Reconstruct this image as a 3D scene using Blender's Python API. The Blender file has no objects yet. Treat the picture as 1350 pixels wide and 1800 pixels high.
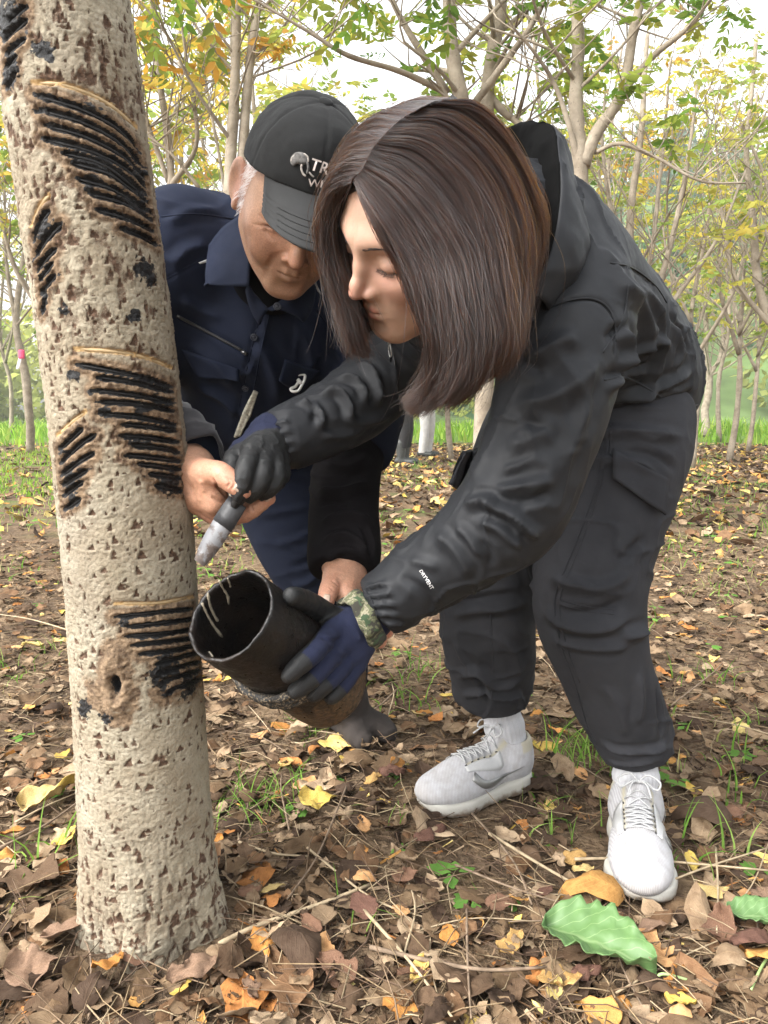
import bpy, math, random
import numpy as np
from mathutils import Vector, Matrix

# ------------------------------------------------------------------ camera
PITCH = math.radians(7.6)
CAMZ = 0.80
scene = bpy.context.scene
cam_data = bpy.data.cameras.new('camera')
cam_data.sensor_fit = 'VERTICAL'
cam_data.sensor_height = 36.0
cam_data.lens = 27.0
cam_data.clip_start = 0.02
cam_data.clip_end = 2000.0
camera = bpy.data.objects.new('camera', cam_data)
camera.location = (0, 0, CAMZ)
camera.rotation_euler = (math.pi / 2 - PITCH, 0, 0)
scene.collection.objects.link(camera)
scene.camera = camera

# ------------------------------------------------------------------ sky, sun, exposure
SUN_EL, SUN_AZ = math.radians(43), math.radians(-122)   # azimuth measured from +Y (away from the camera)
world = bpy.data.worlds.new('World')
scene.world = world
world.use_nodes = True
wn = world.node_tree
wn.nodes.clear()
w_out = wn.nodes.new('ShaderNodeOutputWorld')
w_bg = wn.nodes.new('ShaderNodeBackground')
w_sky = wn.nodes.new('ShaderNodeTexSky')
w_sky.sky_type = 'NISHITA'
w_sky.sun_disc = False
w_sky.sun_elevation = SUN_EL
w_sky.sun_rotation = SUN_AZ
w_sky.air_density = 1.6
w_sky.dust_density = 4.0
w_hsv = wn.nodes.new('ShaderNodeHueSaturation')          # cloud cover: the blue is greyed out
w_hsv.inputs['Saturation'].default_value = 0.16
wn.links.new(w_sky.outputs[0], w_hsv.inputs['Color'])
wn.links.new(w_hsv.outputs[0], w_bg.inputs['Color'])
wn.links.new(w_bg.outputs[0], w_out.inputs['Surface'])
w_bg.inputs['Strength'].default_value = 0.15

sun_data = bpy.data.lights.new('sun', 'SUN')
sun_data.energy = 1.15
sun_data.angle = math.radians(40)
sun_data.color = (1.0, 0.985, 0.955)
sun = bpy.data.objects.new('sun', sun_data)
sd = Vector((math.sin(SUN_AZ) * math.cos(SUN_EL), math.cos(SUN_AZ) * math.cos(SUN_EL), math.sin(SUN_EL)))
sun.rotation_euler = (-sd).to_track_quat('-Z', 'Y').to_euler()
sun.location = sd * 30
scene.collection.objects.link(sun)

scene.view_settings.view_transform = 'Standard'
scene.view_settings.look = 'None'
scene.view_settings.gamma = 1.0
scene.view_settings.use_curve_mapping = False
scene.view_settings.exposure = 1.85
scene.cycles.use_denoising = True
scene.cycles.max_bounces = 7
scene.cycles.transparent_max_bounces = 8
# ================================================================== helpers
COL = scene.collection
F32 = np.float32
RNG = np.random.default_rng(7)
_cp, _sp = math.cos(PITCH), math.sin(PITCH)
CAM = np.array([0, 0, CAMZ])
AX_R = np.array([1.0, 0, 0]); AX_F = np.array([0, _cp, -_sp]); AX_U = np.array([0, _sp, _cp])
FPX = 1350.0

def ray(px, py):
    return AX_F + (px - 675) / FPX * AX_R - (py - 900) / FPX * AX_U

def P(px, py, d):
    """world point seen at photograph pixel (px, py), d metres along the optical axis"""
    return CAM + d * ray(px, py)

def camvec(r, u, b):
    """direction given as right / up / towards the camera"""
    v = r * AX_R + u * AX_U - b * AX_F
    return v / np.linalg.norm(v)

def G(px, py, z=0.0):
    """point on the ground seen at a pixel"""
    r = ray(px, py)
    return CAM + r * ((z - CAMZ) / r[2])

def to_px(V):
    q = np.asarray(V) - CAM
    d = q @ AX_F
    return 675 + (q @ AX_R) / d * FPX, 900 - (q @ AX_U) / d * FPX, d

def nrm(v):
    v = np.asarray(v, float)
    return v / (np.linalg.norm(v, axis=-1, keepdims=True) + 1e-12)

# ---------------------------------------------------------------- objects
def tag(o, label=None, cat=None, group=None, kind=None):
    if label: o['label'] = label
    if cat: o['category'] = cat
    if group: o['group'] = group
    if kind: o['kind'] = kind
    return o

def empty(name, loc, label=None, cat=None, group=None):
    o = bpy.data.objects.new(name, None)
    o.location = Vector([float(c) for c in loc])
    o.empty_display_size = 0.1
    COL.objects.link(o)
    return tag(o, label, cat, group)

def link(name, me, mat=None, parent=None):
    o = bpy.data.objects.new(name, me)
    COL.objects.link(o)
    if mat is not None and len(me.materials) == 0:
        for m in (mat if isinstance(mat, (list, tuple)) else [mat]):
            me.materials.append(m)
    if parent is not None:
        o.parent = parent
        o.matrix_parent_inverse = Matrix.Translation(-Vector(parent.location)) if parent.parent is None and parent.type == 'EMPTY' else Matrix.Identity(4)
    return o

def mesh(name, V, faces, smooth=True, attrs=None, uv=None, midx=None):
    """faces: int array (n,3) or (n,4), or a list of such arrays"""
    V = np.asarray(V, F32)
    fl = faces if isinstance(faces, list) else [faces]
    fl = [np.asarray(f, np.int32) for f in fl if len(f)]
    me = bpy.data.meshes.new(name)
    me.vertices.add(len(V))
    me.vertices.foreach_set('co', V.ravel())
    nl = sum(f.size for f in fl)
    me.loops.add(nl)
    loops = np.concatenate([f.ravel() for f in fl]) if fl else np.zeros(0, np.int32)
    me.loops.foreach_set('vertex_index', loops)
    tot = np.concatenate([np.full(len(f), f.shape[1], np.int32) for f in fl])
    st = np.concatenate([[0], np.cumsum(tot)[:-1]]).astype(np.int32)
    me.polygons.add(len(tot))
    me.polygons.foreach_set('loop_start', st)
    me.polygons.foreach_set('loop_total', tot)
    if smooth:
        me.polygons.foreach_set('use_smooth', np.ones(len(tot), bool))
    if midx is not None:
        me.polygons.foreach_set('material_index', np.asarray(midx, np.int32))
    if attrs:
        for k, a in attrs.items():
            a = np.asarray(a, F32)
            if a.ndim == 1:
                at = me.attributes.new(k, 'FLOAT', 'POINT'); at.data.foreach_set('value', a)
            else:
                if a.shape[1] == 3:
                    a = np.concatenate([a, np.ones((len(a), 1), F32)], 1)
                at = me.attributes.new(k, 'FLOAT_COLOR', 'POINT'); at.data.foreach_set('color', a.ravel())
    if uv is not None:
        l = me.uv_layers.new(name='UVMap')
        l.data.foreach_set('uv', np.asarray(uv, F32)[loops].ravel())
    me.update(calc_edges=True)
    return me

class MB:
    """collects pieces of geometry into one mesh"""
    def __init__(s): s.V = []; s.Q = []; s.T = []; s.n = 0; s.A = []; s.U = []
    def add(s, V, F, col=None, uv=None):
        V = np.asarray(V, F32); F = np.asarray(F, np.int64)
        if F.size:
            (s.Q if F.shape[1] == 4 else s.T).append(F + s.n)
        s.V.append(V); s.n += len(V)
        if col is not None:
            s.A.append(np.broadcast_to(np.asarray(col, F32), (len(V), 3)))
        if uv is not None: s.U.append(uv)
        return s
    def mesh(s, name, smooth=True):
        fl = []
        if s.Q: fl.append(np.concatenate(s.Q))
        if s.T: fl.append(np.concatenate(s.T))
        at = {'col': np.concatenate(s.A)} if s.A else None
        uv = np.concatenate(s.U) if s.U else None
        return mesh(name, np.concatenate(s.V), fl, smooth, at, uv)

# ---------------------------------------------------------------- noise
def _hash(ix, iy, iz, seed):
    h = (ix * 374761393 + iy * 668265263 + iz * 2147483647 + seed * 1274126177).astype(np.int64) & 0x7fffffff
    h = ((h ^ (h >> 13)) * 1274126177) & 0x7fffffff
    return ((h ^ (h >> 16)) & 0xffff).astype(F32) / 32768.0 - 1.0

def noise(p, scale=1.0, seed=0):
    """value noise, -1..1"""
    q = np.asarray(p, float) * scale
    i = np.floor(q).astype(np.int64); f = (q - i).astype(F32)
    u = f * f * f * (f * (f * 6 - 15) + 10)
    r = 0
    for dx in (0, 1):
        wx = u[:, 0] if dx else 1 - u[:, 0]
        for dy in (0, 1):
            wy = u[:, 1] if dy else 1 - u[:, 1]
            for dz in (0, 1):
                wz = u[:, 2] if dz else 1 - u[:, 2]
                r = r + wx * wy * wz * _hash(i[:, 0] + dx, i[:, 1] + dy, i[:, 2] + dz, seed)
    return r

def fbm(p, scale=1.0, oct=3, seed=0, gain=0.5):
    r = 0; a = 1.0; t = 0
    for k in range(oct):
        r = r + a * noise(p, scale * 2.03 ** k, seed + 17 * k); t += a; a *= gain
    return r / t

# ---------------------------------------------------------------- signed distance shapes
def smin(a, b, k):
    h = np.maximum(k - np.abs(a - b), 0) / k
    return np.minimum(a, b) - h * h * k * 0.25

def smax(a, b, k): return -smin(-a, -b, k)

def rc(p, a, b, ra, rb):
    a = np.asarray(a, F32); b = np.asarray(b, F32)
    ab = b - a
    t = np.clip(((p - a) @ ab) / (ab @ ab + 1e-12), 0, 1)
    return np.linalg.norm(p - a - t[:, None] * ab, axis=1) - (ra + t * (rb - ra))

def sph(p, c, r): return np.linalg.norm(p - np.asarray(c, F32), axis=1) - r

def ell(p, c, r, R=None):
    q = p - np.asarray(c, F32)
    if R is not None: q = q @ np.asarray(R, F32).T      # rows of R are the axes
    r = np.asarray(r, F32)
    k0 = np.linalg.norm(q / r, axis=1); k1 = np.linalg.norm(q / (r * r), axis=1)
    return k0 * (k0 - 1) / (k1 + 1e-9)

def chain(p, pts, rad, k=0.0):
    pts = np.asarray(pts, F32); rad = np.asarray(rad, F32)
    rm = float(rad.max())
    box = np.linalg.norm(np.maximum(np.maximum(pts.min(0) - rm - p, p - pts.max(0) - rm), 0), axis=1)
    near = box < .05
    out = (box + .02).astype(F32)
    if not near.any(): return out
    q = p[near]; d = None
    for i in range(len(pts) - 1):
        e = rc(q, pts[i], pts[i + 1], rad[i], rad[i + 1])
        d = e if d is None else (smin(d, e, k) if k else np.minimum(d, e))
    out[near] = d
    return out

def spline(pts, n):
    """Catmull-Rom through pts (any dimension), n samples"""
    pts = np.asarray(pts, float)
    if len(pts) == 2:
        t = np.linspace(0, 1, n)[:, None]; return pts[0] * (1 - t) + pts[1] * t
    q = np.vstack([2 * pts[0] - pts[1], pts, 2 * pts[-1] - pts[-2]])
    s = np.linspace(0, len(pts) - 1 - 1e-9, n)
    i = s.astype(int); t = (s - i)[:, None]
    a, b, c, d = q[i], q[i + 1], q[i + 2], q[i + 3]
    return 0.5 * (2 * b + (c - a) * t + (2 * a - 5 * b + 4 * c - d) * t ** 2 + (3 * b - a - 3 * c + d) * t ** 3)

def limb(joints, n=2):
    """joints: list of (px,py,d,r) -> smooth pts, radii"""
    a = np.array([list(P(j[0], j[1], j[2])) + [j[3]] for j in joints])
    s = spline(a, (len(a) - 1) * n + 1)
    return s[:, :3], s[:, 3]

def surfnet(f, lo, hi, h, margin=1.7, newton=2):
    lo = np.asarray(lo, float); hi = np.asarray(hi, float)
    B = 8
    nb = np.maximum(np.ceil((hi - lo) / (h * B)).astype(int), 1)
    n = nb * B
    bc = np.stack(np.meshgrid(*[(np.arange(k) + 0.5) * B * h for k in nb], indexing='ij'), -1).reshape(-1, 3) + lo
    bv = f(bc.astype(F32))
    near = np.abs(bv) < B * h * 0.87 * margin
    grid = np.repeat(np.repeat(np.repeat(np.sign(bv).reshape(nb).astype(F32), B, 0), B, 1), B, 2)
    grid[grid == 0] = 1
    bi = np.stack(np.meshgrid(*[np.arange(k) for k in nb], indexing='ij'), -1).reshape(-1, 3)[near]
    off = np.stack(np.meshgrid(np.arange(B), np.arange(B), np.arange(B), indexing='ij'), -1).reshape(-1, 3)
    CH = 600
    for s in range(0, len(bi), CH):
        idx = (bi[s:s + CH, None, :] * B + off[None]).reshape(-1, 3)
        v = f((idx * h + lo).astype(F32))
        grid[idx[:, 0], idx[:, 1], idx[:, 2]] = v
    ins = grid < 0
    cnt = np.zeros(tuple(n - 1), np.int8)
    for a in (0, 1):
        for b in (0, 1):
            for c in (0, 1):
                cnt += ins[a:n[0] - 1 + a, b:n[1] - 1 + b, c:n[2] - 1 + c]
    cells = np.argwhere((cnt > 0) & (cnt < 8))
    if len(cells) == 0: raise ValueError('empty sdf')
    cid = np.full(tuple(n), -1, np.int32)
    cid[cells[:, 0], cells[:, 1], cells[:, 2]] = np.arange(len(cells))
    acc = np.zeros((len(cells), 3)); num = np.zeros(len(cells))
    for ax in range(3):
        o1, o2 = [x for x in range(3) if x != ax]
        for u in (0, 1):
            for w in (0, 1):
                c0 = cells.copy(); c0[:, o1] += u; c0[:, o2] += w
                c1 = c0.copy(); c1[:, ax] += 1
                g0 = grid[c0[:, 0], c0[:, 1], c0[:, 2]]; g1 = grid[c1[:, 0], c1[:, 1], c1[:, 2]]
                m = (g0 < 0) != (g1 < 0)
                t = np.where(m, g0 / (g0 - g1 + 1e-20), 0)
                pt = c0.astype(float); pt[:, ax] += t
                acc[m] += pt[m]; num[m] += 1
    V = (acc / num[:, None]) * h + lo
    Q = []
    for ax in range(3):
        o1, o2 = [(1, 2), (2, 0), (0, 1)][ax]
        sl0 = [slice(None)] * 3; sl1 = [slice(None)] * 3
        sl0[ax] = slice(0, -1); sl1[ax] = slice(1, None)
        ch = np.argwhere(ins[tuple(sl0)] != ins[tuple(sl1)])
        ch = ch[(ch[:, o1] > 0) & (ch[:, o2] > 0)]
        e = np.zeros(3, int)
        qs = []
        for (u, w) in ((0, 0), (1, 0), (1, 1), (0, 1)):
            c = ch.copy(); c[:, o1] -= u; c[:, o2] -= w
            qs.append(cid[c[:, 0], c[:, 1], c[:, 2]])
        q = np.stack(qs, 1)
        flip = ~ins[ch[:, 0], ch[:, 1], ch[:, 2]]
        q[flip] = q[flip][:, ::-1]
        Q.append(q[(q >= 0).all(1)])
    Q = np.concatenate(Q)
    V = V.astype(F32)
    for _ in range(newton):
        d, N = grad(f, V, h * 0.35)
        V = V - np.clip(d, -h, h)[:, None] * N
    return V, Q, N.astype(F32)

def grad(f, V, e):
    g = 0; d = 0
    for k in ((1, -1, -1), (-1, -1, 1), (-1, 1, -1), (1, 1, 1)):
        v = f(V + np.asarray(k, F32) * F32(e)); d = d + v
        g = g + v[:, None] * np.asarray(k, F32)
    return d / 4, g / (np.linalg.norm(g, axis=1, keepdims=True) + 1e-9)

def trace(f, pix, dmin=0.6, dmax=2.2):
    """where the camera rays of photograph pixels meet the surface f = 0"""
    R = np.array([ray(x, y) for x, y in pix]); L = np.linalg.norm(R, axis=1)
    t = np.full(len(R), dmin); act = np.arange(len(R))
    for _ in range(80):
        d = f((CAM + R[act] * t[act, None]).astype(F32))
        t[act] = np.minimum(t[act] + np.clip(d, -0.02, 0.2) * 0.75 / L[act], dmax)
        act = act[(np.abs(d) > 2e-4) & (t[act] < dmax)]
        if not len(act): break
    return CAM + R * t[:, None], t < dmax - 1e-3

from mathutils.bvhtree import BVHTree
def bvh_of(o):
    me = o.data; n = len(me.vertices); co = np.zeros(n * 3, F32); me.vertices.foreach_get('co', co)
    li = np.zeros(len(me.loops), np.int32); me.loops.foreach_get('vertex_index', li)
    return BVHTree.FromPolygons(co.reshape(-1, 3).tolist(), li.reshape(-1, 4).tolist())
def cast(bvh, pix):
    """points and normals where the pixels' rays meet a finished mesh"""
    pts, ns, ok = [], [], []
    c = Vector(CAM)
    for x, y in pix:
        r = ray(x, y); h = bvh.ray_cast(c, Vector(r))
        if h[0] is None: ok.append(False); pts.append(CAM + r * 1.2); ns.append(-AX_F)
        else:
            n = np.array(h[1]); n = n if n @ r < 0 else -n
            ok.append(True); pts.append(np.array(h[0])); ns.append(n)
    return np.array(pts), np.array(ns), np.array(ok)
def seam(bvh, pix, r, mat, parent, name='seam', lift=.0):
    pp = spline(np.array(pix, float), max(10, len(pix) * 8)); p, n, ok = cast(bvh, pp); p = p[ok] + n[ok] * lift
    if len(p) < 3: return
    for _ in range(2): p[1:-1] = .25 * p[:-2] + .5 * p[1:-1] + .25 * p[2:]
    V, fl = tube(p, r, 6); link(name, mesh(name, V, fl), mat, parent)

def vnormals(V, Q):
    N = np.zeros_like(V)
    n = np.cross(V[Q[:, 2]] - V[Q[:, 0]], V[Q[:, -1]] - V[Q[:, 1]])
    for k in range(Q.shape[1]): np.add.at(N, Q[:, k], n)
    return nrm(N).astype(F32)

def polydist(V, pts):
    """distance to a polyline and the arc parameter 0..1, only near it"""
    best = np.full(len(V), 1e3, F32); tt = np.zeros(len(V), F32)
    n = len(pts) - 1
    for i in range(n):
        a = np.asarray(pts[i], F32); b = np.asarray(pts[i + 1], F32); ab = b - a
        t = np.clip(((V - a) @ ab) / (ab @ ab + 1e-12), 0, 1)
        d = np.linalg.norm(V - a - t[:, None] * ab, axis=1)
        m = d < best
        best[m] = d[m]; tt[m] = (i + t[m]) / n
    return best, tt

def creases(f, V, N, items):
    """folds in cloth: items (pixel polyline, half width m, height m [, kind]); the lines are carried onto the surface"""
    off = np.zeros(len(V), F32)
    lines = [spline(np.array(it[0], float), max(6, len(it[0]) * 4)) for it in items]
    allp, allk = trace(f, np.vstack(lines))
    at = 0
    for it, pp in zip(items, lines):
        w, a = it[1:3]
        kind = it[3] if len(it) > 3 else 'fold'
        pts, ok = allp[at:at + len(pp)], allk[at:at + len(pp)]; at += len(pp)
        pts = pts[ok]
        if len(pts) < 2: continue
        lo = pts.min(0) - 4 * w; hi = pts.max(0) + 4 * w
        m = np.all((V > lo) & (V < hi), axis=1)
        if not m.any(): continue
        d, t = polydist(V[m], pts)
        if kind == 'seam':
            off[m] += a * np.exp(-(d / w) ** 2)
        else:
            tap = np.clip(np.minimum(t, 1 - t) * 4, 0, 1); tap = tap * tap * (3 - 2 * tap)
            x = d / (w * .82)
            off[m] += a * tap * (1.15 * np.exp(-(x * 1.25) ** 1.45) - .28 * np.exp(-((x - 1.9) / .75) ** 2))
    return off

# ---------------------------------------------------------------- swept shapes
def frames(pts):
    pts = np.asarray(pts, float)
    T = nrm(np.gradient(pts, axis=0))
    up = np.array([0, 0, 1.0]) if abs(T[0, 2]) < 0.9 else np.array([1.0, 0, 0])
    n = nrm(np.cross(T[0], up)); Ns = [n]
    for i in range(1, len(pts)):
        n = Ns[-1] - T[i] * (Ns[-1] @ T[i]); Ns.append(n / (np.linalg.norm(n) + 1e-9))
    Ns = np.array(Ns); return T, Ns, np.cross(T, Ns)

def tube(pts, rad, sides=6, cap=True, flat=1.0):
    pts = np.asarray(pts, float); n = len(pts)
    rad = np.broadcast_to(np.asarray(rad, float), (n,))
    T, A, Bn = frames(pts)
    th = np.arange(sides) * 2 * math.pi / sides
    V = pts[:, None] + rad[:, None, None] * (np.cos(th)[None, :, None] * A[:, None] + flat * np.sin(th)[None, :, None] * Bn[:, None])
    V = V.reshape(-1, 3)
    i = np.arange(n - 1)[:, None] * sides; j = np.arange(sides)[None]; k = (j + 1) % sides
    F = np.stack([i + j, i + k, i + sides + k, i + sides + j], -1).reshape(-1, 4)
    if cap:
        V = np.vstack([V, pts[0], pts[-1]]); a = n * sides
        jj = np.arange(sides); kk = (jj + 1) % sides
        F = np.vstack([F, np.stack([kk, jj, np.full(sides, a), np.full(sides, a)], 1),
                       np.stack([(n - 1) * sides + jj, (n - 1) * sides + kk, np.full(sides, a + 1), np.full(sides, a + 1)], 1)])
        # degenerate quads -> keep as tris
        Q = F[:(n - 1) * sides]; Tt = F[(n - 1) * sides:, :3]
        return V, [Q, Tt]
    return V, [F]

def add_tube(mb, pts, rad, sides=6, col=None, cap=True, flat=1.0):
    V, fl = tube(pts, rad, sides, cap, flat)
    base = mb.n
    mb.add(V, fl[0], col)
    if len(fl) > 1:
        mb.T.append(np.asarray(fl[1], np.int64) + base)

def grid_faces(nu, nv, wrap=False):
    i = np.arange(nu - 1)[:, None]; m = nv if wrap else nv - 1
    j = np.arange(m)[None]; k = (j + 1) % nv
    return np.stack([i * nv + j, i * nv + k, (i + 1) * nv + k, (i + 1) * nv + j], -1).reshape(-1, 4)

def shell(S, thick, N=None):
    """a sheet of points S (nu,nv,3) given real thickness"""
    nu, nv = S.shape[:2]
    F = grid_faces(nu, nv)
    V = S.reshape(-1, 3)
    if N is None: N = vnormals(V.astype(F32), F)
    W = V - N * thick
    n = nu * nv
    r = lambda i, j: i * nv + j
    edge = [r(0, j) for j in range(nv)] + [r(i, nv - 1) for i in range(1, nu)] + [r(nu - 1, j) for j in range(nv - 2, -1, -1)] + [r(i, 0) for i in range(nu - 2, 0, -1)]
    e = np.array(edge); e2 = np.roll(e, -1)
    side = np.stack([e2, e, e + n, e2 + n], 1)
    return np.vstack([V, W]), np.vstack([F, F[:, ::-1] + n, side])

# ---------------------------------------------------------------- materials
class NT:
    def __init__(s, name):
        s.m = bpy.data.materials.new(name); s.m.use_nodes = True
        s.t = s.m.node_tree; s.t.nodes.clear()
        s.out = s.n('OutputMaterial'); s.b = s.n('BsdfPrincipled')
        s.l(s.b.outputs[0], s.out.inputs['Surface'])
    def n(s, typ, **kw):
        nd = s.t.nodes.new('ShaderNode' + typ)
        for k, v in kw.items():
            if k in nd.inputs: nd.inputs[k].default_value = v
            else: setattr(nd, k, v)
        return nd
    def l(s, a, b): s.t.links.new(a, b); return s
    def coord(s, kind='Object'): return s.n('TexCoord').outputs[kind]
    def attr(s, name, fac=True):
        nd = s.n('Attribute', attribute_name=name); return nd.outputs['Fac'] if fac else nd.outputs['Color']
    def noise(s, scale, detail=4, rough=0.55, vec=None, dist=0.0, out='Fac'):
        nd = s.n('TexNoise'); nd.inputs['Scale'].default_value = scale; nd.inputs['Detail'].default_value = detail
        nd.inputs['Roughness'].default_value = rough; nd.inputs['Distortion'].default_value = dist
        s.l(vec if vec is not None else s.coord(), nd.inputs['Vector']); return nd.outputs[out]
    def ramp(s, fac, stops, interp='LINEAR'):
        nd = s.n('ValToRGB'); nd.color_ramp.interpolation = interp
        e = nd.color_ramp.elements
        while len(e) < len(stops): e.new(0.5)
        for el, (p, c) in zip(e, stops):
            el.position = p; el.color = (c, c, c, 1) if isinstance(c, (int, float)) else (*c, 1)
        s.l(fac, nd.inputs[0]); return nd.outputs[0]
    def mix(s, fac, a, b, mode='MIX'):
        nd = s.n('Mix'); nd.data_type = 'RGBA'; nd.blend_type = mode
        for sock, v in ((0, fac), (6, a), (7, b)):
            if isinstance(v, bpy.types.NodeSocket): s.l(v, nd.inputs[sock])
            elif isinstance(v, (int, float)): nd.inputs[sock].default_value = v if sock == 0 else (v, v, v, 1)
            else: nd.inputs[sock].default_value = (*v, 1)
        return nd.outputs[2]
    def math(s, op, a, b=None, clamp=False):
        nd = s.n('Math', operation=op); nd.use_clamp = clamp
        for i, v in enumerate((a, b)):
            if v is None: continue
            if isinstance(v, bpy.types.NodeSocket): s.l(v, nd.inputs[i])
            else: nd.inputs[i].default_value = v
        return nd.outputs[0]
    def set(s, **kw):
        for k, v in kw.items():
            k = k.replace('_', ' ')
            if isinstance(v, bpy.types.NodeSocket): s.l(v, s.b.inputs[k])
            elif isinstance(v, tuple) and len(v) == 3 and s.b.inputs[k].type == 'RGBA': s.b.inputs[k].default_value = (*v, 1)
            else: s.b.inputs[k].default_value = v
        return s
    def bump(s, h, strength=0.3, dist=0.002, prev=None):
        nd = s.n('Bump'); nd.inputs['Strength'].default_value = strength; nd.inputs['Distance'].default_value = dist
        s.l(h, nd.inputs['Height'])
        if prev is not None: s.l(prev, nd.inputs['Normal'])
        s.l(nd.outputs[0], s.b.inputs['Normal']); return nd.outputs[0]

def simple(name, col, rough=0.6, var=0.25, scale=40, bump=0.0, bscale=300, spec=0.5, metallic=0.0, bdist=0.001):
    m = NT(name)
    nz = m.noise(scale, 5)
    c = m.mix(m.ramp(nz, [(0.3, 0.0), (0.7, 1.0)]), tuple(x * (1 - var) for x in col), tuple(min(1, x * (1 + var)) for x in col))
    m.set(Base_Color=c, Roughness=rough, Metallic=metallic)
    m.b.inputs['Specular IOR Level'].default_value = spec if rough < .75 else (.05 if max(col) < .02 else .15)
    if bump: m.bump(m.noise(bscale, 3), bump, bdist)
    return m.m
# ================================================================== ground
def ground_h(x, y):
    p = np.stack([np.asarray(x, float), np.asarray(y, float), np.zeros_like(np.asarray(x, float))], 1)
    near = np.clip(1.5 - np.hypot(p[:, 0], p[:, 1] - 1.2) / 6, 0.25, 1)
    return 0.010 * near * fbm(p, 2.2, 3, 5) + 0.006 * near * fbm(p, 11, 2, 9) + 0.012 * np.exp(-((p[:, 0] + 0.34) ** 2 + (p[:, 1] - 1.13) ** 2) / 0.05)

def make_ground():
    a = np.concatenate([-np.geomspace(2.4, 600, 46)[::-1], np.linspace(-2.3, 2.3, 150), np.geomspace(2.4, 600, 46)])
    b = np.concatenate([-np.geomspace(0.3, 60, 12)[::-1], np.linspace(0, 4.2, 170), np.geomspace(4.25, 700, 80)])
    X, Y = np.meshgrid(a, b, indexing='ij')
    Z = ground_h(X.ravel(), Y.ravel())
    V = np.stack([X.ravel(), Y.ravel(), Z], 1)
    me = mesh('ground', V, grid_faces(len(a), len(b)))
    m = NT('soil')
    co = m.coord()
    n1 = m.noise(5, 6, 0.65, co); n2 = m.noise(60, 5, 0.6, co); n3 = m.noise(0.35, 4, 0.6, co); n4 = m.noise(1.3, 5, 0.6, co)
    soil = m.mix(m.ramp(n2, [(0.3, 0), (0.72, 1)]), (0.05, 0.035, 0.023), (0.17, 0.118, 0.078))
    mulch = m.mix(m.ramp(n2, [(0.35, 0), (0.7, 1)]), (0.10, 0.066, 0.040), (0.30, 0.21, 0.13))
    base = m.mix(m.ramp(n1, [(0.42, 0), (0.58, 1)]), soil, mulch)
    sep = m.n('SeparateXYZ'); m.l(co, sep.inputs[0])
    grass = m.mix(m.ramp(n2, [(0.3, 0), (0.7, 1)]), (0.06, 0.11, 0.02), (0.16, 0.26, 0.05))
    far = m.math('ADD', sep.outputs['Y'], m.math('MULTIPLY', m.math('SUBTRACT', n3, 0.5), 10))
    gm = m.ramp(m.math('DIVIDE', far, 60.0), [(0.27, 0), (0.34, 1)])
    gm2 = m.math('MULTIPLY', m.ramp(n4, [(0.55, 0), (0.68, 1)]), m.ramp(m.math('DIVIDE', sep.outputs['Y'], 14.0), [(0.25, 0.0), (0.6, 0.75)]))
    # the ride on the left is grassy sooner
    lf = m.math('SUBTRACT', m.math('MULTIPLY', sep.outputs['Y'], 0.1), m.math('MULTIPLY', sep.outputs['X'], 0.16))
    gm3 = m.math('MULTIPLY', m.ramp(m.math('ADD', lf, m.math('MULTIPLY', n4, 0.5)), [(1.5, 0), (2.1, 1)]), m.ramp(m.math('MULTIPLY', sep.outputs['X'], -1), [(0.0, 0), (0.3, 1)]))
    msk = m.math('MAXIMUM', m.math('MAXIMUM', gm, gm2), gm3, True)
    m.set(Base_Color=m.mix(msk, base, grass), Roughness=0.95, Specular_IOR_Level=0.1)
    m.bump(n2, 0.9, 0.02)
    g = link('ground', me, m.m); tag(g, kind='structure')
    return g
GROUND = make_ground()
# ================================================================== the tapped lacquer tree in front
TR_PIX = [(287, 1730, 1.235, .150), (278, 1645, 1.205, .116), (262, 1500, 1.178, .100), (243, 1200, 1.14, .0935), (222, 900, 1.09, .0905),
          (190, 600, 1.045, .0885), (147, 300, 1.005, .0865), (108, 0, .97, .0835), (70, -300, .945, .080)]
tr_ax = np.array([list(P(a, b, c)) + [r] for a, b, c, r in TR_PIX])
tr_up = tr_ax[-1, :3] - tr_ax[-2, :3]
tr_ax = np.vstack([tr_ax, np.r_[tr_ax[-1, :3] + tr_up * 1.6, .075], np.r_[tr_ax[-1, :3] + tr_up * 4, .066]])
tr_s = spline(tr_ax, 60)

def f_trunk(p): return chain(p, tr_s[:, :3], tr_s[:, 3])

SC = []                       # (kind, pixel polyline, half width px)
def z1(l): return [(x / 2.25, y / 2.25) for x, y in l]
def z2(l): return [(x / 3, 300 + y / 3) for x, y in l]
def z3(l): return [(x / 2, 800 + y / 2) for x, y in l]
for l in ([(130, 370), (330, 430), (480, 510), (562, 605)], [(150, 430), (330, 480), (480, 560), (570, 660)], [(170, 490), (350, 540), (500, 620), (577, 705)],
          [(160, 545), (350, 590), (500, 660), (582, 742)], [(240, 600), (420, 650), (585, 772)], [(280, 640), (450, 690), (592, 802)],
          [(300, 700), (460, 750), (602, 842)], [(350, 762), (500, 802), (607, 872)], [(380, 825), (500, 860), (615, 914)], [(480, 900), (560, 930), (628, 968)]):
    SC.append(('black', z1(l), 3.6))
SC.append(('fresh', z1([(128, 322), (250, 332), (390, 382), (480, 440), (545, 500)]), 3.2))
for l in ([(98, 20), (20, 92)], [(98, 72), (8, 160)], [(95, 150), (16, 215)], [(60, 215), (16, 270)], [(62, 285), (18, 352)]):
    SC.append(('black', z1(l), 3.6))
SC.append(('fresh', z1([(188, 768), (150, 815), (118, 892)]), 3.0))
for l in ([(190, 830), (155, 880), (128, 955)], [(240, 880), (180, 945), (136, 1012)], [(215, 985), (170, 1030), (140, 1075)], [(205, 1040), (150, 1110)], [(215, 1085), (155, 1165)], [(180, 1160), (160, 1240)]):
    SC.append(('black', z1(l), 3.8))
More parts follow.
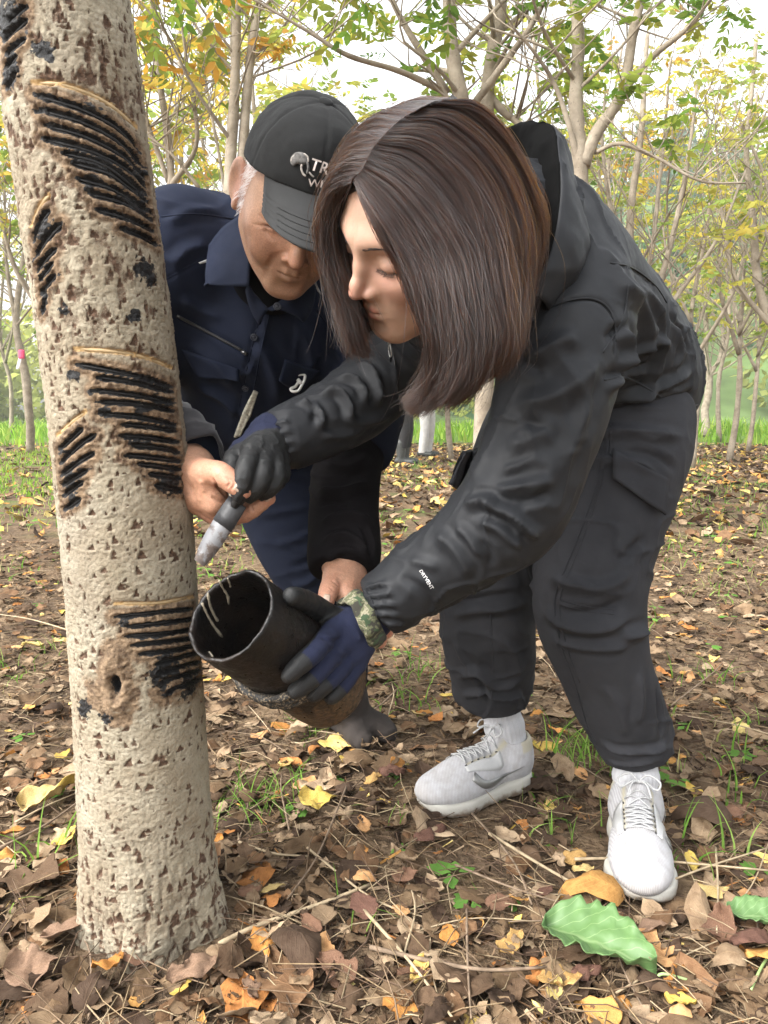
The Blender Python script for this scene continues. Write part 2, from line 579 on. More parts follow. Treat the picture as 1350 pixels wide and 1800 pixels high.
SC.append(('fresh', z2([(388, 938), (640, 958), (790, 990), (915, 1040)]), 3.2))
for l in ([(390, 1022), (560, 1050), (760, 1092), (915, 1142)], [(510, 1090), (700, 1115), (918, 1168)], [(490, 1160), (700, 1182), (922, 1222)],
          [(520, 1220), (720, 1230), (928, 1268)], [(520, 1282), (740, 1302), (936, 1342)], [(640, 1338), (800, 1352), (940, 1375)], [(630, 1398), (790, 1408), (945, 1432)],
          [(700, 1450), (850, 1462), (950, 1486)], [(660, 1504), (800, 1512), (955, 1532)], [(730, 1547), (960, 1574)], [(790, 1600), (960, 1622)], [(820, 1660), (965, 1690)]):
    SC.append(('black', z2(l), 3.1))
SC.append(('fresh', z2([(452, 1268), (360, 1335), (300, 1392)]), 2.8))
for l in ([(432, 1360), (305, 1472)], [(500, 1392), (400, 1460), (312, 1546)], [(492, 1488), (400, 1545), (318, 1608)], [(455, 1580), (322, 1662)], [(430, 1640), (328, 1718)], [(420, 1730), (332, 1790)]):
    SC.append(('black', z2(l), 3.2))
SC.append(('fresh', z3([(405, 523), (560, 522), (682, 498)]), 2.8))
for l in ([(400, 572), (560, 556), (682, 540)], [(450, 606), (580, 592), (690, 575)], [(440, 640), (580, 630), (692, 610)], [(460, 672), (600, 655), (700, 640)], [(490, 702), (600, 688), (702, 666)],
          [(550, 735), (708, 692)], [(560, 766), (720, 722)], [(565, 800), (722, 750)], [(590, 832), (724, 780)]):
    SC.append(('black', z3(l), 2.9))

def make_trunk():
    nth, nz = 320, 780
    s = spline(tr_ax[:9], 2000); ll = np.concatenate([[0], np.cumsum(np.linalg.norm(np.diff(s[:, :3], axis=0), axis=1))])
    s = np.stack([np.interp(np.linspace(0, ll[-1], nz), ll, s[:, k]) for k in range(4)], 1)
    C = s[:, :3]; R = s[:, 3]
    T, A, Bn = frames(C)
    front = nrm(np.array([0, -1.0, 0]))
    # frame whose first axis looks at the camera
    A = nrm(front - T * (T @ front)[:, None]); Bn = np.cross(T, A)
    th = np.linspace(-math.pi, math.pi, nth, endpoint=False)
    D = np.cos(th)[None, :, None] * A[:, None] + np.sin(th)[None, :, None] * Bn[:, None]
    L = np.concatenate([[0], np.cumsum(np.linalg.norm(np.diff(C, axis=0), axis=1))])
    Vb = C[:, None] + D * R[:, None, None]
    Pn = Vb.reshape(-1, 3)
    Uarc = th[None] * 0.092 + 0 * L[:, None]; Lz = L[:, None] + 0 * th[None]
    q = np.stack([Uarc.ravel(), Lz.ravel(), np.zeros(Uarc.size)], 1)
    circ = np.stack([np.cos(th), np.sin(th)], 1)
    q3 = np.stack([np.broadcast_to(circ[None, :, 0] * .092, Uarc.shape).ravel(), np.broadcast_to(circ[None, :, 1] * .092, Uarc.shape).ravel(), Lz.ravel()], 1)
    zrel = Pn[:, 2]
    off = 0.0022 * fbm(q3, 14, 3, 2) + 0.0009 * fbm(q3 * [1, 1, 1.6], 120, 3, 3)
    crack = np.zeros((nz, nth), F32); rel = np.zeros((nz, nth), F32)
    rng = np.random.default_rng(11)
    dL = L[1] - L[0]; du = 2 * math.pi / nth
    for k in range(2900):
        li = rng.uniform(0, L[-1]); t0 = rng.uniform(-math.pi, math.pi)
        hgt = li
        if .32 < hgt < .78 and rng.random() < .45: continue
        big = hgt > 0.93 or False
        w = rng.uniform(.003, .0085) * (.9 if big else 1.0) * (0.6 if rng.random() < .4 else 1); h = rng.uniform(.003, .008) * (1.1 if big else 1.0)
        if hgt < .3: h *= 1.25
        i0 = int((li - 2.2 * h) / dL); i1 = int((li + 2.2 * h) / dL) + 1
        i0 = max(i0, 0); i1 = min(i1, nz)
        if i1 <= i0: continue
        jc = int((t0 + math.pi) / du); jw = int(2.2 * w / (.092 * du)) + 1
        js = (np.arange(jc - jw, jc + jw + 1)) % nth
        dz = (L[i0:i1] - li)[:, None] / h
        duu = (((th[js] - t0 + math.pi) % (2 * math.pi)) - math.pi)[None] * .092 / w
        skew = rng.uniform(-.5, .5)
        duu = duu + skew * dz + .25 * np.sin(dz * 5 + k) * (.3 + 0 * duu)
        # upward pointing triangle: half width shrinks with height
        hw = np.clip((1 - dz) * 0.5, 0, 1)
        inside = np.clip((hw - np.abs(duu)) * 4 + .3, 0, 1) * np.clip((dz + 1) * 6, 0, 1) * np.clip((1 - dz) * 4, 0, 1)
        lip = np.exp(-((dz + 1.25) / .35) ** 2) * np.exp(-(duu / 1.0) ** 2) + .6 * np.exp(-((np.abs(duu) - hw - .25) / .25) ** 2) * np.exp(-(dz / .9) ** 2)
        cc = crack[i0:i1][:, js]; crack[i0:i1, js] = np.maximum(cc, inside * rng.uniform(.55, 1))
        rel[i0:i1, js] += (lip * .0013 * (1 - inside) - 0).astype(F32)
    for k in range(2600):            # the finest flecks
        i0 = rng.integers(2, nz - 4); j0 = rng.integers(0, nth); a_, b_ = rng.integers(1, 3), rng.integers(1, 4)
        crack[i0:i0 + a_, (j0 + np.arange(b_)) % nth] = np.maximum(crack[i0:i0 + a_, (j0 + np.arange(b_)) % nth], rng.uniform(.3, .75)); rel[i0 - 1, (j0 + np.arange(b_)) % nth] += .0010
    crack = crack.ravel(); rel = np.clip(rel.ravel(), 0, .0035)
    # long ridged cracks at the foot and scaly plates near the top
    foot = np.clip((0.36 - Lz.ravel()) / .25, 0, 1)
    rid = 1 - np.abs(fbm(q3 * [1, 1, .28], 62, 3, 21)) * 3.2
    rid = np.clip(rid, 0, 1) ** 2 * foot
    top = np.clip((Lz.ravel() - .93) / .12, 0, 1)
    pl = fbm(q3 * [1, 1, .55], 58, 3, 33)
    plate = np.clip((pl - .12) * 4, 0, 1) * top
    plate2 = np.clip((fbm(q3 * [1, 1, .5], 90, 2, 34) - .30) * 5, 0, 1) * (.2 + .8 * top)
    off = off + rel - .0024 * crack - .0050 * rid - .0012 * plate - .0010 * plate2 + foot * .003 * fbm(q3, 40, 3, 8)
    off = off + foot ** 2 * .010 * np.sin(np.arctan2(q3[:, 1], q3[:, 0]) * 5 + 1.0)
    brown = np.clip(crack + .75 * rid + .5 * plate + .55 * plate2, 0, 1)
    # tapping cuts
    black = np.zeros(len(Pn), F32); tan = np.zeros(len(Pn), F32); bare = np.zeros(len(Pn), F32)
    cuts = []
    allp, allk = trace(f_trunk, np.vstack([spline(np.array(l_[1]), 14) for l_ in SC]), .6, 1.4)
    for si, (kind, pl_, hw) in enumerate(SC):
        pts = allp[si * 14:si * 14 + 14][allk[si * 14:si * 14 + 14]]; hw = hw * 1.18
        if len(pts) < 3: continue
        d = pts - CAM; w = hw / FPX * 1.0
        # continue round the trunk past the visible edge
        lo = pts.min(0) - .04; hi = pts.max(0) + .04
        m = np.all((Pn > lo) & (Pn < hi), axis=1)
        dist, t = polydist(Pn[m].astype(F32), pts)
        jit = 1 + .16 * noise(Pn[m], 160, 5)
        tap = np.clip(np.minimum(t, 1 - t) * 9 + .25, 0, 1)
        g = np.exp(-(dist / (w * 1.15)) ** 2) * tap
        if kind == 'black':
            off[m] -= .0065 * g
            off[m] += .0016 * np.exp(-((dist - 2.1 * w) / (.7 * w)) ** 2)
            black[m] = np.maximum(black[m], np.clip((1.75 * w * jit * (tap * .6 + .4) - dist) / (.5 * w), 0, 1))
            bare[m] = np.maximum(bare[m], np.exp(-(dist / .0135) ** 2))
            # smears of dried sap
            sm = np.clip(fbm(Pn[m] * [1, 1, 1.9], 48, 3, 77) * 2.2 - .55, 0, 1) * np.exp(-(dist / .010) ** 2)
            black[m] = np.maximum(black[m], np.clip(sm * 1.8, 0, 1))
        else:
            off[m] -= .0040 * g
            tan[m] = np.maximum(tan[m], np.clip((1.2 * w - dist) / (.4 * w), 0, 1))
            bare[m] = np.maximum(bare[m], .45 * np.exp(-(dist / .008) ** 2))
        cuts.append((kind, pts, w))
    # blotches of black sap
    for (x, y, r) in ((258, 478, .016), (236, 556, .008), (75, 400, .013), (112, 548, .007), (148, 1245, .013), (125, 840, .012), (300, 845, .016), (128, 660, .007), (290, 1180, .020), (185, 1262, .008), (130, 880, .010), (335, 1205, .018), (75, 90, .012), (10, 40, .02), (18, 130, .015)):
        pt, ok = trace(f_trunk, [(x, y)], .6, 1.4)
        if not ok[0]: continue
        d = np.linalg.norm(Pn - pt[0], axis=1)
        m = d < r * 2.5
        b = np.clip(1.5 - d[m] / r + 1.1 * fbm(Pn[m], 130, 3, 12), 0, 1)
        black[m] = np.maximum(black[m], b); off[m] += .0016 * b * noise(Pn[m], 300, 3)
    # old knot with torn bark
    kn, _ = trace(f_trunk, [(203, 1205), (212, 1180), (198, 1250), (232, 1195)], .6, 1.4)
    d = np.linalg.norm((Pn - kn[0] + .004 * np.c_[noise(Pn, 70, 91), noise(Pn, 70, 92), noise(Pn, 70, 93)]) * [1.15, 1, .52], axis=1) + .004 * fbm(Pn, 60, 2, 94)
    off -= (.020 * np.exp(-(d / .0085) ** 4)).astype(F32); off += .0045 * np.exp(-((d - .017) / .008) ** 2) * (1 + fbm(Pn, 50, 2, 95))
    knot = np.exp(-(d / .0095) ** 4)
    ring = np.exp(-((d - .02) / .017) ** 2)
    bare = np.maximum(bare, np.clip(ring * (.75 + .9 * fbm(Pn, 45, 3, 51)), 0, 1))
    belt = np.exp(-((zrel - kn[0][2] + .018) / .028) ** 2) * np.clip(.55 + 1.6 * fbm(q3, 34, 3, 52), 0, 1)
    bare = np.maximum(bare, belt * .95)
    off -= .0022 * belt * np.clip(noise(q3 * [1, 1, .4], 220, 6), 0, 1)
    brown = brown * (1 - .6 * bare)
    off -= .0016 * bare * (.5 + .8 * fbm(q3 * [1, 1, 2.2], 110, 2, 61))
    V = (Pn + D.reshape(-1, 3) * off[:, None])
    F = grid_faces(nz, nth, True)
    # upper stem beyond the picture
    me = mesh('trunk', V, F, True, {'brown': brown, 'black': np.maximum(black, knot), 'bare': bare, 'tan': tan})
    m = NT('lacquer_bark')
    co = m.coord()
    n1 = m.noise(28, 6, .6, co); n2 = m.noise(260, 5, .65, co); n3 = m.noise(9, 4, .6, co); n4 = m.noise(700, 3, .6, co)
    pale = m.mix(m.ramp(n1, [(.3, 0), (.7, 1)]), (.268, .230, .160), (.405, .362, .275))
    pale = m.mix(m.ramp(n3, [(.40, 0), (.66, .8)]), pale, (.24, .19, .128))
    pale = m.mix(m.ramp(n2, [(.30, .65), (.50, 0)]), pale, (.20, .145, .095))
    pale = m.mix(m.ramp(n4, [(.60, 0), (.74, .4)]), pale, (.13, .095, .062))
    pale = m.mix(m.ramp(m.noise(4, 5, .65, co), [(.5, 0), (.8, .5)]), pale, (.30, .285, .24))
    br = m.mix(m.ramp(n2, [(.35, 0), (.7, 1)]), (.060, .036, .023), (.165, .098, .062))
    ba = m.mix(m.ramp(m.noise(75, 5, .7, co), [(.34, 0), (.64, 1)]), (.060, .036, .022), (.30, .21, .13))
    bl = m.mix(m.ramp(n4, [(.4, 0), (.75, 1)]), (.004, .004, .0045), (.020, .019, .019))
    c = m.mix(m.ramp(m.math('ADD', m.attr('bare'), m.math('MULTIPLY', m.math('SUBTRACT', n2, .5), .7)), [(.25, 0), (.55, 1)]), pale, ba)
    c = m.mix(m.ramp(m.math('ADD', m.attr('brown'), m.math('MULTIPLY', m.math('SUBTRACT', n4, .5), .6)), [(.25, 0), (.6, 1)]), c, br)
    bm = m.ramp(m.math('ADD', m.attr('black'), m.math('MULTIPLY', m.math('SUBTRACT', n2, .5), 1.1)), [(.40, 0), (.56, 1)])
    c = m.mix(m.attr('tan'), c, m.mix(n2, (.36, .215, .085), (.56, .38, .18)))
    c = m.mix(bm, c, bl)
    m.set(Base_Color=c, Roughness=m.mix(bm, .92, .42), Specular_IOR_Level=.35)
    vor = m.n('TexVoronoi'); vor.inputs['Scale'].default_value = 150; m.l(co, vor.inputs['Vector'])
    m.bump(m.math('ADD', m.math('ADD', n2, m.math('MULTIPLY', n4, .5)), m.math('MULTIPLY', vor.outputs['Distance'], -.8)), 1.0, .0026)
    base = C[8]
    t = empty('lacquer_tree', base, 'leaning pale-barked tree trunk scored with rows of black tapping cuts', 'tree')
    link('trunk', me, m.m, t)
    up = MB()
    add_tube(up, spline(tr_ax[8:, :3], 12) if len(tr_ax) > 9 else tr_ax[8:], np.linspace(.0795, .066, 12), 24, cap=True)
    topc = tr_ax[-1, :3]
    add_tube(up, spline([topc, topc + [-.25, .1, .5], topc + [-.6, .2, 1.2]], 10), np.linspace(.06, .02, 10), 12)
    add_tube(up, spline([topc, topc + [.1, -.1, .6], topc + [.3, -.3, 1.4]], 10), np.linspace(.05, .018, 10), 12)
    ume = up.mesh('upper_stem')
    for k in ('brown', 'black', 'bare', 'tan'): ume.attributes.new(k, 'FLOAT', 'POINT')
    link('upper_stem', ume, m.m, t)
    # the dried sap beads in each cut, the fresh cuts as strips of bare wood
    sap = NT('dried_sap'); sn = sap.noise(240, 4)
    sap.set(Base_Color=sap.mix(sn, (.003, .003, .0035), (.014, .013, .013)), Roughness=sap.ramp(sn, [(.3, .45), (.7, .75)])); sap.bump(sn, .6, .002)
    fresh = simple('fresh_wood', (.40, .285, .150), .7, .3, 90, .4, 500)
    for kind, pts, w in cuts:
        pp = spline(pts, 26)
        g = nrm(grad(f_trunk, pp.astype(F32), .004)[1])
        tt = np.linspace(0, 1, 26)
        tap = np.clip(np.minimum(tt, 1 - tt) * 7 + .12, .1, 1)
        if kind == 'black':
            rad = w * .62 * tap * (1 + .2 * noise(pp, 150, 4))
            body = pp - g * .0064
        else:
            rad = w * .95 * tap * (1 + .12 * noise(pp, 150, 4)); body = pp - g * .0050
        V, fl = tube(body, rad, 8, True)
        V = V + .0003 * noise(V, 420, 9)[:, None] * (1 if kind == 'black' else .4)
        link('sap_cut' if kind == 'black' else 'fresh_cut', mesh('cut', V, fl), sap.m if kind == 'black' else fresh, t)
    return t
TREE = make_trunk()
# ================================================================== people: shared builders
def snap(f, pix, dmin=.7, dmax=1.6, n=260):
    """first meeting of each pixel's ray with f, or the nearest miss"""
    out = []
    ts = np.linspace(dmin, dmax, n)
    for x, y in pix:
        r = ray(x, y)
        v = f((CAM + ts[:, None] * r).astype(F32))
        neg = np.nonzero(v < 0)[0]
        i = neg[0] if len(neg) else int(np.argmin(v))
        out.append(CAM + ts[i] * r)
    return np.array(out)

def head_frame(F, roll):
    F = nrm(F); U = AX_U - F * (AX_U @ F); U = nrm(U); L = np.cross(F, U) * -1
    L = nrm(np.cross(U, F)) * 1.0
    # L is the person's own left
    L = nrm(np.cross(U, F))
    U2 = U * math.cos(roll) + L * math.sin(roll); L2 = L * math.cos(roll) - U * math.sin(roll)
    return np.stack([L2, F, U2])

def sym(fn, q):
    """min over the left and right copies"""
    a = q.copy(); a[:, 0] = np.abs(a[:, 0]); return fn(a)

def f_face(q, old=False):
    s = q.copy(); s[:, 0] = np.sqrt(s[:, 0] ** 2 + 1e-8)
    d = ell(q, (0, -.012, .022), (.0735, .093, .085))
    d = smin(d, ell(q, (0, .020, -.040), (.061 if not old else .064, .066, .080)), .045)
    d = smin(d, rc(s, (.049, .000, -.058), (.012, .064, -.098), .017, .015), .035)
    d = smin(d, ell(q, (0, .071, -.099), (.017, .014, .015)), .022)
    d = smin(d, ell(s, (.043, .050, -.026), (.022, .020, .017)), .03)
    d = smin(d, rc(s, (.008, .080, .020), (.040, .066, .024), .007, .007), .02)
    # eye sockets and closed lids
    d = smax(d, -ell(s, (.033, .092, -.002), (.019, .016, .0115)), .020)
    d = smin(d, ell(s, (.0315, .0685, -.003), (.0155, .0130, .0120)), .006)
    # nose
    w = 1.25 if old else 1.0
    n = chain(q, [(0, .081, .012), (0, .0895, -.008), (0, .1000, -.026), (0, .1042, -.0335)], [.0060 * w, .0066 * w, .0072 * w, .0079 * w], .006)
    n = smin(n, ell(s, (.0110 * w, .0905, -.0375), (.0064 * w, .0098, .0066)), .007)
    n = smin(n, ell(q, (0, .0905, -.042), (.006, .011, .005)), .006)
    d = smin(d, n, .011)
    d = smax(d, -ell(s, (.0062 * w, .0945, -.0455), (.0032, .0065, .0036)), .003)
    # muzzle and lips
    d = smin(d, ell(q, (0, .066, -.064), (.026, .020, .020)), .02)
    up = smin(rc(s, (.0250, .0745, -.0632), (.0060, .0880, -.0612), .0024, .0048), rc(s, (.0060, .0880, -.0612), (0, .0875, -.0622), .0048, .0047), .003)
    lo = rc(s, (.0205, .0775, -.0692), (0, .0864, -.0732), .0036, .0072 if not old else .0070)
    d = smin(d, up, .005); d = smin(d, lo, .006)
    d = smax(d, -rc(s, (.0275, .0760, -.0634), (.012, .0880, -.0664), .0008, .0009), .0028)
    d = smax(d, -rc(s, (.012, .0880, -.0664), (0, .0950, -.0668), .0009, .0009), .0028)
    d = smax(d, -rc(s, (.010, .094, -.0870), (0, .0945, -.0870), .006, .006), .012)
    # lash line
    d = smax(d, -rc(s, (.020, .0815, -.0085), (.044, .0735, -.0090), .0010, .0010), .003)
    if old:
        # nasolabial fold, crow's feet and sagging cheek
        d = smin(d, ell(s, (.039, .064, -.047), (.020, .018, .022)), .014)
        d = smax(d, -chain(s, [(.017, .0935, -.030), (.0275, .0885, -.048), (.0315, .081, -.066)], [.0028, .0042, .0026], .004), .006)
        d = smax(d, -chain(s, [(.033, .083, -.076), (.035, .078, -.092)], [.0030, .0016]), .006)
        d = d + .0011 * np.exp(-((s[:, 2] + .010 + .35 * (s[:, 0] - .046)) / .0016) ** 2) * np.clip((s[:, 0] - .038) * 120, 0, 1) * np.clip((.064 - s[:, 0]) * 120, 0, 1) * (s[:, 1] > .03)
        d = d + .0010 * np.exp(-((s[:, 2] + .004 - .15 * (s[:, 0] - .046)) / .0016) ** 2) * np.clip((s[:, 0] - .040) * 120, 0, 1) * np.clip((.062 - s[:, 0]) * 120, 0, 1) * (s[:, 1] > .03)
        d = smax(d, -chain(s, [(.024, .0865, -.017), (.036, .083, -.020), (.046, .076, -.016)], [.001, .0016, .001]), .004)
    # ears
    ER = np.array([[.86, .50, 0], [.50, -.86, 0], [0, 0, 1]])
    e = ell(s, (.0840, -.022, -.012), (.0065, .0205, .0335), ER)
    e = smax(e, -ell(s, (.0915, -.0165, -.008), (.0075, .0130, .0225), ER), .005)
    e = smin(e, rc(s, (.0785, -.010, -.034), (.0800, -.014, -.045), .0065, .0070), .006)
    e = smin(e, rc(s, (.0780, -.004, -.022), (.0775, -.004, -.012), .0045, .0040), .005)
    d = smin(d, e, .006)
    return d

def skin_mat(name, base, red, dark, rough=.45, spots=0.0):
    m = NT(name); co = m.coord()
    n1 = m.noise(45, 4, .6, co); n2 = m.noise(420, 3, .6, co)
    c = m.mix(m.ramp(n1, [(.35, 0), (.68, 1)]), base, tuple(x * .86 for x in base))
    c = m.mix(m.attr('red'), c, red)
    pore = m.noise(900, 2, .5, co)
    c = m.mix(m.ramp(pore, [(.30, .16), (.50, 0)]), c, red)
    c = m.mix(m.ramp(m.noise(16, 3, .5, co), [(.45, 0), (.75, .22)]), c, red)
    if spots:
        c = m.mix(m.ramp(m.noise(130, 2, .5, co), [(.66, 0), (.74, spots)]), c, dark)
        c = m.mix(m.ramp(n2, [(.4, .22), (.6, 0)]), c, dark)
    c = m.mix(m.attr('dark'), c, dark)
    m.set(Base_Color=c, Roughness=rough, Subsurface_Weight=.16, Subsurface_Scale=.006, Specular_IOR_Level=.42)
    m.b.inputs['Subsurface Radius'].default_value = (1.0, .35, .18)
    m.bump(m.math('ADD', m.math('ADD', n2, pore), m.math('MULTIPLY', n1, .6)), .22 if not spots else .45, .0009)
    return m.m

def cloth(name, col, rough=.55, sheen=.0, spec=.5, weave=900, var=.12, bump=.18, coat=0.0):
    m = NT(name); co = m.coord()
    n1 = m.noise(7, 5, .6, co); n2 = m.noise(weave, 2, .5, co); n3 = m.noise(55, 5, .62, co)
    c = m.mix(m.ramp(n1, [(.32, 0), (.7, 1)]), tuple(x * (1 - var) for x in col), tuple(x * (1 + var) for x in col))
    c = m.mix(m.ramp(n3, [(.62, 0), (.80, .22)]), c, tuple(min(1, x * 2.0 + .012) for x in col))
    m.set(Base_Color=c, Roughness=m.ramp(n3, [(.3, max(0, rough - .06)), (.7, min(1, rough + .06))]), Specular_IOR_Level=spec, Sheen_Weight=sheen, Sheen_Roughness=.5, Coat_Weight=coat)
    m.bump(m.math('ADD', m.math('MULTIPLY', n2, .6), m.math('MULTIPLY', n3, .9)), bump, .0014)
    return m.m

def wrinkle(V, axis_pts, amp, freq, seed, along=.35):
    """small gathers running round a limb"""
    d, t = polydist(V.astype(F32), axis_pts)
    L = np.sum(np.linalg.norm(np.diff(axis_pts, axis=0), axis=1))
    q = np.concatenate([V * along, (t * L)[:, None]], 1)
    return amp * fbm(np.stack([V[:, 0] * along * freq + seed, V[:, 2] * along * freq + V[:, 1] * along * freq * .7, t * L * freq], 1), 1.0, 3, seed)

def crumple(V, stretch, freq, amp, seed, sharp=3.2, cover=.15):
    """sharp little folds in patches: ridged noise drawn out along the axes given by stretch"""
    q = np.asarray(V, float) * stretch
    q = q + .35 / freq * np.c_[noise(q, freq * .6, seed + 3), noise(q, freq * .6, seed + 4), noise(q, freq * .6, seed + 5)]
    r = np.clip(1 - np.abs(noise(q, freq, seed)) * 1.9, 0, 1) ** sharp
    msk = np.clip((noise(V, 5.5, seed + 9) + cover) * 2.2, 0, 1)
    return amp * r * msk

def sdf_obj(name, f, lo, hi, h, mat, parent, disp=None, attrs=None, newton=2):
    V, Q, N = surfnet(f, lo, hi, h, newton=newton)
    if disp is not None:
        V = V + N * disp(V, N)[:, None]
    a = attrs(V, N) if attrs else None
    return link(name, mesh(name, V, Q, True, a), mat, parent)

def bounds(pts, r):
    pts = np.asarray(pts); return pts.min(0) - r, pts.max(0) + r

def strands(name, curves, rad0, rad1, mat, parent, jitter=None):
    """real hair: curves (n, m, 3)"""
    n, m = curves.shape[:2]
    hc = bpy.data.hair_curves.new(name)
    hc.add_curves([m] * n)
    hc.position_data.foreach_set('vector', np.ascontiguousarray(curves, F32).ravel())
    r = (np.linspace(0, 1, m)[None] ** 2 * (rad1 - rad0) + rad0) * np.ones((n, 1))
    at = hc.attributes.get('radius') or hc.attributes.new('radius', 'FLOAT', 'POINT')
    at.data.foreach_set('value', r.astype(F32).ravel())
    hc.materials.append(mat)
    o = bpy.data.objects.new(name, hc); COL.objects.link(o)
    o.parent = parent
    o.matrix_parent_inverse = Matrix.Translation(-Vector(parent.location))
    return o

def hair_mat(name, col, rough=.3):
    m = bpy.data.materials.new(name); m.use_nodes = True
    t = m.node_tree; t.nodes.clear()
    out = t.nodes.new('ShaderNodeOutputMaterial'); b = t.nodes.new('ShaderNodeBsdfHairPrincipled')
    if col is None:
        b.parametrization = 'MELANIN'
        b.inputs['Melanin'].default_value = .82; b.inputs['Melanin Redness'].default_value = .36; b.inputs['Random Color'].default_value = .18
    else:
        b.parametrization = 'COLOR'
        b.inputs['Color'].default_value = (*col, 1)
    b.inputs['Roughness'].default_value = rough
    b.inputs['Radial Roughness'].default_value = .4
    b.inputs['Random Roughness'].default_value = .3
    t.links.new(b.outputs[0], out.inputs['Surface'])
    return m

def rand_strokes(pts, nrmv, dirs, length, rad, rng, sides=3):
    mb = MB()
    for p, n, d in zip(pts, nrmv, dirs):
        l = length * rng.uniform(.6, 1.2)
        a = p; b = p + d * l * .5 + n * l * .22; c = p + d * l + n * l * .12
        add_tube(mb, np.array([a, b, c]), [rad, rad * .8, rad * .2], sides, cap=False)
    return mb
# ================================================================== sap bucket and scraper knife
BK_O = P(405, 1080, 1.0)
BK_A = nrm(.65 * .70 * AX_R - .76 * .70 * AX_U + .714 * AX_F)
BK_R, BK_L = .0655, .255
BK_1 = -AX_F - BK_A * (-AX_F @ BK_A); BK_1 = nrm(BK_1); BK_2 = np.cross(BK_A, BK_1)

def f_bucket(p, infl=0.0):
    q = p - BK_O.astype(F32)
    s = q @ BK_A.astype(F32)
    r = np.linalg.norm(q - s[:, None] * BK_A.astype(F32), axis=1)
    return np.maximum(r - BK_R - infl, np.maximum(-s, s - BK_L) - infl)

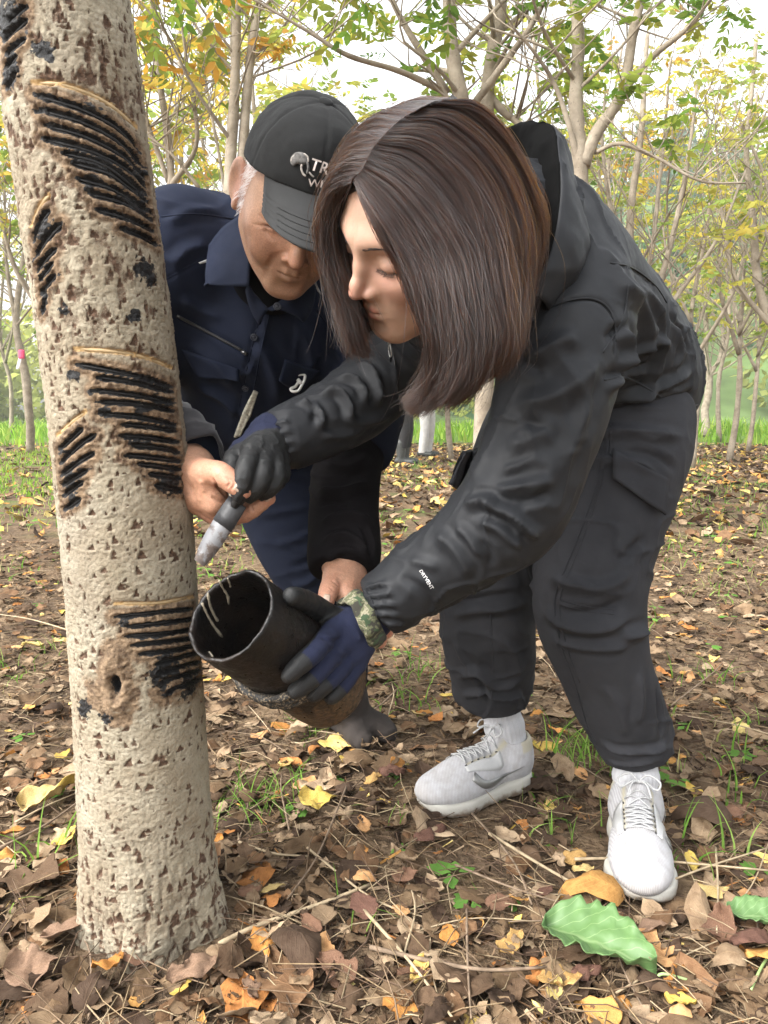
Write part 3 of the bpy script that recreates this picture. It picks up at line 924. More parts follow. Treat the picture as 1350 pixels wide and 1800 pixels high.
def make_bucket():
    nt, rng = 120, np.random.default_rng(3)
    th = np.arange(nt) * 2 * math.pi / nt
    prof = []          # (s, r, tag)  outside from the rim to the base, then the inside back
    for s in np.linspace(0, BK_L, 70): prof.append((s, BK_R + .0012 * math.sin(s * 40)))
    prof += [(BK_L + .001, BK_R - .004), (BK_L, BK_R - .02), (BK_L, .001)]
    nout = len(prof)
    prof += [(BK_L - .012, .001), (BK_L - .012, BK_R - .012)] + [(s, BK_R - .0055) for s in np.linspace(BK_L - .014, .002, 40)] + [(-.0005, BK_R - .003)]
    prof = np.array(prof)
    D = np.cos(th)[:, None] * BK_1 + np.sin(th)[:, None] * BK_2
    V = BK_O + prof[:, 0][:, None, None] * BK_A + prof[:, 1][:, None, None] * D[None]
    V = V.reshape(-1, 3)
    rad = (V - BK_O) - ((V - BK_O) @ BK_A)[:, None] * BK_A
    n = nrm(rad)
    out = np.repeat(np.arange(len(prof)) < nout - 2, nt)
    V = V + n * (np.where(out, .0013 * fbm(V, 30, 3, 4) + .0008 * fbm(V, 150, 2, 5), 0))[:, None]
    rim = np.repeat(np.abs(prof[:, 0]) < .003, nt)
    V = V + BK_A * (rim * (.0045 * fbm(V, 70, 3, 8)))[:, None]
    F = grid_faces(len(prof), nt, True)
    F = np.vstack([F, np.stack([(len(prof) - 1) * nt + np.arange(nt), (len(prof) - 1) * nt + (np.arange(nt) + 1) % nt, (np.arange(nt) + 1) % nt, np.arange(nt)], 1)])
    sl = np.clip((V - BK_O) @ BK_A / BK_L, 0, 1)
    m = NT('blackened_bark_tube'); co = m.coord()
    n1 = m.noise(24, 6, .65, co); n2 = m.noise(180, 5, .6, co); n3 = m.noise(70, 5, .65, co)
    c = m.mix(m.ramp(n1, [(.40, 0), (.66, 1)]), (.0025, .0024, .0025), (.014, .009, .0065))
    old = m.ramp(m.math('ADD', m.attr('low'), m.math('MULTIPLY', m.math('SUBTRACT', n3, .5), 1.1)), [(.62, 0), (.80, 1)])
    c = m.mix(old, c, m.mix(m.ramp(n2, [(.35, 0), (.65, 1)]), (.016, .010, .007), (.11, .066, .034)))
    c = m.mix(m.ramp(m.noise(420, 2, .5, co), [(.70, 0), (.76, .5)]), c, (.16, .15, .14))
    m.set(Base_Color=c, Roughness=m.ramp(n3, [(.3, .22), (.7, .60)]), Specular_IOR_Level=.35)
    m.bump(m.math('ADD', n2, n3), .6, .002)
    t = empty('sap_bucket', BK_O + BK_A * BK_L, 'blackened cylindrical sap bucket tilted towards the tree, held in gloved hand', 'bucket')
    link('body', mesh('body', V, F, True, {'low': sl}), m.m, t)
    rope = NT('tarred_rope'); rn = rope.noise(320, 3); rope.set(Base_Color=rope.mix(rope.ramp(rn, [(.50, 0), (.68, 1)]), (.010, .009, .008), (.26, .20, .13)), Roughness=.7); rope.bump(rn, .7, .002)
    for k, (s0, tilt, r) in enumerate(((.120, .014, .0060), (.134, .010, .0058), (.147, .006, .0050))):
        a = np.linspace(0, 2 * math.pi, 97)[:-1]
        pts = BK_O + (s0 + tilt * np.cos(a + 1.1))[:, None] * BK_A + (BK_R + r * .9) * (np.cos(a)[:, None] * BK_1 + np.sin(a)[:, None] * BK_2)
        V = []
        ns = 10
        for i in range(96):
            tan = nrm(pts[(i + 1) % 96] - pts[i - 1]); nn = nrm(pts[i] - BK_O - ((pts[i] - BK_O) @ BK_A) * BK_A); bb = np.cross(tan, nn)
            for j in range(ns):
                ph = j * 2 * math.pi / ns
                rr = r * (1 + .22 * math.cos(3 * ph + i * .9))
                V.append(pts[i] + rr * (math.cos(ph) * nn + math.sin(ph) * bb))
        Fq = []
        for i in range(96):
            for j in range(ns):
                i2 = (i + 1) % 96; j2 = (j + 1) % ns
                Fq.append((i * ns + j, i * ns + j2, i2 * ns + j2, i2 * ns + j))
        link('rope', mesh('rope', np.array(V), np.array(Fq)), rope.m, t)
    # pale sap that ran down the inner wall
    sapm = simple('dried_pale_sap', (.24, .205, .15), .4, .3, 120, .5, 260)
    f_in = lambda p: -(np.linalg.norm((p - BK_O) - ((p - BK_O) @ BK_A)[:, None] * BK_A, axis=1) - (BK_R - .0075))
    for pix, r in (([(382, 1018), (389, 1032), (397, 1045), (399, 1060)], .0036), ([(362, 1040), (366, 1062), (375, 1082), (380, 1090)], .0045), ([(352, 1058), (362, 1080), (374, 1100), (388, 1118)], .0042),
                   ([(397, 1014), (401, 1024), (402, 1030)], .0028), ([(364, 1143), (369, 1150), (371, 1153)], .0028)):
        ax = []
        for x, y in spline(np.array(pix, float), 12):
            r_ = ray(x, y)
            # far inner wall of the tube
            o = CAM - BK_O; dd = r_ - (r_ @ BK_A) * BK_A; oo = o - (o @ BK_A) * BK_A
            A_, B_, C_ = dd @ dd, 2 * dd @ oo, oo @ oo - (BK_R - .006) ** 2
            disc = max(B_ * B_ - 4 * A_ * C_, 0); tt = (-B_ + math.sqrt(disc)) / (2 * A_)
            ax.append(CAM + tt * r_)
        ax = np.array(ax)
        rr = r * .48 * (1 + .45 * noise(ax, 200, 3)) * np.r_[np.linspace(.8, 1, 9), 1.15, 1.1, .5]
        ax = ax + BK_A * .004; V, fl = tube(ax, rr, 8)
        link('sap_drip', mesh('sap_drip', V, fl), sapm, t)
    return t
BUCKET = make_bucket()

def make_knife():
    t = empty('scraper_knife', P(345, 985, 1.045), 'short stained scraper knife with black handle held against the trunk', 'knife')
    tip, mid, end = P(346, 987, 1.052), P(378, 938, 1.047), P(418, 882, 1.042)
    ax = nrm(end - tip); nv = nrm(-AX_F - ax * (-AX_F @ ax)); wv = np.cross(ax, nv)
    hw = [.0085, .0125, .0142, .0145, .0140, .0132]
    S = np.linspace(0, 1, 6); L = np.linalg.norm(end - tip)
    V = []
    for s, w in zip(S, hw):
        c = tip + ax * L * s + nv * (.004 * math.sin(s * 3.0))
        off = .004 * (1 - s)
        V += [c + wv * (w + off) + nv * .0003, c + wv * .2 * w + nv * .0005, c - wv * (w - off) + nv * .0003, c - wv * (w - off) - nv * .0003, c + wv * .2 * w - nv * .0005, c + wv * (w + off) - nv * .0003]
    F = []
    for i in range(5):
        for j in range(6):
            F.append((i * 6 + j, i * 6 + (j + 1) % 6, (i + 1) * 6 + (j + 1) % 6, (i + 1) * 6 + j))
    F += [(0, 1, 4, 5), (1, 2, 3, 4), (35, 34, 31, 30), (34, 33, 32, 31)]
    m = NT('stained_steel'); co = m.coord()
    n = m.noise(38, 6, .62, co, .3)
    stain = m.ramp(n, [(.44, 0), (.53, 1)])
    c = m.mix(stain, (.21, .213, .225), m.mix(m.noise(220, 3, .6, co), (.025, .022, .022), (.16, .12, .10)))
    m.set(Base_Color=c, Metallic=m.mix(stain, .25, .0), Roughness=m.mix(stain, .48, .65)); m.bump(m.noise(300, 3), .12, .0005)
    link('blade', mesh('blade', np.array(V), np.array(F), False), m.m, t)
    W_ = []
    for s, w in zip((.62, .75, .88, 1.0), (.0150, .0150, .0145, .0138)):
        c = tip + ax * L * s + nv * (.004 * math.sin(s * 3.0)); off = .004 * (1 - s)
        W_ += [c + wv * (w + off) + nv * .0018, c - wv * (w - off) + nv * .0018, c - wv * (w - off) - nv * .0018, c + wv * (w + off) - nv * .0018]
    Fb = [(i * 4 + j, i * 4 + (j + 1) % 4, (i + 1) * 4 + (j + 1) % 4, (i + 1) * 4 + j) for i in range(3) for j in range(4)] + [(3, 2, 1, 0), (12, 13, 14, 15)]
    link('ferrule', mesh('ferrule', np.array(W_), np.array(Fb), False), simple('blackened_steel', (.030, .031, .034), .5, .4, 60, .3, 300), t)
    rub = simple('black_rubber', (.012, .012, .013), .5, .3, 80, .3, 300)
    hp = spline([P(414, 890, 1.046), P(421, 877, 1.043), P(430, 862, 1.040), P(440, 842, 1.046), P(448, 826, 1.052)], 20)
    V, fl = tube(hp, np.r_[np.linspace(.0105, .0135, 6), np.full(10, .0125), np.linspace(.012, .009, 4)], 16, True, .62)
    link('handle', mesh('handle', V, fl), rub, t)
    return t
KNIFE = make_knife()
# ================================================================== the woman
W_ROOT = empty('person', G(1000, 1420), 'person with long dark hair in black rain jacket bending to hold the bucket', 'person')
W_R = np.array([camvec(.62, -.512, .595), camvec(-.76, -.579, .293), camvec(-.194, .634, .748)])
W_SC = 1.05
W_C = CAM + .0425 * AX_R + .3442 * AX_U + .9127 * AX_F

def w_local(p): return ((p - W_C.astype(F32)) @ W_R.T.astype(F32)) / W_SC
def w_world(q): return W_C + (np.asarray(q) * W_SC) @ W_R

NK = [P(800, 470, .99), P(870, 430, 1.06)]
def f_whead(p):
    d = f_face(w_local(p)) * W_SC
    return smin(d, rc(p, w_world((0, -.035, -.06)), NK[1], .052, .058), .03)

# clothes: skeleton of the jacket
LA, LAr = limb([(1010, 545, 1.10, .088), (985, 640, 1.075, .080), (955, 760, 1.065, .073), (905, 885, 1.065, .070), (850, 940, 1.08, .060), (770, 995, 1.105, .050), (712, 1033, 1.12, .045), (668, 1066, 1.13, .041)])
RA, RAr = limb([(850, 420, 1.22, .085), (790, 510, 1.26, .075), (715, 610, 1.27, .064), (652, 688, 1.23, .056), (592, 730, 1.18, .051), (525, 760, 1.135, .042), (482, 772, 1.115, .033)])
TO, TOr = limb([(1102, 702, 1.49, .130), (1078, 650, 1.45, .132), (1024, 580, 1.36, .131), (957, 500, 1.24, .127), (900, 440, 1.14, .110), (870, 410, 1.09, .080)])

def f_jacket_solid(p):
    d = chain(p, TO, TOr, .05)
    d = smin(d, ell(p, P(815, 558, 1.17), (.115, .10, .088)), .05)
    d = smin(d, rc(p, P(1000, 520, 1.16), P(850, 430, 1.20), .075, .075), .05)
    d = smin(d, chain(p, LA, LAr, .02), .045)
    d = smin(d, chain(p, RA, RAr, .02), .03)
    return d
COLLAR_C = P(772, 545, 1.03)
def f_jacket(p):
    d = f_jacket_solid(p)
    # stand-up collar round the neck
    cn = nrm(W_C - P(860, 470, 1.13)); q = p - P(800, 505, 1.045).astype(F32)
    s = q @ cn.astype(F32); r = np.linalg.norm(q - s[:, None] * cn.astype(F32), axis=1)
    tor = np.sqrt(np.maximum(np.abs(s) - .022, 0) ** 2 + (r - .086) ** 2) - .0075
    d = smin(d, tor, .02)
    # cut the sleeves off at the wrists
    for a, b in ((LA[-1], LA[-3]), (RA[-1], RA[-3])):
        n = nrm(a - b).astype(F32)
        near = np.linalg.norm(p - a.astype(F32), axis=1) < .12
        cut = (p - a.astype(F32)) @ n
        d = np.where(near, np.maximum(d, cut), d)
    # hem
    hn = nrm(TO[0] - TO[5]).astype(F32)
    d = np.maximum(d, (p - (TO[0] + hn * .012).astype(F32)) @ hn)
    return d

J_FOLDS = [
    # shoulder, upper arm and the bunching above the elbow
    ([(905, 655), (945, 625), (990, 600), (1020, 600)], .014, .008), ([(898, 712), (960, 704), (1020, 668), (1060, 622)], .017, .009),
    ([(888, 790), (940, 770), (985, 730)], .013, .005), ([(868, 868), (905, 858), (945, 850), (978, 842)], .010, .008),
    ([(846, 872), (868, 892), (900, 905), (930, 932), (950, 948)], .009, .013), ([(838, 915), (870, 925), (900, 950), (915, 962)], .008, .008),
    ([(815, 890), (850, 880), (880, 880)], .010, .008), ([(900, 615), (930, 640), (960, 650)], .010, -.006), ([(880, 830), (910, 818), (950, 800)], .007, .004),
    ([(962, 605), (1000, 650), (1022, 720), (1000, 790), (960, 870)], .013, .005), ([(905, 740), (940, 745), (975, 760)], .008, -.004), ([(1030, 630), (1035, 690), (1012, 770)], .010, .004), ([(905, 885), (935, 880), (965, 865)], .007, -.006),
    # forearm
    ([(760, 935), (790, 955), (815, 990), (822, 1020)], .011, .006), ([(800, 925), (825, 945), (850, 985)], .009, .006), ([(715, 985), (745, 990), (775, 1000)], .009, .004),
    ([(700, 1010), (735, 1030), (760, 1060), (765, 1080)], .009, -.004), ([(840, 945), (860, 975), (862, 1000)], .008, -.005),
    # gathered cuff
    ([(640, 1035), (660, 1030), (685, 1022)], .004, .005), ([(642, 1048), (668, 1046), (695, 1040)], .004, .005), ([(648, 1064), (674, 1062), (700, 1060)], .004, .005), ([(655, 1080), (680, 1078), (705, 1080)], .004, .005), ([(665, 1095), (688, 1094), (712, 1098)], .004, .005),
    # body: long drag folds from the shoulder down the back and hip
    ([(1075, 500), (1120, 520), (1140, 580), (1125, 660)], .016, .008), ([(1110, 490), (1150, 530), (1165, 590), (1150, 640)], .012, .007), ([(1090, 560), (1105, 610), (1090, 660), (1060, 690)], .013, .010),
    ([(1140, 560), (1160, 620), (1140, 680), (1100, 710)], .012, .009), ([(1180, 570), (1195, 620), (1180, 660)], .010, .006), ([(1060, 665), (1110, 650), (1150, 635)], .009, -.008),
    ([(1075, 705), (1130, 690), (1180, 670), (1222, 650)], .011, .012), ([(1070, 728), (1130, 718), (1190, 700), (1225, 685)], .009, -.010), ([(1060, 600), (1085, 580), (1110, 570)], .008, -.006), ([(1085, 640), (1120, 620), (1150, 605), (1170, 600)], .009, .007),
    ([(1050, 430), (1085, 470), (1110, 520)], .014, .004), ([(1170, 545), (1200, 590), (1215, 630)], .008, -.005),
    ([(960, 540), (1000, 528), (1050, 528), (1080, 560), (1082, 620)], .0025, -.0045, 'seam'), ([(1060, 660), (1100, 660), (1160, 690)], .0022, -.0025, 'seam'), ([(1075, 465), (1110, 472), (1150, 500)], .0022, -.0025, 'seam'),
    # chest and far sleeve
    ([(690, 590), (693, 640), (697, 690)], .004, .003, 'seam'), ([(620, 640), (650, 650), (665, 690), (660, 715)], .009, .010), ([(585, 665), (620, 668), (640, 690), (640, 715)], .008, .010), ([(560, 695), (590, 690), (610, 712), (612, 745)], .008, .011),
    ([(520, 712), (545, 712), (562, 735), (560, 760)], .008, .009), ([(600, 740), (640, 742), (690, 730)], .009, .006), ([(560, 765), (600, 765), (650, 752)], .008, .005), ([(540, 700), (552, 722), (552, 745)], .006, -.007), ([(628, 672), (646, 690), (644, 712)], .006, -.008),
    ([(472, 740), (490, 745), (510, 742)], .0035, .0045), ([(474, 756), (494, 760), (516, 756)], .0035, .0045), ([(478, 772), (498, 776), (520, 774)], .0035, .0045), ([(484, 788), (502, 792), (524, 790)], .0035, .0045),
]
nyl = cloth('black_nylon', (.0175, .0186, .0212), .60, 0, .20, 1500, .15, .12)
fleece = simple('black_lining', (.004, .004, .004), .95, .2, 60)
def jdisp(V, N):
    o = 1.15 * creases(f_jacket, V, N, J_FOLDS)
    o += .0035 * fbm(V, 9, 2, 3) + crumple(V, [1.0, 1.0, .55], 20, .0055, 201, 4.5) + crumple(V, [.5, 1.0, 1.0], 26, .0034, 221, 4) + .0006 * fbm(V, 60, 2, 4)
    return o
jpts = np.vstack([LA, RA, TO])
jl, jh = bounds(jpts, .16)
W_JACKET = sdf_obj('jacket', f_jacket, jl, jh, .0042, nyl, W_ROOT, jdisp)

# hood, a folded sheet standing up behind the head
def make_hood():
    rim = [(930, 512, .965), (968, 440, .965), (985, 345, .985), (981, 262, 1.01), (968, 214, 1.045), (925, 214, 1.10), (884, 230, 1.15), (830, 300, 1.20)]
    mid = [(962, 540, 1.0), (1015, 470, 1.0), (1035, 415, 1.03), (1022, 365, 1.08), (1005, 320, 1.13), (955, 300, 1.19), (895, 320, 1.23), (840, 370, 1.25)]
    bas = [(955, 560, 1.05), (1000, 520, 1.05), (1030, 470, 1.075), (1030, 425, 1.11), (1010, 385, 1.15), (965, 370, 1.2), (905, 380, 1.22), (850, 410, 1.23)]
    inn = [(885, 525, 1.0), (912, 450, 1.02), (925, 375, 1.06), (928, 320, 1.09), (918, 296, 1.12), (892, 298, 1.16), (862, 310, 1.19), (830, 345, 1.21)]
    rows = []
    for l in (inn, rim, mid, bas):
        rows.append(spline(np.array([P(*q) for q in l]), 60))
    rows = np.array(rows)                       # 4 x 60 x 3
    S = np.stack([spline(rows[:, j], 34) for j in range(60)], 1)
    N = vnormals(S.reshape(-1, 3).astype(F32), grid_faces(34, 60))
    c = S.reshape(-1, 3).mean(0)
    if ((S.reshape(-1, 3) - c) * N).sum() < 0: S = S[:, ::-1]; N = vnormals(S.reshape(-1, 3).astype(F32), grid_faces(34, 60))
    V0 = S.reshape(-1, 3)
    o = .006 * fbm(V0, 14, 2, 5) + .004 * np.clip(1 - np.abs(fbm(V0, 22, 2, 9)) * 2.4, 0, 1) ** 2
    W0 = (V0 + N * o[:, None]).reshape(S.shape)
    inner0 = np.linalg.norm(W0[0].mean(0) - rows[0].mean(0)) < np.linalg.norm(W0[-1].mean(0) - rows[0].mean(0))
    A_, B_ = (W0[:12], W0[11:]) if inner0 else (W0[22:], W0[:23])
    V, F = shell(A_, .003); link('hood_lining', mesh('hood_lining', V, F), fleece, W_JACKET)
    V, F = shell(B_, .004)
    return link('hood', mesh('hood', V, F), nyl, W_JACKET)
make_hood()

# zip with its pull
def make_zip():
    met = simple('zip_metal', (.45, .45, .44), .32, .2, 60, metallic=.9)
    p, _ = trace(f_jacket, [(688, 588), (690, 602), (692, 625), (694, 650), (697, 690)])
    g = grad(f_jacket, p.astype(F32), .003)[1]
    mb = MB()
    add_tube(mb, spline(p + g * .002, 24), .0016, 6)
    o = link('zip', mb.mesh('zip'), simple('zip_tape', (.02, .02, .021), .5), W_JACKET)
    c = p[1] + g[1] * .006
    a = np.linspace(0, 2 * math.pi, 25)
    dn = nrm(p[2] - p[1]); sd_ = nrm(np.cross(dn, g[1]))
    loop = c + dn * .010 + np.cos(a)[:, None] * sd_ * (.0035 + .0012 * np.sin(a))[:, None] - np.sin(a)[:, None] * -dn * .0105
    mb = MB(); add_tube(mb, loop, .0010, 6)
    add_tube(mb, np.array([c - dn * .004, c + dn * .002]), .0026, 8)
    link('zip_pull', mb.mesh('zip_pull'), met, W_JACKET)
    mb = MB(); add_tube(mb, spline([c + dn * .021, c + dn * .034, c + dn * .052 + g[1] * -.002], 8), [.001, .0016, .0022, .0024, .0024, .0024, .0023, .0016], 8)
    link('pull_cord', mb.mesh('pull_cord'), fleece, W_JACKET)
make_zip()

# printed words
JB = bvh_of(W_JACKET)
def text_on(bvh, word, pix_a, pix_b, size, mat, parent, name='lettering', lift=.0012):
    """flat lettering laid on a finished surface from pixel a to pixel b (baseline)"""
    cu = bpy.data.curves.new(name, 'FONT'); cu.body = word; cu.size = 1.0; cu.resolution_u = 3; cu.offset = .012
    to = bpy.data.objects.new(name, cu); COL.objects.link(to)
    bpy.context.view_layer.update()
    me = bpy.data.meshes.new_from_object(to.evaluated_get(bpy.context.evaluated_depsgraph_get()))
    bpy.data.objects.remove(to); bpy.data.curves.remove(cu)
    n = len(me.vertices); co = np.zeros(n * 3, F32); me.vertices.foreach_get('co', co); co = co.reshape(-1, 3)
    w = co[:, 0].max()
    a = np.array(pix_a, float); b = np.array(pix_b, float); ux = (b - a) / w; uy = np.array([ux[1], -ux[0]]); uy = uy / np.linalg.norm(uy) * size
    pix = a + co[:, :1] * ux + co[:, 1:2] * uy
    pts, g, ok = cast(bvh, pix)
    me.vertices.foreach_set('co', (pts + g * lift).astype(F32).ravel()); me.update()
    return link(name, me, mat, parent)
white_print = simple('white_print', (.62, .62, .62), .5, .1)
text_on(JB, 'DRYVENT', (737, 1003), (758, 1036), 8.5, white_print, W_JACKET)
text_on(JB, 'NO', (852, 664), (866, 664), 9, simple('grey_print', (.2, .2, .2), .5), W_JACKET)
for l in ([(955, 545), (1000, 528), (1045, 526), (1075, 550), (1084, 600)], [(1062, 668), (1100, 664), (1150, 690), (1180, 712)], [(1072, 462), (1110, 470), (1150, 500), (1172, 532)], [(1105, 500), (1095, 560), (1060, 620)], [(640, 1036), (655, 1060), (664, 1085), (677, 1110)], [(1100, 735), (1160, 728), (1226, 712)]):
    seam(JB, l, .0016, nyl, W_JACKET)

# ---- trousers
LL, LLr = limb([(1106, 735, 1.44, .117), (1090, 810, 1.41, .108), (1070, 890, 1.385, .098), (1043, 990, 1.36, .089), (1033, 1060, 1.35, .087), (1048, 1130, 1.365, .076), (1074, 1205, 1.40, .070), (1100, 1262, 1.435, .067), (1112, 1302, 1.455, .058), (1116, 1322, 1.46, .047)])
RL, RLr = limb([(975, 730, 1.60, .116), (932, 800, 1.58, .106), (897, 890, 1.555, .095), (870, 990, 1.535, .087), (860, 1060, 1.53, .083), (861, 1130, 1.555, .081), (864, 1168, 1.59, .075), (866, 1200, 1.61, .070), (868, 1218, 1.62, .057), (868, 1228, 1.625, .044)])
def f_trs(p):
    d = smin(chain(p, LL, LLr, .03), chain(p, RL, RLr, .03), .025)
    d = smin(d, ell(p, P(1080, 690, 1.52), (.125, .125, .10)), .05)
    d = np.maximum(d, p[:, 2] - .86)
    for a, b in ((LL[-1], LL[-3]), (RL[-1], RL[-3])):
        n = nrm(a - b).astype(F32); near = np.linalg.norm(p - a.astype(F32), axis=1) < .12
        d = np.where(near, np.maximum(d, (p - a.astype(F32)) @ n), d)
    return d
T_FOLDS = [
    ([(985, 815), (1050, 808), (1120, 815), (1175, 850)], .010, .007), ([(1000, 768), (1070, 760), (1150, 762), (1210, 770)], .012, .009), ([(1090, 790), (1150, 800), (1195, 830)], .009, -.006),
    ([(955, 1010), (1010, 1030), (1070, 1032), (1120, 1000)], .013, .010), ([(945, 1070), (1000, 1100), (1060, 1105), (1140, 1070)], .013, .012), ([(990, 1075), (1050, 1075), (1110, 1052)], .010, -.010),
    ([(1150, 1050), (1155, 1080), (1130, 1110), (1090, 1120)], .012, .012), ([(960, 1120), (1010, 1135), (1070, 1140), (1130, 1130)], .010, .006), ([(1085, 985), (1110, 970), (1135, 940)], .010, -.008),
    ([(1120, 1180), (1125, 1230), (1120, 1280)], .011, .007), ([(1060, 1200), (1090, 1250), (1100, 1300)], .012, .005), ([(1050, 1300), (1090, 1320), (1150, 1318), (1178, 1300)], .009, .008), ([(1058, 1338), (1100, 1345), (1165, 1335)], .006, .005), ([(1150, 1200), (1160, 1260), (1165, 1300)], .009, -.006),
    ([(790, 1085), (830, 1075), (880, 1070), (935, 1058)], .011, .010), ([(800, 1060), (850, 1050), (920, 1040)], .008, -.008), ([(800, 1195), (840, 1180), (875, 1205), (925, 1190)], .011, .010), ([(808, 1225), (850, 1215), (890, 1225), (922, 1215)], .009, .010), ([(825, 1180), (850, 1205), (862, 1240)], .007, -.008), ([(905, 1215), (918, 1235), (910, 1250)], .007, .009),
    ([(820, 800), (850, 790), (890, 792)], .009, .007), ([(818, 830), (860, 818), (900, 822)], .008, .006), ([(880, 1120), (905, 1150), (915, 1190)], .010, .005), ([(915, 960), (925, 1010), (940, 1040)], .009, .006), ([(800, 1120), (815, 1160), (840, 1190)], .009, .005),
    ([(1060, 775), (1045, 860), (1010, 960), (975, 1050), (985, 1130), (1010, 1200), (1030, 1270), (1050, 1330)], .0022, -.0022, 'seam'), ([(1068, 775), (1053, 862), (1018, 962), (983, 1052), (992, 1130)], .002, .0014, 'seam'), ([(985, 1055), (1030, 1066), (1080, 1072)], .0022, -.0026, 'seam'), ([(1072, 745), (1070, 800)], .002, -.002, 'seam'), ([(985, 1062), (1030, 1073), (1080, 1079)], .0018, .0015, 'seam'), ([(862, 1080), (866, 1150), (864, 1250)], .002, -.0015, 'seam'),
]
cot = cloth('charcoal_cotton', (.0270, .0275, .0315), .82, .0, .2, 1300, .25, .35)
def tdisp(V, N):
    o = 1.05 * creases(f_trs, V, N, T_FOLDS)
    return o + .0045 * fbm(V, 8, 2, 13) + crumple(V, [.55, .55, 1.0], 22, .0055, 301) + crumple(V, [1.0, 1.0, .5], 18, .0040, 321) + .0005 * fbm(V, 70, 2, 14)
tl, th_ = bounds(np.vstack([LL, RL]), .15); th_[2] = .88
W_TRS = sdf_obj('trousers', f_trs, tl, th_, .0044, cot, W_ROOT, tdisp)

TB = bvh_of(W_TRS)
def flap(pix, bvh, lift, thick, mat, parent, name, nu=10, nv=14):
    """a sewn-on flap: quad of pixel corners laid on a finished surface, with a free lower edge"""
    a, b, c, d = [np.array(q, float) for q in pix]       # top-left, top-right, bottom-right, bottom-left
    S = [(a + (d - a) * u) * (1 - v) + (b + (c - b) * u) * v for u in np.linspace(0, 1, nu) for v in np.linspace(0, 1, nv)]
    pts, g, ok = cast(bvh, S)
    dz = ((pts - CAM) @ AX_F).reshape(nu, nv)
    for _ in range(3):
        e = np.pad(dz, 1, mode='edge'); dz = (e[:-2, 1:-1] + e[2:, 1:-1] + e[1:-1, :-2] + e[1:-1, 2:] + 2 * dz) / 6
    pts = np.array([P(x, y, q) for (x, y), q in zip(S, dz.ravel())])
    u = np.repeat(np.linspace(0, 1, nu), nv); gm = nrm(g.mean(0))
    pts = pts + gm * (lift * (.35 + .65 * u) + .0025 * np.sin(np.tile(np.linspace(0, 8, nv), nu)) * u)[:, None]
    V, F = shell(pts.reshape(nu, nv, 3), thick)
    return link(name, mesh(name, V, F), mat, parent)
flap([(1076, 790), (1172, 842), (1164, 905), (1074, 842)], TB, .008, .004, cot, W_TRS, 'pocket_flap')
flap([(842, 790), (818, 800), (800, 852), (818, 868)], TB, .012, .008, cot, W_TRS, 'pocket_flap')
for l in ([(1060, 775), (1045, 860), (1010, 960), (975, 1050), (985, 1130), (1010, 1200), (1030, 1270), (1050, 1310)], [(1069, 775), (1054, 862), (1019, 962), (984, 1052), (994, 1130), (1019, 1200)], [(985, 1055), (1030, 1066), (1080, 1072)], [(985, 1063), (1030, 1074), (1080, 1080)], [(1074, 745), (1072, 800)], [(862, 1080), (866, 1150), (864, 1230)], [(845, 730), (822, 800), (805, 880), (795, 960)]):
    seam(TB, l, .0013, cot, W_TRS)

mb = MB(); add_tube(mb, np.array([P(1160, 895, 1.33), P(1163, 912, 1.33), P(1160, 925, 1.33)]), .0035, 6)
link('strap_end', mb.mesh('strap_end'), fleece, W_TRS)

# ---- socks and shoes
sock = NT('white_ribbed_cotton'); sw = sock.noise(90, 3)
sock.set(Base_Color=sock.mix(sw, (.40, .40, .42), (.50, .50, .52)), Roughness=.9); sock.bump(sock.noise(1200, 2), .3, .001)
def make_sock(top, bot, name='sock'):
    n, m = 46, 96
    s = np.linspace(0, 1, n)
    pts = np.asarray(top) + (np.asarray(bot) - np.asarray(top)) * s[:, None]
    th = np.arange(m) * 2 * math.pi / m
    T = nrm(pts[-1] - pts[0]); A = nrm(np.cross(T, [0, 1, 0])); Bn = np.cross(T, A)
    r = .0385 + .004 * s[:, None] + .0011 * np.cos(th * 26)[None] + .0016 * np.sin(s * 22)[:, None]
    V = pts[:, None] + r[..., None] * (np.cos(th)[None, :, None] * A + np.sin(th)[None, :, None] * Bn)
    return link(name, mesh(name, V.reshape(-1, 3), grid_faces(n, m, True)), sock.m, W_ROOT)

knit = NT('white_knit'); kn_ = knit.noise(70, 4)
kw = knit.n('TexWave', wave_type='BANDS', bands_direction='X'); kw.inputs['Scale'].default_value = 110; kw.inputs['Distortion'].default_value = .6
knit.l(knit.coord(), kw.inputs['Vector'])
kc = knit.mix(knit.ramp(kn_, [(.4, 0), (.75, 1)]), (.43, .425, .44), (.33, .32, .31))
kc = knit.mix(knit.ramp(kw.outputs['Fac'], [(.2, .5), (.55, 0)]), kc, (.23, .225, .24))
kc = knit.mix(knit.attr('mud'), kc, (.22, .175, .125)); kc = knit.mix(knit.attr('panel'), kc, (.40, .365, .27))
knit.set(Base_Color=kc, Roughness=.85); knit.bump(kw.outputs['Fac'], .25, .001)
foam = NT('white_foam_sole'); fo = foam.noise(60, 5)
foam.set(Base_Color=foam.mix(foam.ramp(foam.math('ADD', fo, foam.attr('mud')), [(.5, 0), (.95, 1)]), (.40, .385, .345), (.16, .12, .085)), Roughness=.6); foam.bump(foam.noise(160, 3), .25, .002)
lace_m = simple('white_lace', (.40, .40, .40), .85, .12, 200)
logo_m = simple('silver_foil', (.23, .23, .225), .35, .15, 60, metallic=.5)

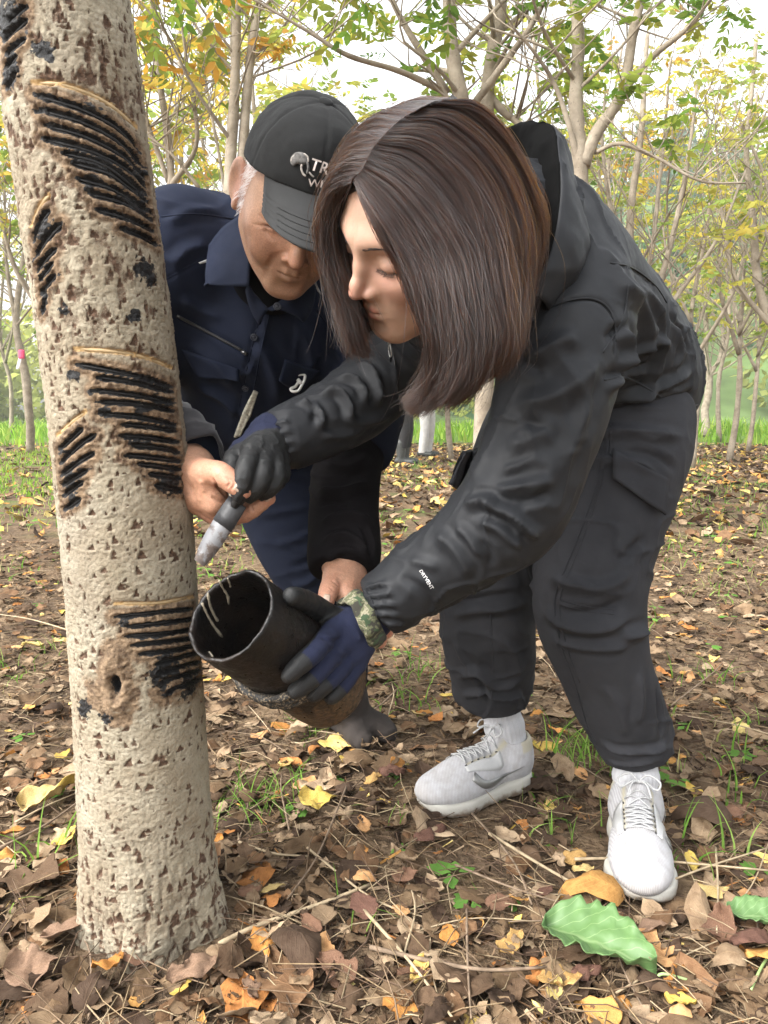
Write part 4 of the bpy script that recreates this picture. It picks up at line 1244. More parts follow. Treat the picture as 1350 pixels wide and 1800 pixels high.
foam_w = simple('white_overlay', (.41, .41, .41), .4, .08, 60)
def make_shoe(toe, heel, side_logo, lift=0.0):
    """side_logo: +1 marks the wearer's left flank, -1 the right"""
    toe = np.array([toe[0], toe[1], 0]); heel = np.array([heel[0], heel[1], 0])
    X = nrm(toe - heel); Z = np.array([0, 0, 1.0]); Y = np.cross(Z, X)
    Rm = np.stack([X, Y, Z]).astype(F32); K = np.linalg.norm(toe - heel) / .292
    O = heel + np.array([0, 0, .004 + lift])
    KV = np.array([K, K * 1.14, K]); loc = lambda p: (((p - O.astype(F32)) @ Rm.T) / KV).astype(F32)
    wld = lambda q: O + (np.asarray(q) * KV) @ Rm
    def f_up(p):
        q = loc(p); q = q.copy()
        cx = .008 * np.sin(np.clip(q[:, 0] / .29, 0, 1) * math.pi) * 1.0
        d = ell(q, (.213, .002, .040), (.073, .046, .034))
        d = smin(d, ell(q, (.150, .001, .052), (.075, .042, .046)), .03)
        d = smin(d, ell(q, (.055, 0, .055), (.052, .036, .055)), .03)
        d = smin(d, rc(q, (.060, 0, .070), (.052, 0, .098), .040, .037), .03)
        d = smin(d, rc(q, (.105, 0, .085), (.092, 0, .118), .020, .016), .02)        # tongue
        d = smax(d, -rc(q, (.056, 0, .105), (.050, 0, .16), .0315, .036), .008)
        d = np.maximum(d, .018 - q[:, 2])
        return d * K
    def f_sole(p):
        q = loc(p)
        o = np.minimum(rc(q * [1, 1, 0], (.232, .004, 0), (.20, .002, 0), .0465, .0500), rc(q * [1, 1, 0], (.050, 0, 0), (.06, 0, 0), .0405, .0405))
        o = smin(o, rc(q * [1, 1, 0], (.20, .002, 0), (.06, 0, 0), .0490, .0400), .02)
        tp = .030 + .012 * np.clip((.12 - q[:, 0]) / .12, 0, 1) + .006 * np.clip((q[:, 0] - .24) / .04, 0, 1)
        bt = .016 * np.clip((q[:, 0] - .20) / .085, 0, 1) ** 2 + .010 * np.clip((.03 - q[:, 0]) / .04, 0, 1)
        d = smax(o + .12 * np.abs(q[:, 2] - .014), np.maximum(q[:, 2] - tp, bt - q[:, 2]), .008)
        gr = np.abs(((q[:, 0] * 38) % 1) - .5)
        d = np.maximum(d, np.where(q[:, 2] < bt + .005, .0035 - gr * .04, -1))
        return d * K
    mid = (toe + heel) / 2
    lo = mid - [.2, .2, .01]; hi = mid + [.2, .2, .17 + lift]
    sh = empty('shoe', heel); sh.parent = W_ROOT; sh.matrix_parent_inverse = Matrix.Translation(-Vector(W_ROOT.location))
    def ua(V, N):
        q = loc(V)
        mud = np.clip((.030 - q[:, 2]) / .014 + .7 * fbm(V, 40, 3, 2), 0, 1) * .6 + np.clip((q[:, 0] - .262) / .02, 0, 1) * .35
        s_ = np.abs(q[:, 1])
        panel = np.clip(1 - np.abs(s_ - .022) / .0045, 0, 1) * (q[:, 0] > .085) * (q[:, 0] < .185) * (q[:, 2] > .05) + np.clip((q[:, 2] - .088) / .004, 0, 1) * (q[:, 0] < .06) * .8
        return {'mud': np.clip(mud + .35 * np.clip(fbm(V, 25, 3, 9) - .15, 0, 1), 0, 1) * .7, 'panel': np.clip(panel, 0, 1)}
    link_ = lambda nm, me, mt: _sub(nm, me, mt, sh)
    V, Q, N = surfnet(f_up, lo, hi, .0026)
    V = V + N * (.0010 * fbm(V, 30, 3, 4))[:, None]
    link_('upper', mesh('upper', V, Q, True, ua(V, N)), knit.m)
    V, Q, N = surfnet(f_sole, lo, hi, .0026)
    q = loc(V)
    link_('sole', mesh('sole', V, Q, True, {'mud': np.clip((.020 - q[:, 2]) / .03, -.3, .4) + .25 * np.clip((q[:, 0] - .25) / .03, 0, 1)}), foam.m)
    # laces
    def on_top(x, y, up=.0022):
        zs = np.linspace(.17, .02, 160)
        pr = wld(np.stack([np.full(160, x), np.full(160, y), zs], 1))
        v = f_up(pr.astype(F32)); i = np.nonzero(v < up)[0]
        return pr[i[0]] if len(i) else pr[-1]
    mb = MB()
    rows = np.linspace(.112, .188, 6)
    for i, x in enumerate(rows):
        w = .021
        add_tube(mb, np.array([on_top(x - .002, y) for y in np.linspace(-w, w, 9)]), .0021, 6, flat=.6)
        if i < 5:
            for sg in (1, -1):
                add_tube(mb, np.array([on_top(x + (rows[i + 1] - x) * (k / 8), sg * (-w + 2 * w * k / 8), .0045) for k in range(9)]), .0020, 6, flat=.6)
    link_('lace', mb.mesh('lace'), lace_m)
    ey = simple('dark_eyelet', (.05, .05, .05), .6)
    for x in rows:
        for sg in (1, -1):
            c_ = on_top(x, sg * .0225, .0012); mb2 = MB(); add_tube(mb2, np.array([c_ - X * .0022, c_ + X * .0022]), .0013, 6); link_('eyelet', mb2.mesh('eyelet'), ey)
    for sg in (1, -1):              # glossy overlay along the lacing
        S_ = np.array([[on_top(x, sg * (.024 + .011 * v * (1 + .4 * math.sin((x - .1) * 40))), .0012) for v in np.linspace(0, 1, 5)] for x in np.linspace(.105, .192, 14)])
        V_, F_ = shell(S_ if sg > 0 else S_[::-1], .0008); link_('overlay', mesh('overlay', V_, F_), foam_w)
    mb = MB()
    c = on_top(.103, 0, .006)
    for sg in (1, -1):
        lp = [c, c + X * -.004 + Y * sg * .016 + Z * .012, c + X * .004 + Y * sg * .036 + Z * .004, c + X * .014 + Y * sg * .030 - Z * .006, c + X * .005 + Y * sg * .010 + Z * .003, c]
        add_tube(mb, spline(lp, 26), .0019, 6)
        add_tube(mb, spline([c, c + X * .012 + Y * sg * .012 + Z * .002, c + X * .034 + Y * sg * .020 - Z * .012], 10), .0017, 6)
    add_tube(mb, np.array([c - Y * .004, c + Y * .004]), .0035, 8)
    link_('lace_bow', mb.mesh('lace_bow'), lace_m)
    # curved tick mark on the flank
    tk = np.array([(.060, .066), (.085, .046), (.115, .040), (.150, .052), (.190, .066)]); bk = np.array([(.072, .078), (.088, .062), (.112, .056), (.150, .0575), (.190, .066)])
    A_ = spline(tk, 26); B_ = spline(bk, 26)
    S = []
    for k in range(26):
        for (x, z) in (A_[k], (A_[k] + B_[k]) / 2, B_[k]):
            ys = np.linspace(.075, 0, 140) * side_logo
            pr = wld(np.stack([np.full(140, .25 - x), ys, np.full(140, z)], 1)); v = f_up(pr.astype(F32)); i = np.nonzero(v < .0016)[0]
            S.append(pr[i[0]] if len(i) else pr[-1])
    V, F = shell(np.array(S).reshape(26, 3, 3), .0006)
    link_('emblem', mesh('emblem', V, F), logo_m)
    return sh, wld

def _sub(nm, me, mt, sh):
    o = bpy.data.objects.new(nm, me); COL.objects.link(o)
    me.materials.append(mt); o.parent = sh
    o.matrix_parent_inverse = Matrix.Translation(-Vector(sh.location))
    return o

rt, rh = G(728, 1436), G(930, 1372)
lt = G(1128, 1612); lh = lt + nrm(np.array([.075, .28, 0])) * .285
_, rw = make_shoe(rt, rh, 1)
_, lw = make_shoe(lt, lh, 1)
make_sock(RL[-1] + [0, 0, .04], rw((.055, 0, .075)))
make_sock(LL[-1] + [0, 0, .04], lw((.055, 0, .075)))

# ---- gloves
def glove_mat():
    m = NT('knit_glove'); co = m.coord()
    wv = m.n('TexWave', wave_type='BANDS', bands_direction='DIAGONAL'); wv.inputs['Scale'].default_value = 210; wv.inputs['Distortion'].default_value = 1.0
    m.l(co, wv.inputs['Vector'])
    n = m.noise(60, 4, .6, co)
    k = m.mix(n, (.009, .012, .034), (.018, .023, .055))
    k = m.mix(m.ramp(wv.outputs['Fac'], [(.0, .55), (.5, 0)]), k, (.004, .006, .018))
    r = m.mix(n, (.007, .0074, .0078), (.018, .0185, .019))
    msk = m.ramp(m.math('ADD', m.attr('rub'), m.math('MULTIPLY', m.math('SUBTRACT', m.noise(300, 2, .5, co), .5), .15)), [(.47, 0), (.53, 1)])
    m.set(Base_Color=m.mix(msk, k, r), Roughness=m.mix(msk, .92, .55), Specular_IOR_Level=.35)
    m.bump(m.math('ADD', wv.outputs['Fac'], m.math('MULTIPLY', n, .6)), .35, .0012)
    return m.m
glv = glove_mat()
f_cyl = lambda p: f_bucket(p, .010)
def grip(pix): return snap(f_cyl, pix, .8, 1.4, 600)
GI = grip([(585, 1106), (556, 1142), (530, 1166), (508, 1187)]); GM = grip([(602, 1132), (572, 1166), (543, 1196), (519, 1215)])
GR = grip([(616, 1150), (592, 1182), (568, 1205), (550, 1221)]); GL_ = grip([(626, 1166), (610, 1194), (594, 1214), (582, 1226)])
GT = grip([(592, 1092), (563, 1072), (534, 1056), (512, 1048)])
WL = P(655, 1082, 1.128)
def f_lglove(p):
    palm = None
    for a, r in ((GI[0], .018), (GM[0], .0185), (GR[0], .017), (GL_[0], .0155)):
        e = rc(p, WL, a + nrm(WL - a) * .004 + (-AX_F * .004), .027, r); palm = e if palm is None else smin(palm, e, .014)
    palm = smin(palm, rc(p, WL, GT[0], .026, .019), .014)
    fg = None
    for ch, rr in ((GI, (.0150, .0138, .0128, .0105)), (GM, (.0155, .0140, .0130, .0108)), (GR, (.0150, .0135, .0125, .0105)), (GL_, (.0135, .0122, .0112, .0098)), (GT, (.0175, .0160, .0150, .0120))):
        s = spline(np.c_[ch, rr], 10); e = chain(p, s[:, :3], s[:, 3], .004)
        fg = e if fg is None else smin(fg, e, .0035)
    return smin(palm, fg, .009)
def lgl_attr(V, N):
    tip = np.full(len(V), 0.0)
    for ch in (GI, GM, GR, GL_):
        d, t = polydist(V.astype(F32), ch)
        tip = np.maximum(tip, np.where(d < .022, np.clip((t - .62) * 6 + .5, 0, 1), 0))
    d, t = polydist(V.astype(F32), GT)
    tip = np.maximum(tip, np.where(d < .026, np.clip((t - .12) * 5 + .4, 0, 1), 0))
    # the rubber coats the palm side, turned to the bucket
    rad = (V - BK_O) - ((V - BK_O) @ BK_A)[:, None] * BK_A
    face = (nrm(rad) * N).sum(1)
    return {'rub': np.clip(np.maximum(tip, .5 - (face + .02) * 2.2), 0, 1)}
ll_, lh_ = bounds(np.vstack([GI, GM, GR, GL_, GT, [WL]]), .045)
glv_folds = [([(560, 1118), (585, 1128), (600, 1122)], .004, -.0022), ([(590, 1150), (606, 1158)], .004, -.002), ([(610, 1090), (628, 1110), (634, 1132)], .006, .002)]
W_LG = sdf_obj('glove', f_lglove, ll_, lh_, .0022, glv, W_ROOT, lambda V, N: .0010 * fbm(V, 60, 3, 3) + creases(f_lglove, V, N, glv_folds), lgl_attr)

# camouflage cuff rolled over the glove's wrist
def make_cuff():
    c0, c1 = P(612, 1104, 1.108), P(658, 1078, 1.125)
    ax = nrm(c1 - c0); A = nrm(np.cross(ax, [0, 1, 0])); Bn = np.cross(ax, A)
    n, mth = 40, 72
    th = np.arange(mth) * 2 * math.pi / mth
    s = np.linspace(0, 2 * math.pi, n, endpoint=False)
    ctr = (c0 + c1) / 2
    V = []
    for a in s:
        rr = .0385 + .0060 * np.cos(a) + .0018 * np.sin(th * 5 + a) + .0012 * np.sin(th * 11)
        ss = .0150 * np.sin(a) + .0022 * np.sin(th * 3)
        V.append(ctr + ss[:, None] * ax + rr[:, None] * (np.cos(th)[:, None] * A * 1.0 + np.sin(th)[:, None] * Bn * .92))
    V = np.array(V).reshape(-1, 3)
    F = grid_faces(n, mth, True); F = np.vstack([F, np.stack([(n - 1) * mth + np.arange(mth), (n - 1) * mth + (np.arange(mth) + 1) % mth, (np.arange(mth) + 1) % mth, np.arange(mth)], 1)])
    V = V + .0016 * fbm(V, 70, 3, 6)[:, None] * nrm(V - ctr)
    m = NT('camouflage_cloth'); co = m.coord()
    n1 = m.noise(52, 4, .65, co, 1.0); n2 = m.noise(38, 3, .6, co, 1.4)
    c = m.ramp(n1, [(.36, (.030, .028, .020)), (.46, (.10, .105, .055)), (.54, (.24, .22, .15)), (.62, (.12, .11, .075))], 'CONSTANT')
    c = m.mix(m.ramp(n2, [(.58, 0), (.60, 1)]), c, (.035, .062, .028))
    m.set(Base_Color=c, Roughness=.9); m.bump(m.noise(700, 3, .6, co), .3, .001)
    return link('camouflage_cuff', mesh('camouflage_cuff', V, F), m.m, W_ROOT)
make_cuff()

# right glove on the knife handle
RG_W = P(478, 768, 1.112)
rg = {k: np.array([P(*q) for q in v]) for k, v in {
    'index': [(446, 792, 1.058), (434, 818, 1.022), (428, 846, 1.014), (421, 872, 1.020)],
    'middle': [(464, 802, 1.062), (462, 832, 1.030), (452, 856, 1.026), (438, 872, 1.032)],
    'ring': [(480, 806, 1.072), (486, 834, 1.050), (476, 856, 1.042), (460, 868, 1.046)],
    'little': [(488, 808, 1.09), (496, 830, 1.07), (486, 848, 1.055), (474, 858, 1.052)],
    'thumb': [(428, 792, 1.085), (412, 806, 1.06), (408, 826, 1.045), (414, 842, 1.04)]}.items()}
def f_rglove(p):
    d = None
    for k, r in (('index', .0165), ('middle', .0165), ('ring', .0155), ('little', .0140), ('thumb', .0165)):
        e = rc(p, RG_W, rg[k][0], .027, r); d = e if d is None else smin(d, e, .014)
    d = smin(d, rc(p, P(500, 762, 1.125), RG_W, .029, .027), .01)
    fg = None
    for k, rr in (('index', (.0135, .0122, .0114, .0098)), ('middle', (.0132, .0120, .0112, .0096)), ('ring', (.0128, .0116, .0108, .0094)), ('little', (.0118, .0108, .0100, .0088)), ('thumb', (.0150, .0130, .0120, .0104))):
        s = spline(np.c_[rg[k], rr], 10); e = chain(p, s[:, :3], s[:, 3], .004)
        fg = e if fg is None else smin(fg, e, .0035)
    return smin(d, fg, .009)
RGC, _ = trace(f_rglove, [(445, 762), (425, 778), (415, 800), (440, 800), (465, 790), (482, 800)])
def rgl_attr(V, N):
    px, py, d = to_px(V)
    line = P(470, 745, 1.1); 
    # rubber: everything beyond the knuckle line
    base = (rg['thumb'][0] + rg['index'][0]) / 2
    ax = nrm(rg['index'][1] - RG_W)
    s = (V - RG_W) @ ax
    side = (V - RG_W) @ AX_R
    return {'rub': np.clip(.5 + (s - .030 + side * .62) * 45, 0, 1)}
rl_, rh_ = bounds(np.vstack(list(rg.values()) + [RG_W[None], P(500, 762, 1.125)[None]]), .04)
sdf_obj('glove', f_rglove, rl_, rh_, .0022, glv, W_ROOT, lambda V, N: .0014 * np.clip(1 - np.abs(fbm(V, 75, 2, 23)) * 2.6, 0, 1) ** 2, rgl_attr)

# ---- body: head with the face, neck, and the figure inside the clothes
w_skin = skin_mat('skin_light', (.41, .265, .19), (.42, .135, .11), (.030, .018, .014), .42)
def w_attrs(V, N):
    q = w_local(V); s = q.copy(); s[:, 0] = np.abs(s[:, 0])
    up = rc(s, (.0245, .0745, -.0632), (.0060, .0880, -.0612), .0022, .0047); lo = rc(s, (.0200, .0775, -.0692), (0, .0864, -.0732), .0034, .0070)
    lips = np.clip(.5 - (np.minimum(up, lo) - .0016) / .0018, 0, 1)
    ch = np.exp(-(np.linalg.norm((s - [.042, .062, -.035]) / [.024, .03, .022], axis=1)) ** 2) * .22
    nose = np.exp(-(np.linalg.norm((q - [0, .103, -.034]) / [.016, .018, .014], axis=1)) ** 2) * .38
    lash = np.clip(1 - rc(s, (.019, .0815, -.0088), (.0445, .0730, -.0090), .001, .001) / .0016, 0, 1) * .85
    mouth = np.clip(1 - np.minimum(rc(s, (.0265, .0755, -.0634), (.012, .0860, -.0664), .0004, .0005), rc(s, (.012, .086, -.0664), (0, .091, -.0668), .0005, .0006)) / .0012, 0, 1) * .55
    lid = np.exp(-(np.linalg.norm((s - [.031, .082, .004]) / [.018, .02, .007], axis=1)) ** 2) * .10
    return {'red': np.clip(np.maximum(lips * .75, ch + nose), 0, 1), 'dark': np.clip(np.maximum(np.maximum(lash, mouth), lid), 0, 1)}
def body_mesh(fh, box, hres, extra, attrs_fn, mats, parent):
    V, Q, N = surfnet(fh, box[0], box[1], hres)
    at = attrs_fn(V, N)
    VV, QQ, AT = [V], [Q], {k: [a] for k, a in at.items()}
    n = len(V)
    for f, b, h, red in extra:
        v, q, nn = surfnet(f, b[0], b[1], h, newton=1)
        VV.append(v); QQ.append(q + n); n += len(v)
        AT['red'].append(red(v, nn) if callable(red) else np.full(len(v), red, F32))
        for k in AT:
            if k != 'red': AT[k].append(np.zeros(len(v), F32))
    return link('body', mesh('body', np.vstack(VV), np.vstack(QQ), True, {k: np.concatenate(a) for k, a in AT.items()}), mats, parent)
def f_winner(p):
    d = chain(p, TO, TOr * .72, .04)
    for ch, r in ((LA, LAr), (RA, RAr)): d = smin(d, chain(p, ch, np.minimum(r * .55, .040), .01), .03)
    for ch, r in ((LL, LLr), (RL, RLr)): d = smin(d, chain(p, ch, r * .62, .02), .03)
    return smin(d, rc(p, NK[1], TO[-1], .05, .06), .03)
bl, bh = bounds(np.vstack([LA, RA, TO, LL, RL]), .1)
hb = (W_C - .16, W_C + .16); hb = (np.minimum(hb[0], NK[1] - .07), np.maximum(hb[1], NK[1] + .07))
W_BODY = body_mesh(f_whead, hb, .0019, [(f_winner, (bl, bh), .011, .0)], w_attrs, w_skin, W_ROOT)

# brows and lashes
DARKL = simple('dark_lash', (.012, .009, .008), .6)
def brows_lashes(fh, wl, to_w, parent, mat, rng, brow=True):
    out = []
    vec = lambda q: nrm(to_w(np.asarray(q)) - to_w((0, 0, 0)))
    for sg in (1, -1):
        mb = MB(); out.append(('eyebrow', mb))
        if brow:
            for k in range(85):
                t = rng.uniform(0, 1)
                x = .013 + .036 * t; z = .0165 + .0065 * math.sin(min(t * 1.25, 1) * math.pi * .62) - .002 * t + rng.normal(0, .0008) * (1.2 - .75 * t)
                o = to_w((sg * x, .14, z)); dv = nrm(to_w((0, -1, 0)) - to_w((0, 0, 0)))
                tt = np.linspace(0, .12, 200); pr = o + tt[:, None] * dv; v = fh(pr.astype(F32)); i = np.nonzero(v < .0003)[0]
                if not len(i): continue
                p = pr[i[0]]; dr = nrm(vec((sg * 1.0, -.25 - .5 * t, .38 - .75 * t)))
                n = -dv; l = rng.uniform(.005, .008)
                add_tube(mb, np.array([p, p + dr * l * .5 + n * .0007, p + dr * l + n * .0003]), [.00022, .00018, .00005], 3, cap=False)
        mb = MB(); out.append(('eyelashes', mb))
        for k in range(44):
            t = k / 43 + rng.uniform(-.01, .01); x = .0185 + .0275 * t
            o = to_w((sg * x, .13, -.0092 - .0012 * math.sin(t * math.pi) + .0012 * t)); dv = nrm(to_w((0, -1, 0)) - to_w((0, 0, 0)))
            tt = np.linspace(0, .12, 240); pr = o + tt[:, None] * dv; v = fh(pr.astype(F32)); i = np.nonzero(v < .0002)[0]
            if not len(i): continue
            p = pr[i[0]]; dr = nrm(vec((sg * (t - .35) * .9, .85, -.62))); l = rng.uniform(.0042, .0066)
            add_tube(mb, np.array([p, p + dr * l * .6 + vec((0, 0, -1)) * .0006, p + dr * l + vec((0, .3, 1)) * .0012]), [.00024, .00019, .00005], 3, cap=False)
    return out
for nm_, mb in brows_lashes(f_whead, None, w_world, W_ROOT, None, np.random.default_rng(5)):
    tag(link(nm_, mb.mesh(nm_), DARKL, W_ROOT), kind='stuff')
# ================================================================== the woman's hair
def f_scalp(p):
    q = w_local(p)
    d = ell(q, (0, -.012, .022), (.0735, .093, .085))
    d = smin(d, ell(q, (0, -.02, -.02), (.076, .078, .075)), .03)
    return (d - .016) * W_SC
def guide(lst):
    out = []
    for g in lst:
        if len(g) == 2 or g[2] is None:
            out.append(snap(f_scalp, [g[:2]], .68, 1.2, 500)[0])
        else: out.append(P(*g))
    out = np.array(out)
    x, y, d = to_px(out)
    for _ in range(3):
        d[1:-1] = .25 * d[:-2] + .5 * d[1:-1] + .25 * d[2:]
    return spline(np.array([P(a, b, c) for a, b, c in zip(x, y, d)]), 40)
HL = [guide(g) for g in (
    [(622, 322), (642, 362), (668, 412), (700, 458), (726, 515, .83), (750, 570, .85), (757, 620, .865), (738, 668, .88), (708, 712, .895)],
    [(625, 312), (660, 356), (702, 413), (734, 470), (760, 540, .80), (776, 600, .82), (776, 650, .84), (752, 695, .86), (722, 718, .875)],
    [(637, 298), (686, 335), (738, 395), (776, 460), (802, 540, .785), (816, 605, .805), (812, 655, .825), (790, 690, .84), (765, 706, .85)],
    [(652, 268), (715, 292), (780, 360), (822, 440), (842, 530, .79), (852, 600, .81), (846, 650, .825), (828, 680, .84), (808, 694, .85)],
    [(675, 238), (748, 252), (822, 325), (862, 415), (878, 510, .81), (882, 580, .825), (872, 630, .84), (858, 655, .85), (845, 668, .855)],
    [(705, 210), (778, 222), (850, 298), (892, 388), (902, 480, .845), (897, 555, .86), (895, 610, .87), (882, 635, .88), (872, 648, .88)],
    [(745, 188), (812, 202), (878, 274), (922, 366), (928, 450, .895), (914, 525, .905), (900, 582, .91), (891, 612, .915), (884, 630, .915)],
    [(788, 176), (840, 194), (898, 268), (944, 366), (942, 435, .95), (924, 505, .955), (910, 560, .96), (902, 588, .96), (896, 602, .96)],
    [(812, 184, 1.01), (856, 218, 1.02), (906, 300, 1.02), (944, 378, 1.01), (936, 445, 1.0), (920, 505, 1.0), (911, 548, 1.0), (904, 572, 1.0), (898, 586, 1.0)],
)]
HR = [guide(g) for g in (
    [(617, 322), (602, 328), (590, 350, .868), (585, 400, .888), (594, 450, .907), (607, 500, .917), (626, 545, .925), (642, 590, .93), (650, 622, .935)],
    [(622, 312), (602, 320), (583, 346), (576, 395, .888), (582, 450, .902), (596, 505, .91), (613, 555, .92), (629, 595, .93), (638, 618, .935)],
    [(637, 298), (606, 308), (578, 335), (569, 385, .89), (575, 445, .905), (588, 500, .915), (603, 550, .925), (617, 590, .93), (625, 615, .935)],
    [(655, 262), (618, 272), (586, 315), (570, 375, .905), (576, 440, .915), (587, 495, .925), (600, 545, .93), (612, 590, .935), (619, 618, .94)],
    [(680, 232), (636, 240), (597, 290, .92), (574, 365, .93), (579, 435, .935), (590, 495, .94), (602, 545, .945), (613, 590, .945), (620, 612, .945)],
    [(715, 205), (662, 208), (612, 264, .95), (582, 350, .955), (586, 430, .955), (596, 495, .955), (606, 545, .955), (616, 585, .955), (622, 605, .955)],
    [(760, 180), (700, 188, .95), (636, 238, .985), (600, 330, .99), (600, 420, .985), (606, 490, .98), (614, 540, .975), (622, 580, .97), (628, 600, .97)],
    [(800, 172, 1.0), (730, 175, 1.02), (665, 222, 1.04), (625, 320, 1.045), (612, 420, 1.035), (612, 490, 1.025), (620, 540, 1.015), (630, 575, 1.01), (640, 595, 1.0)],
)]
HB = [HL[-1]] + [guide(g) for g in ([(815, 178, 1.02), (860, 230, 1.07), (900, 310, 1.10), (920, 390, 1.09), (915, 450, 1.07), (905, 500, 1.05), (900, 530, 1.04), (896, 550, 1.04), (890, 565, 1.03)],
    [(808, 175, 1.03), (800, 240, 1.10), (800, 320, 1.13), (800, 400, 1.12), (800, 450, 1.10), (800, 490, 1.08), (800, 520, 1.07), (800, 540, 1.06), (800, 555, 1.05)])] + [HR[-1]]

def sheet(gs, nu):
    g = np.array(gs)                                    # k x 40 x 3
    return np.stack([spline(g[:, j], nu) for j in range(g.shape[1])], 1)      # nu x 40 x 3

def make_hair():
    rng = np.random.default_rng(21)
    hm = hair_mat('dark_brown_hair', None, .30)
    base_m = NT('hair_mass'); hn = base_m.noise(14, 3)
    wv = base_m.n('TexNoise'); wv.inputs['Scale'].default_value = 1.0; wv.inputs['Detail'].default_value = 4
    uvn = base_m.n('TexCoord'); mp = base_m.n('Mapping'); mp.inputs['Scale'].default_value = (240, 3, 1)
    base_m.l(uvn.outputs['UV'], mp.inputs[0]); base_m.l(mp.outputs[0], wv.inputs['Vector'])
    base_m.set(Base_Color=base_m.mix(wv.outputs['Fac'], (.004, .003, .0026), (.016, .011, .0085)), Roughness=.5)
    base_m.bump(wv.outputs['Fac'], .8, .004)
    hair = None
    allc = []
    bm_ = MB()
    for gs, n, nu in ((HL, 26000, 90), (HR, 11500, 60), (HB, 4000, 50)):
        S = sheet(gs, nu)                               # nu x 40 x 3
        c = W_C
        # the opaque body of the hair, a little inside the strands
        N = vnormals(S.reshape(-1, 3).astype(F32), grid_faces(nu, 40)).reshape(S.shape)
        sgn = np.sign(((S - c) * N).sum(-1).mean()); N = N * sgn
        tt = np.linspace(0, 1, 40)
        taper = np.clip((.97 - tt) * 3, .0, 1)
        k0, k1 = (3, 31) if gs is not HB else (6, 31)
        rid_ = np.stack([np.interp(np.linspace(0, nu - 1, nu), np.arange(0, nu, 3), rng.normal(0, 1, len(np.arange(0, nu, 3)))) for _ in range(4)])
        ridge = .0040 * (rid_[0][:, None] * (1 - tt) + rid_[1][:, None] * tt) * np.clip(tt * 3, 0, 1)
        S = S + N * ridge[..., None]
        Si = S[:, k0:k1] - N[:, k0:k1] * (.009 + .004 * np.clip(tt[k0:k1] * 3, 0, 1))[None, :, None]
        V, F = shell(Si if sgn > 0 else Si[::-1], .007)
        uu = np.stack(np.meshgrid(np.linspace(0, 1, nu), tt[k0:k1], indexing='ij'), -1).reshape(-1, 2)
        bm_.add(V, F, None, np.vstack([uu, uu]))
        # strands
        u = rng.uniform(0, nu - 1.001, n)
        cid_ = np.round(u * .62 + .22 * rng.normal(0, 1, n)); clump = cid_ / .62 + .55 * np.sin(cid_ * 7.13) + rng.normal(0, .22, n)
        i = u.astype(int); f = (u - i)[:, None, None]
        C0 = S[i] * (1 - f) + S[i + 1] * f
        Nn = N[i]
        uc = np.clip(clump, 0, nu - 1.001); ic = uc.astype(int); fc = (uc - ic)[:, None, None]
        C1 = S[ic] * (1 - fc) + S[np.minimum(ic + 1, nu - 1)] * fc
        cw = (np.clip(tt * 1.25 - .15, 0, 1) ** 1.1)[None, :, None] * rng.uniform(.15, .85, (n, 1, 1))
        C = C0 * (1 - cw) + C1 * cw
        lay = rng.beta(1.3, 1.9, n) * .016 - .009 + .0042 * np.sin(cid_ * 78.233)
        if gs is HR: lay = lay * .6 - .001
        C = C + Nn * (lay[:, None] * np.clip(tt * 5, .15, 1)[None])[..., None]
        # slow waviness
        ph = rng.uniform(0, 6.28, (n, 3)); am = rng.gamma(1.6, .0017, (n, 1))
        for ax in range(3):
            C[:, :, ax] += am * np.sin(tt[None] * rng.uniform(3, 9, (n, 1)) + ph[:, ax:ax + 1]) * np.clip(tt * 2.5, 0, 1)[None]
        big = .0055 * np.clip(tt * 1.6 - .2, 0, 1)[None, :, None] * np.stack([noise(C.reshape(-1, 3), 16, 61 + q_).reshape(n, 40) for q_ in range(3)], -1)
        C = C + big + (.004 * np.sin(cid_ * 3.7)[:, None, None] * np.clip(tt - .35, 0, 1)[None, :, None] * Nn)
        # ends: different lengths
        ln = np.clip(rng.normal(.90, .075, n) + .06 * np.sin(cid_ * 12.9898) * 1.3 - .25 * (rng.random(n) < .08) * rng.random(n) - (.10 * rng.random(n) if gs is HR else 0), .5, 1.0)
        src = np.linspace(0, 1, 30)[None] * ln[:, None] * 39
        src = np.minimum(src, 39)
        i0 = np.minimum(src.astype(int), 38); fr = (src - i0)[..., None]
        rows = np.arange(n)[:, None]
        C = C[rows, i0] * (1 - fr) + C[rows, i0 + 1] * fr
        C[:, -6:] += (rng.normal(0, .0032, (n, 1, 3)) * np.linspace(0, 1, 6)[None, :, None] ** 1.5)
        allc.append(C)
        # fly-away hairs
        k = max(20, n // 26)
        pick = rng.integers(0, n, k); W = C[pick].copy()
        amp = rng.gamma(1.5, .0075, (k, 1, 1)); d = nrm(rng.normal(0, 1, (k, 3)) + N[i[pick], 20] * .9)[:, None]
        W += d * amp * (np.linspace(0, 1, 30) ** 1.3)[None, :, None] + amp * .4 * np.sin(np.linspace(0, 7, 30))[None, :, None] * nrm(rng.normal(0, 1, (k, 3)))[:, None]
        allc.append(W)
    def f_capm(p):
        q = w_local(p)
        return np.maximum(f_scalp(p) + .0165 * W_SC, (q[:, 1] - .45 * q[:, 2] - .040) * W_SC * .9)
    V, Q, N = surfnet(f_capm, W_C - .15, W_C + .15, .005)
    bm_.add(V, Q, None, np.c_[V[:, 0] * 3, V[:, 2] * 3])
    base = link('hair', bm_.mesh('hair'), base_m.m, W_ROOT)
    C = np.concatenate(allc)
    o = strands('hair_strands', C, .00022, .00009, hm, W_ROOT)
    o.parent = base; o.matrix_parent_inverse = Matrix.Identity(4)
make_hair()
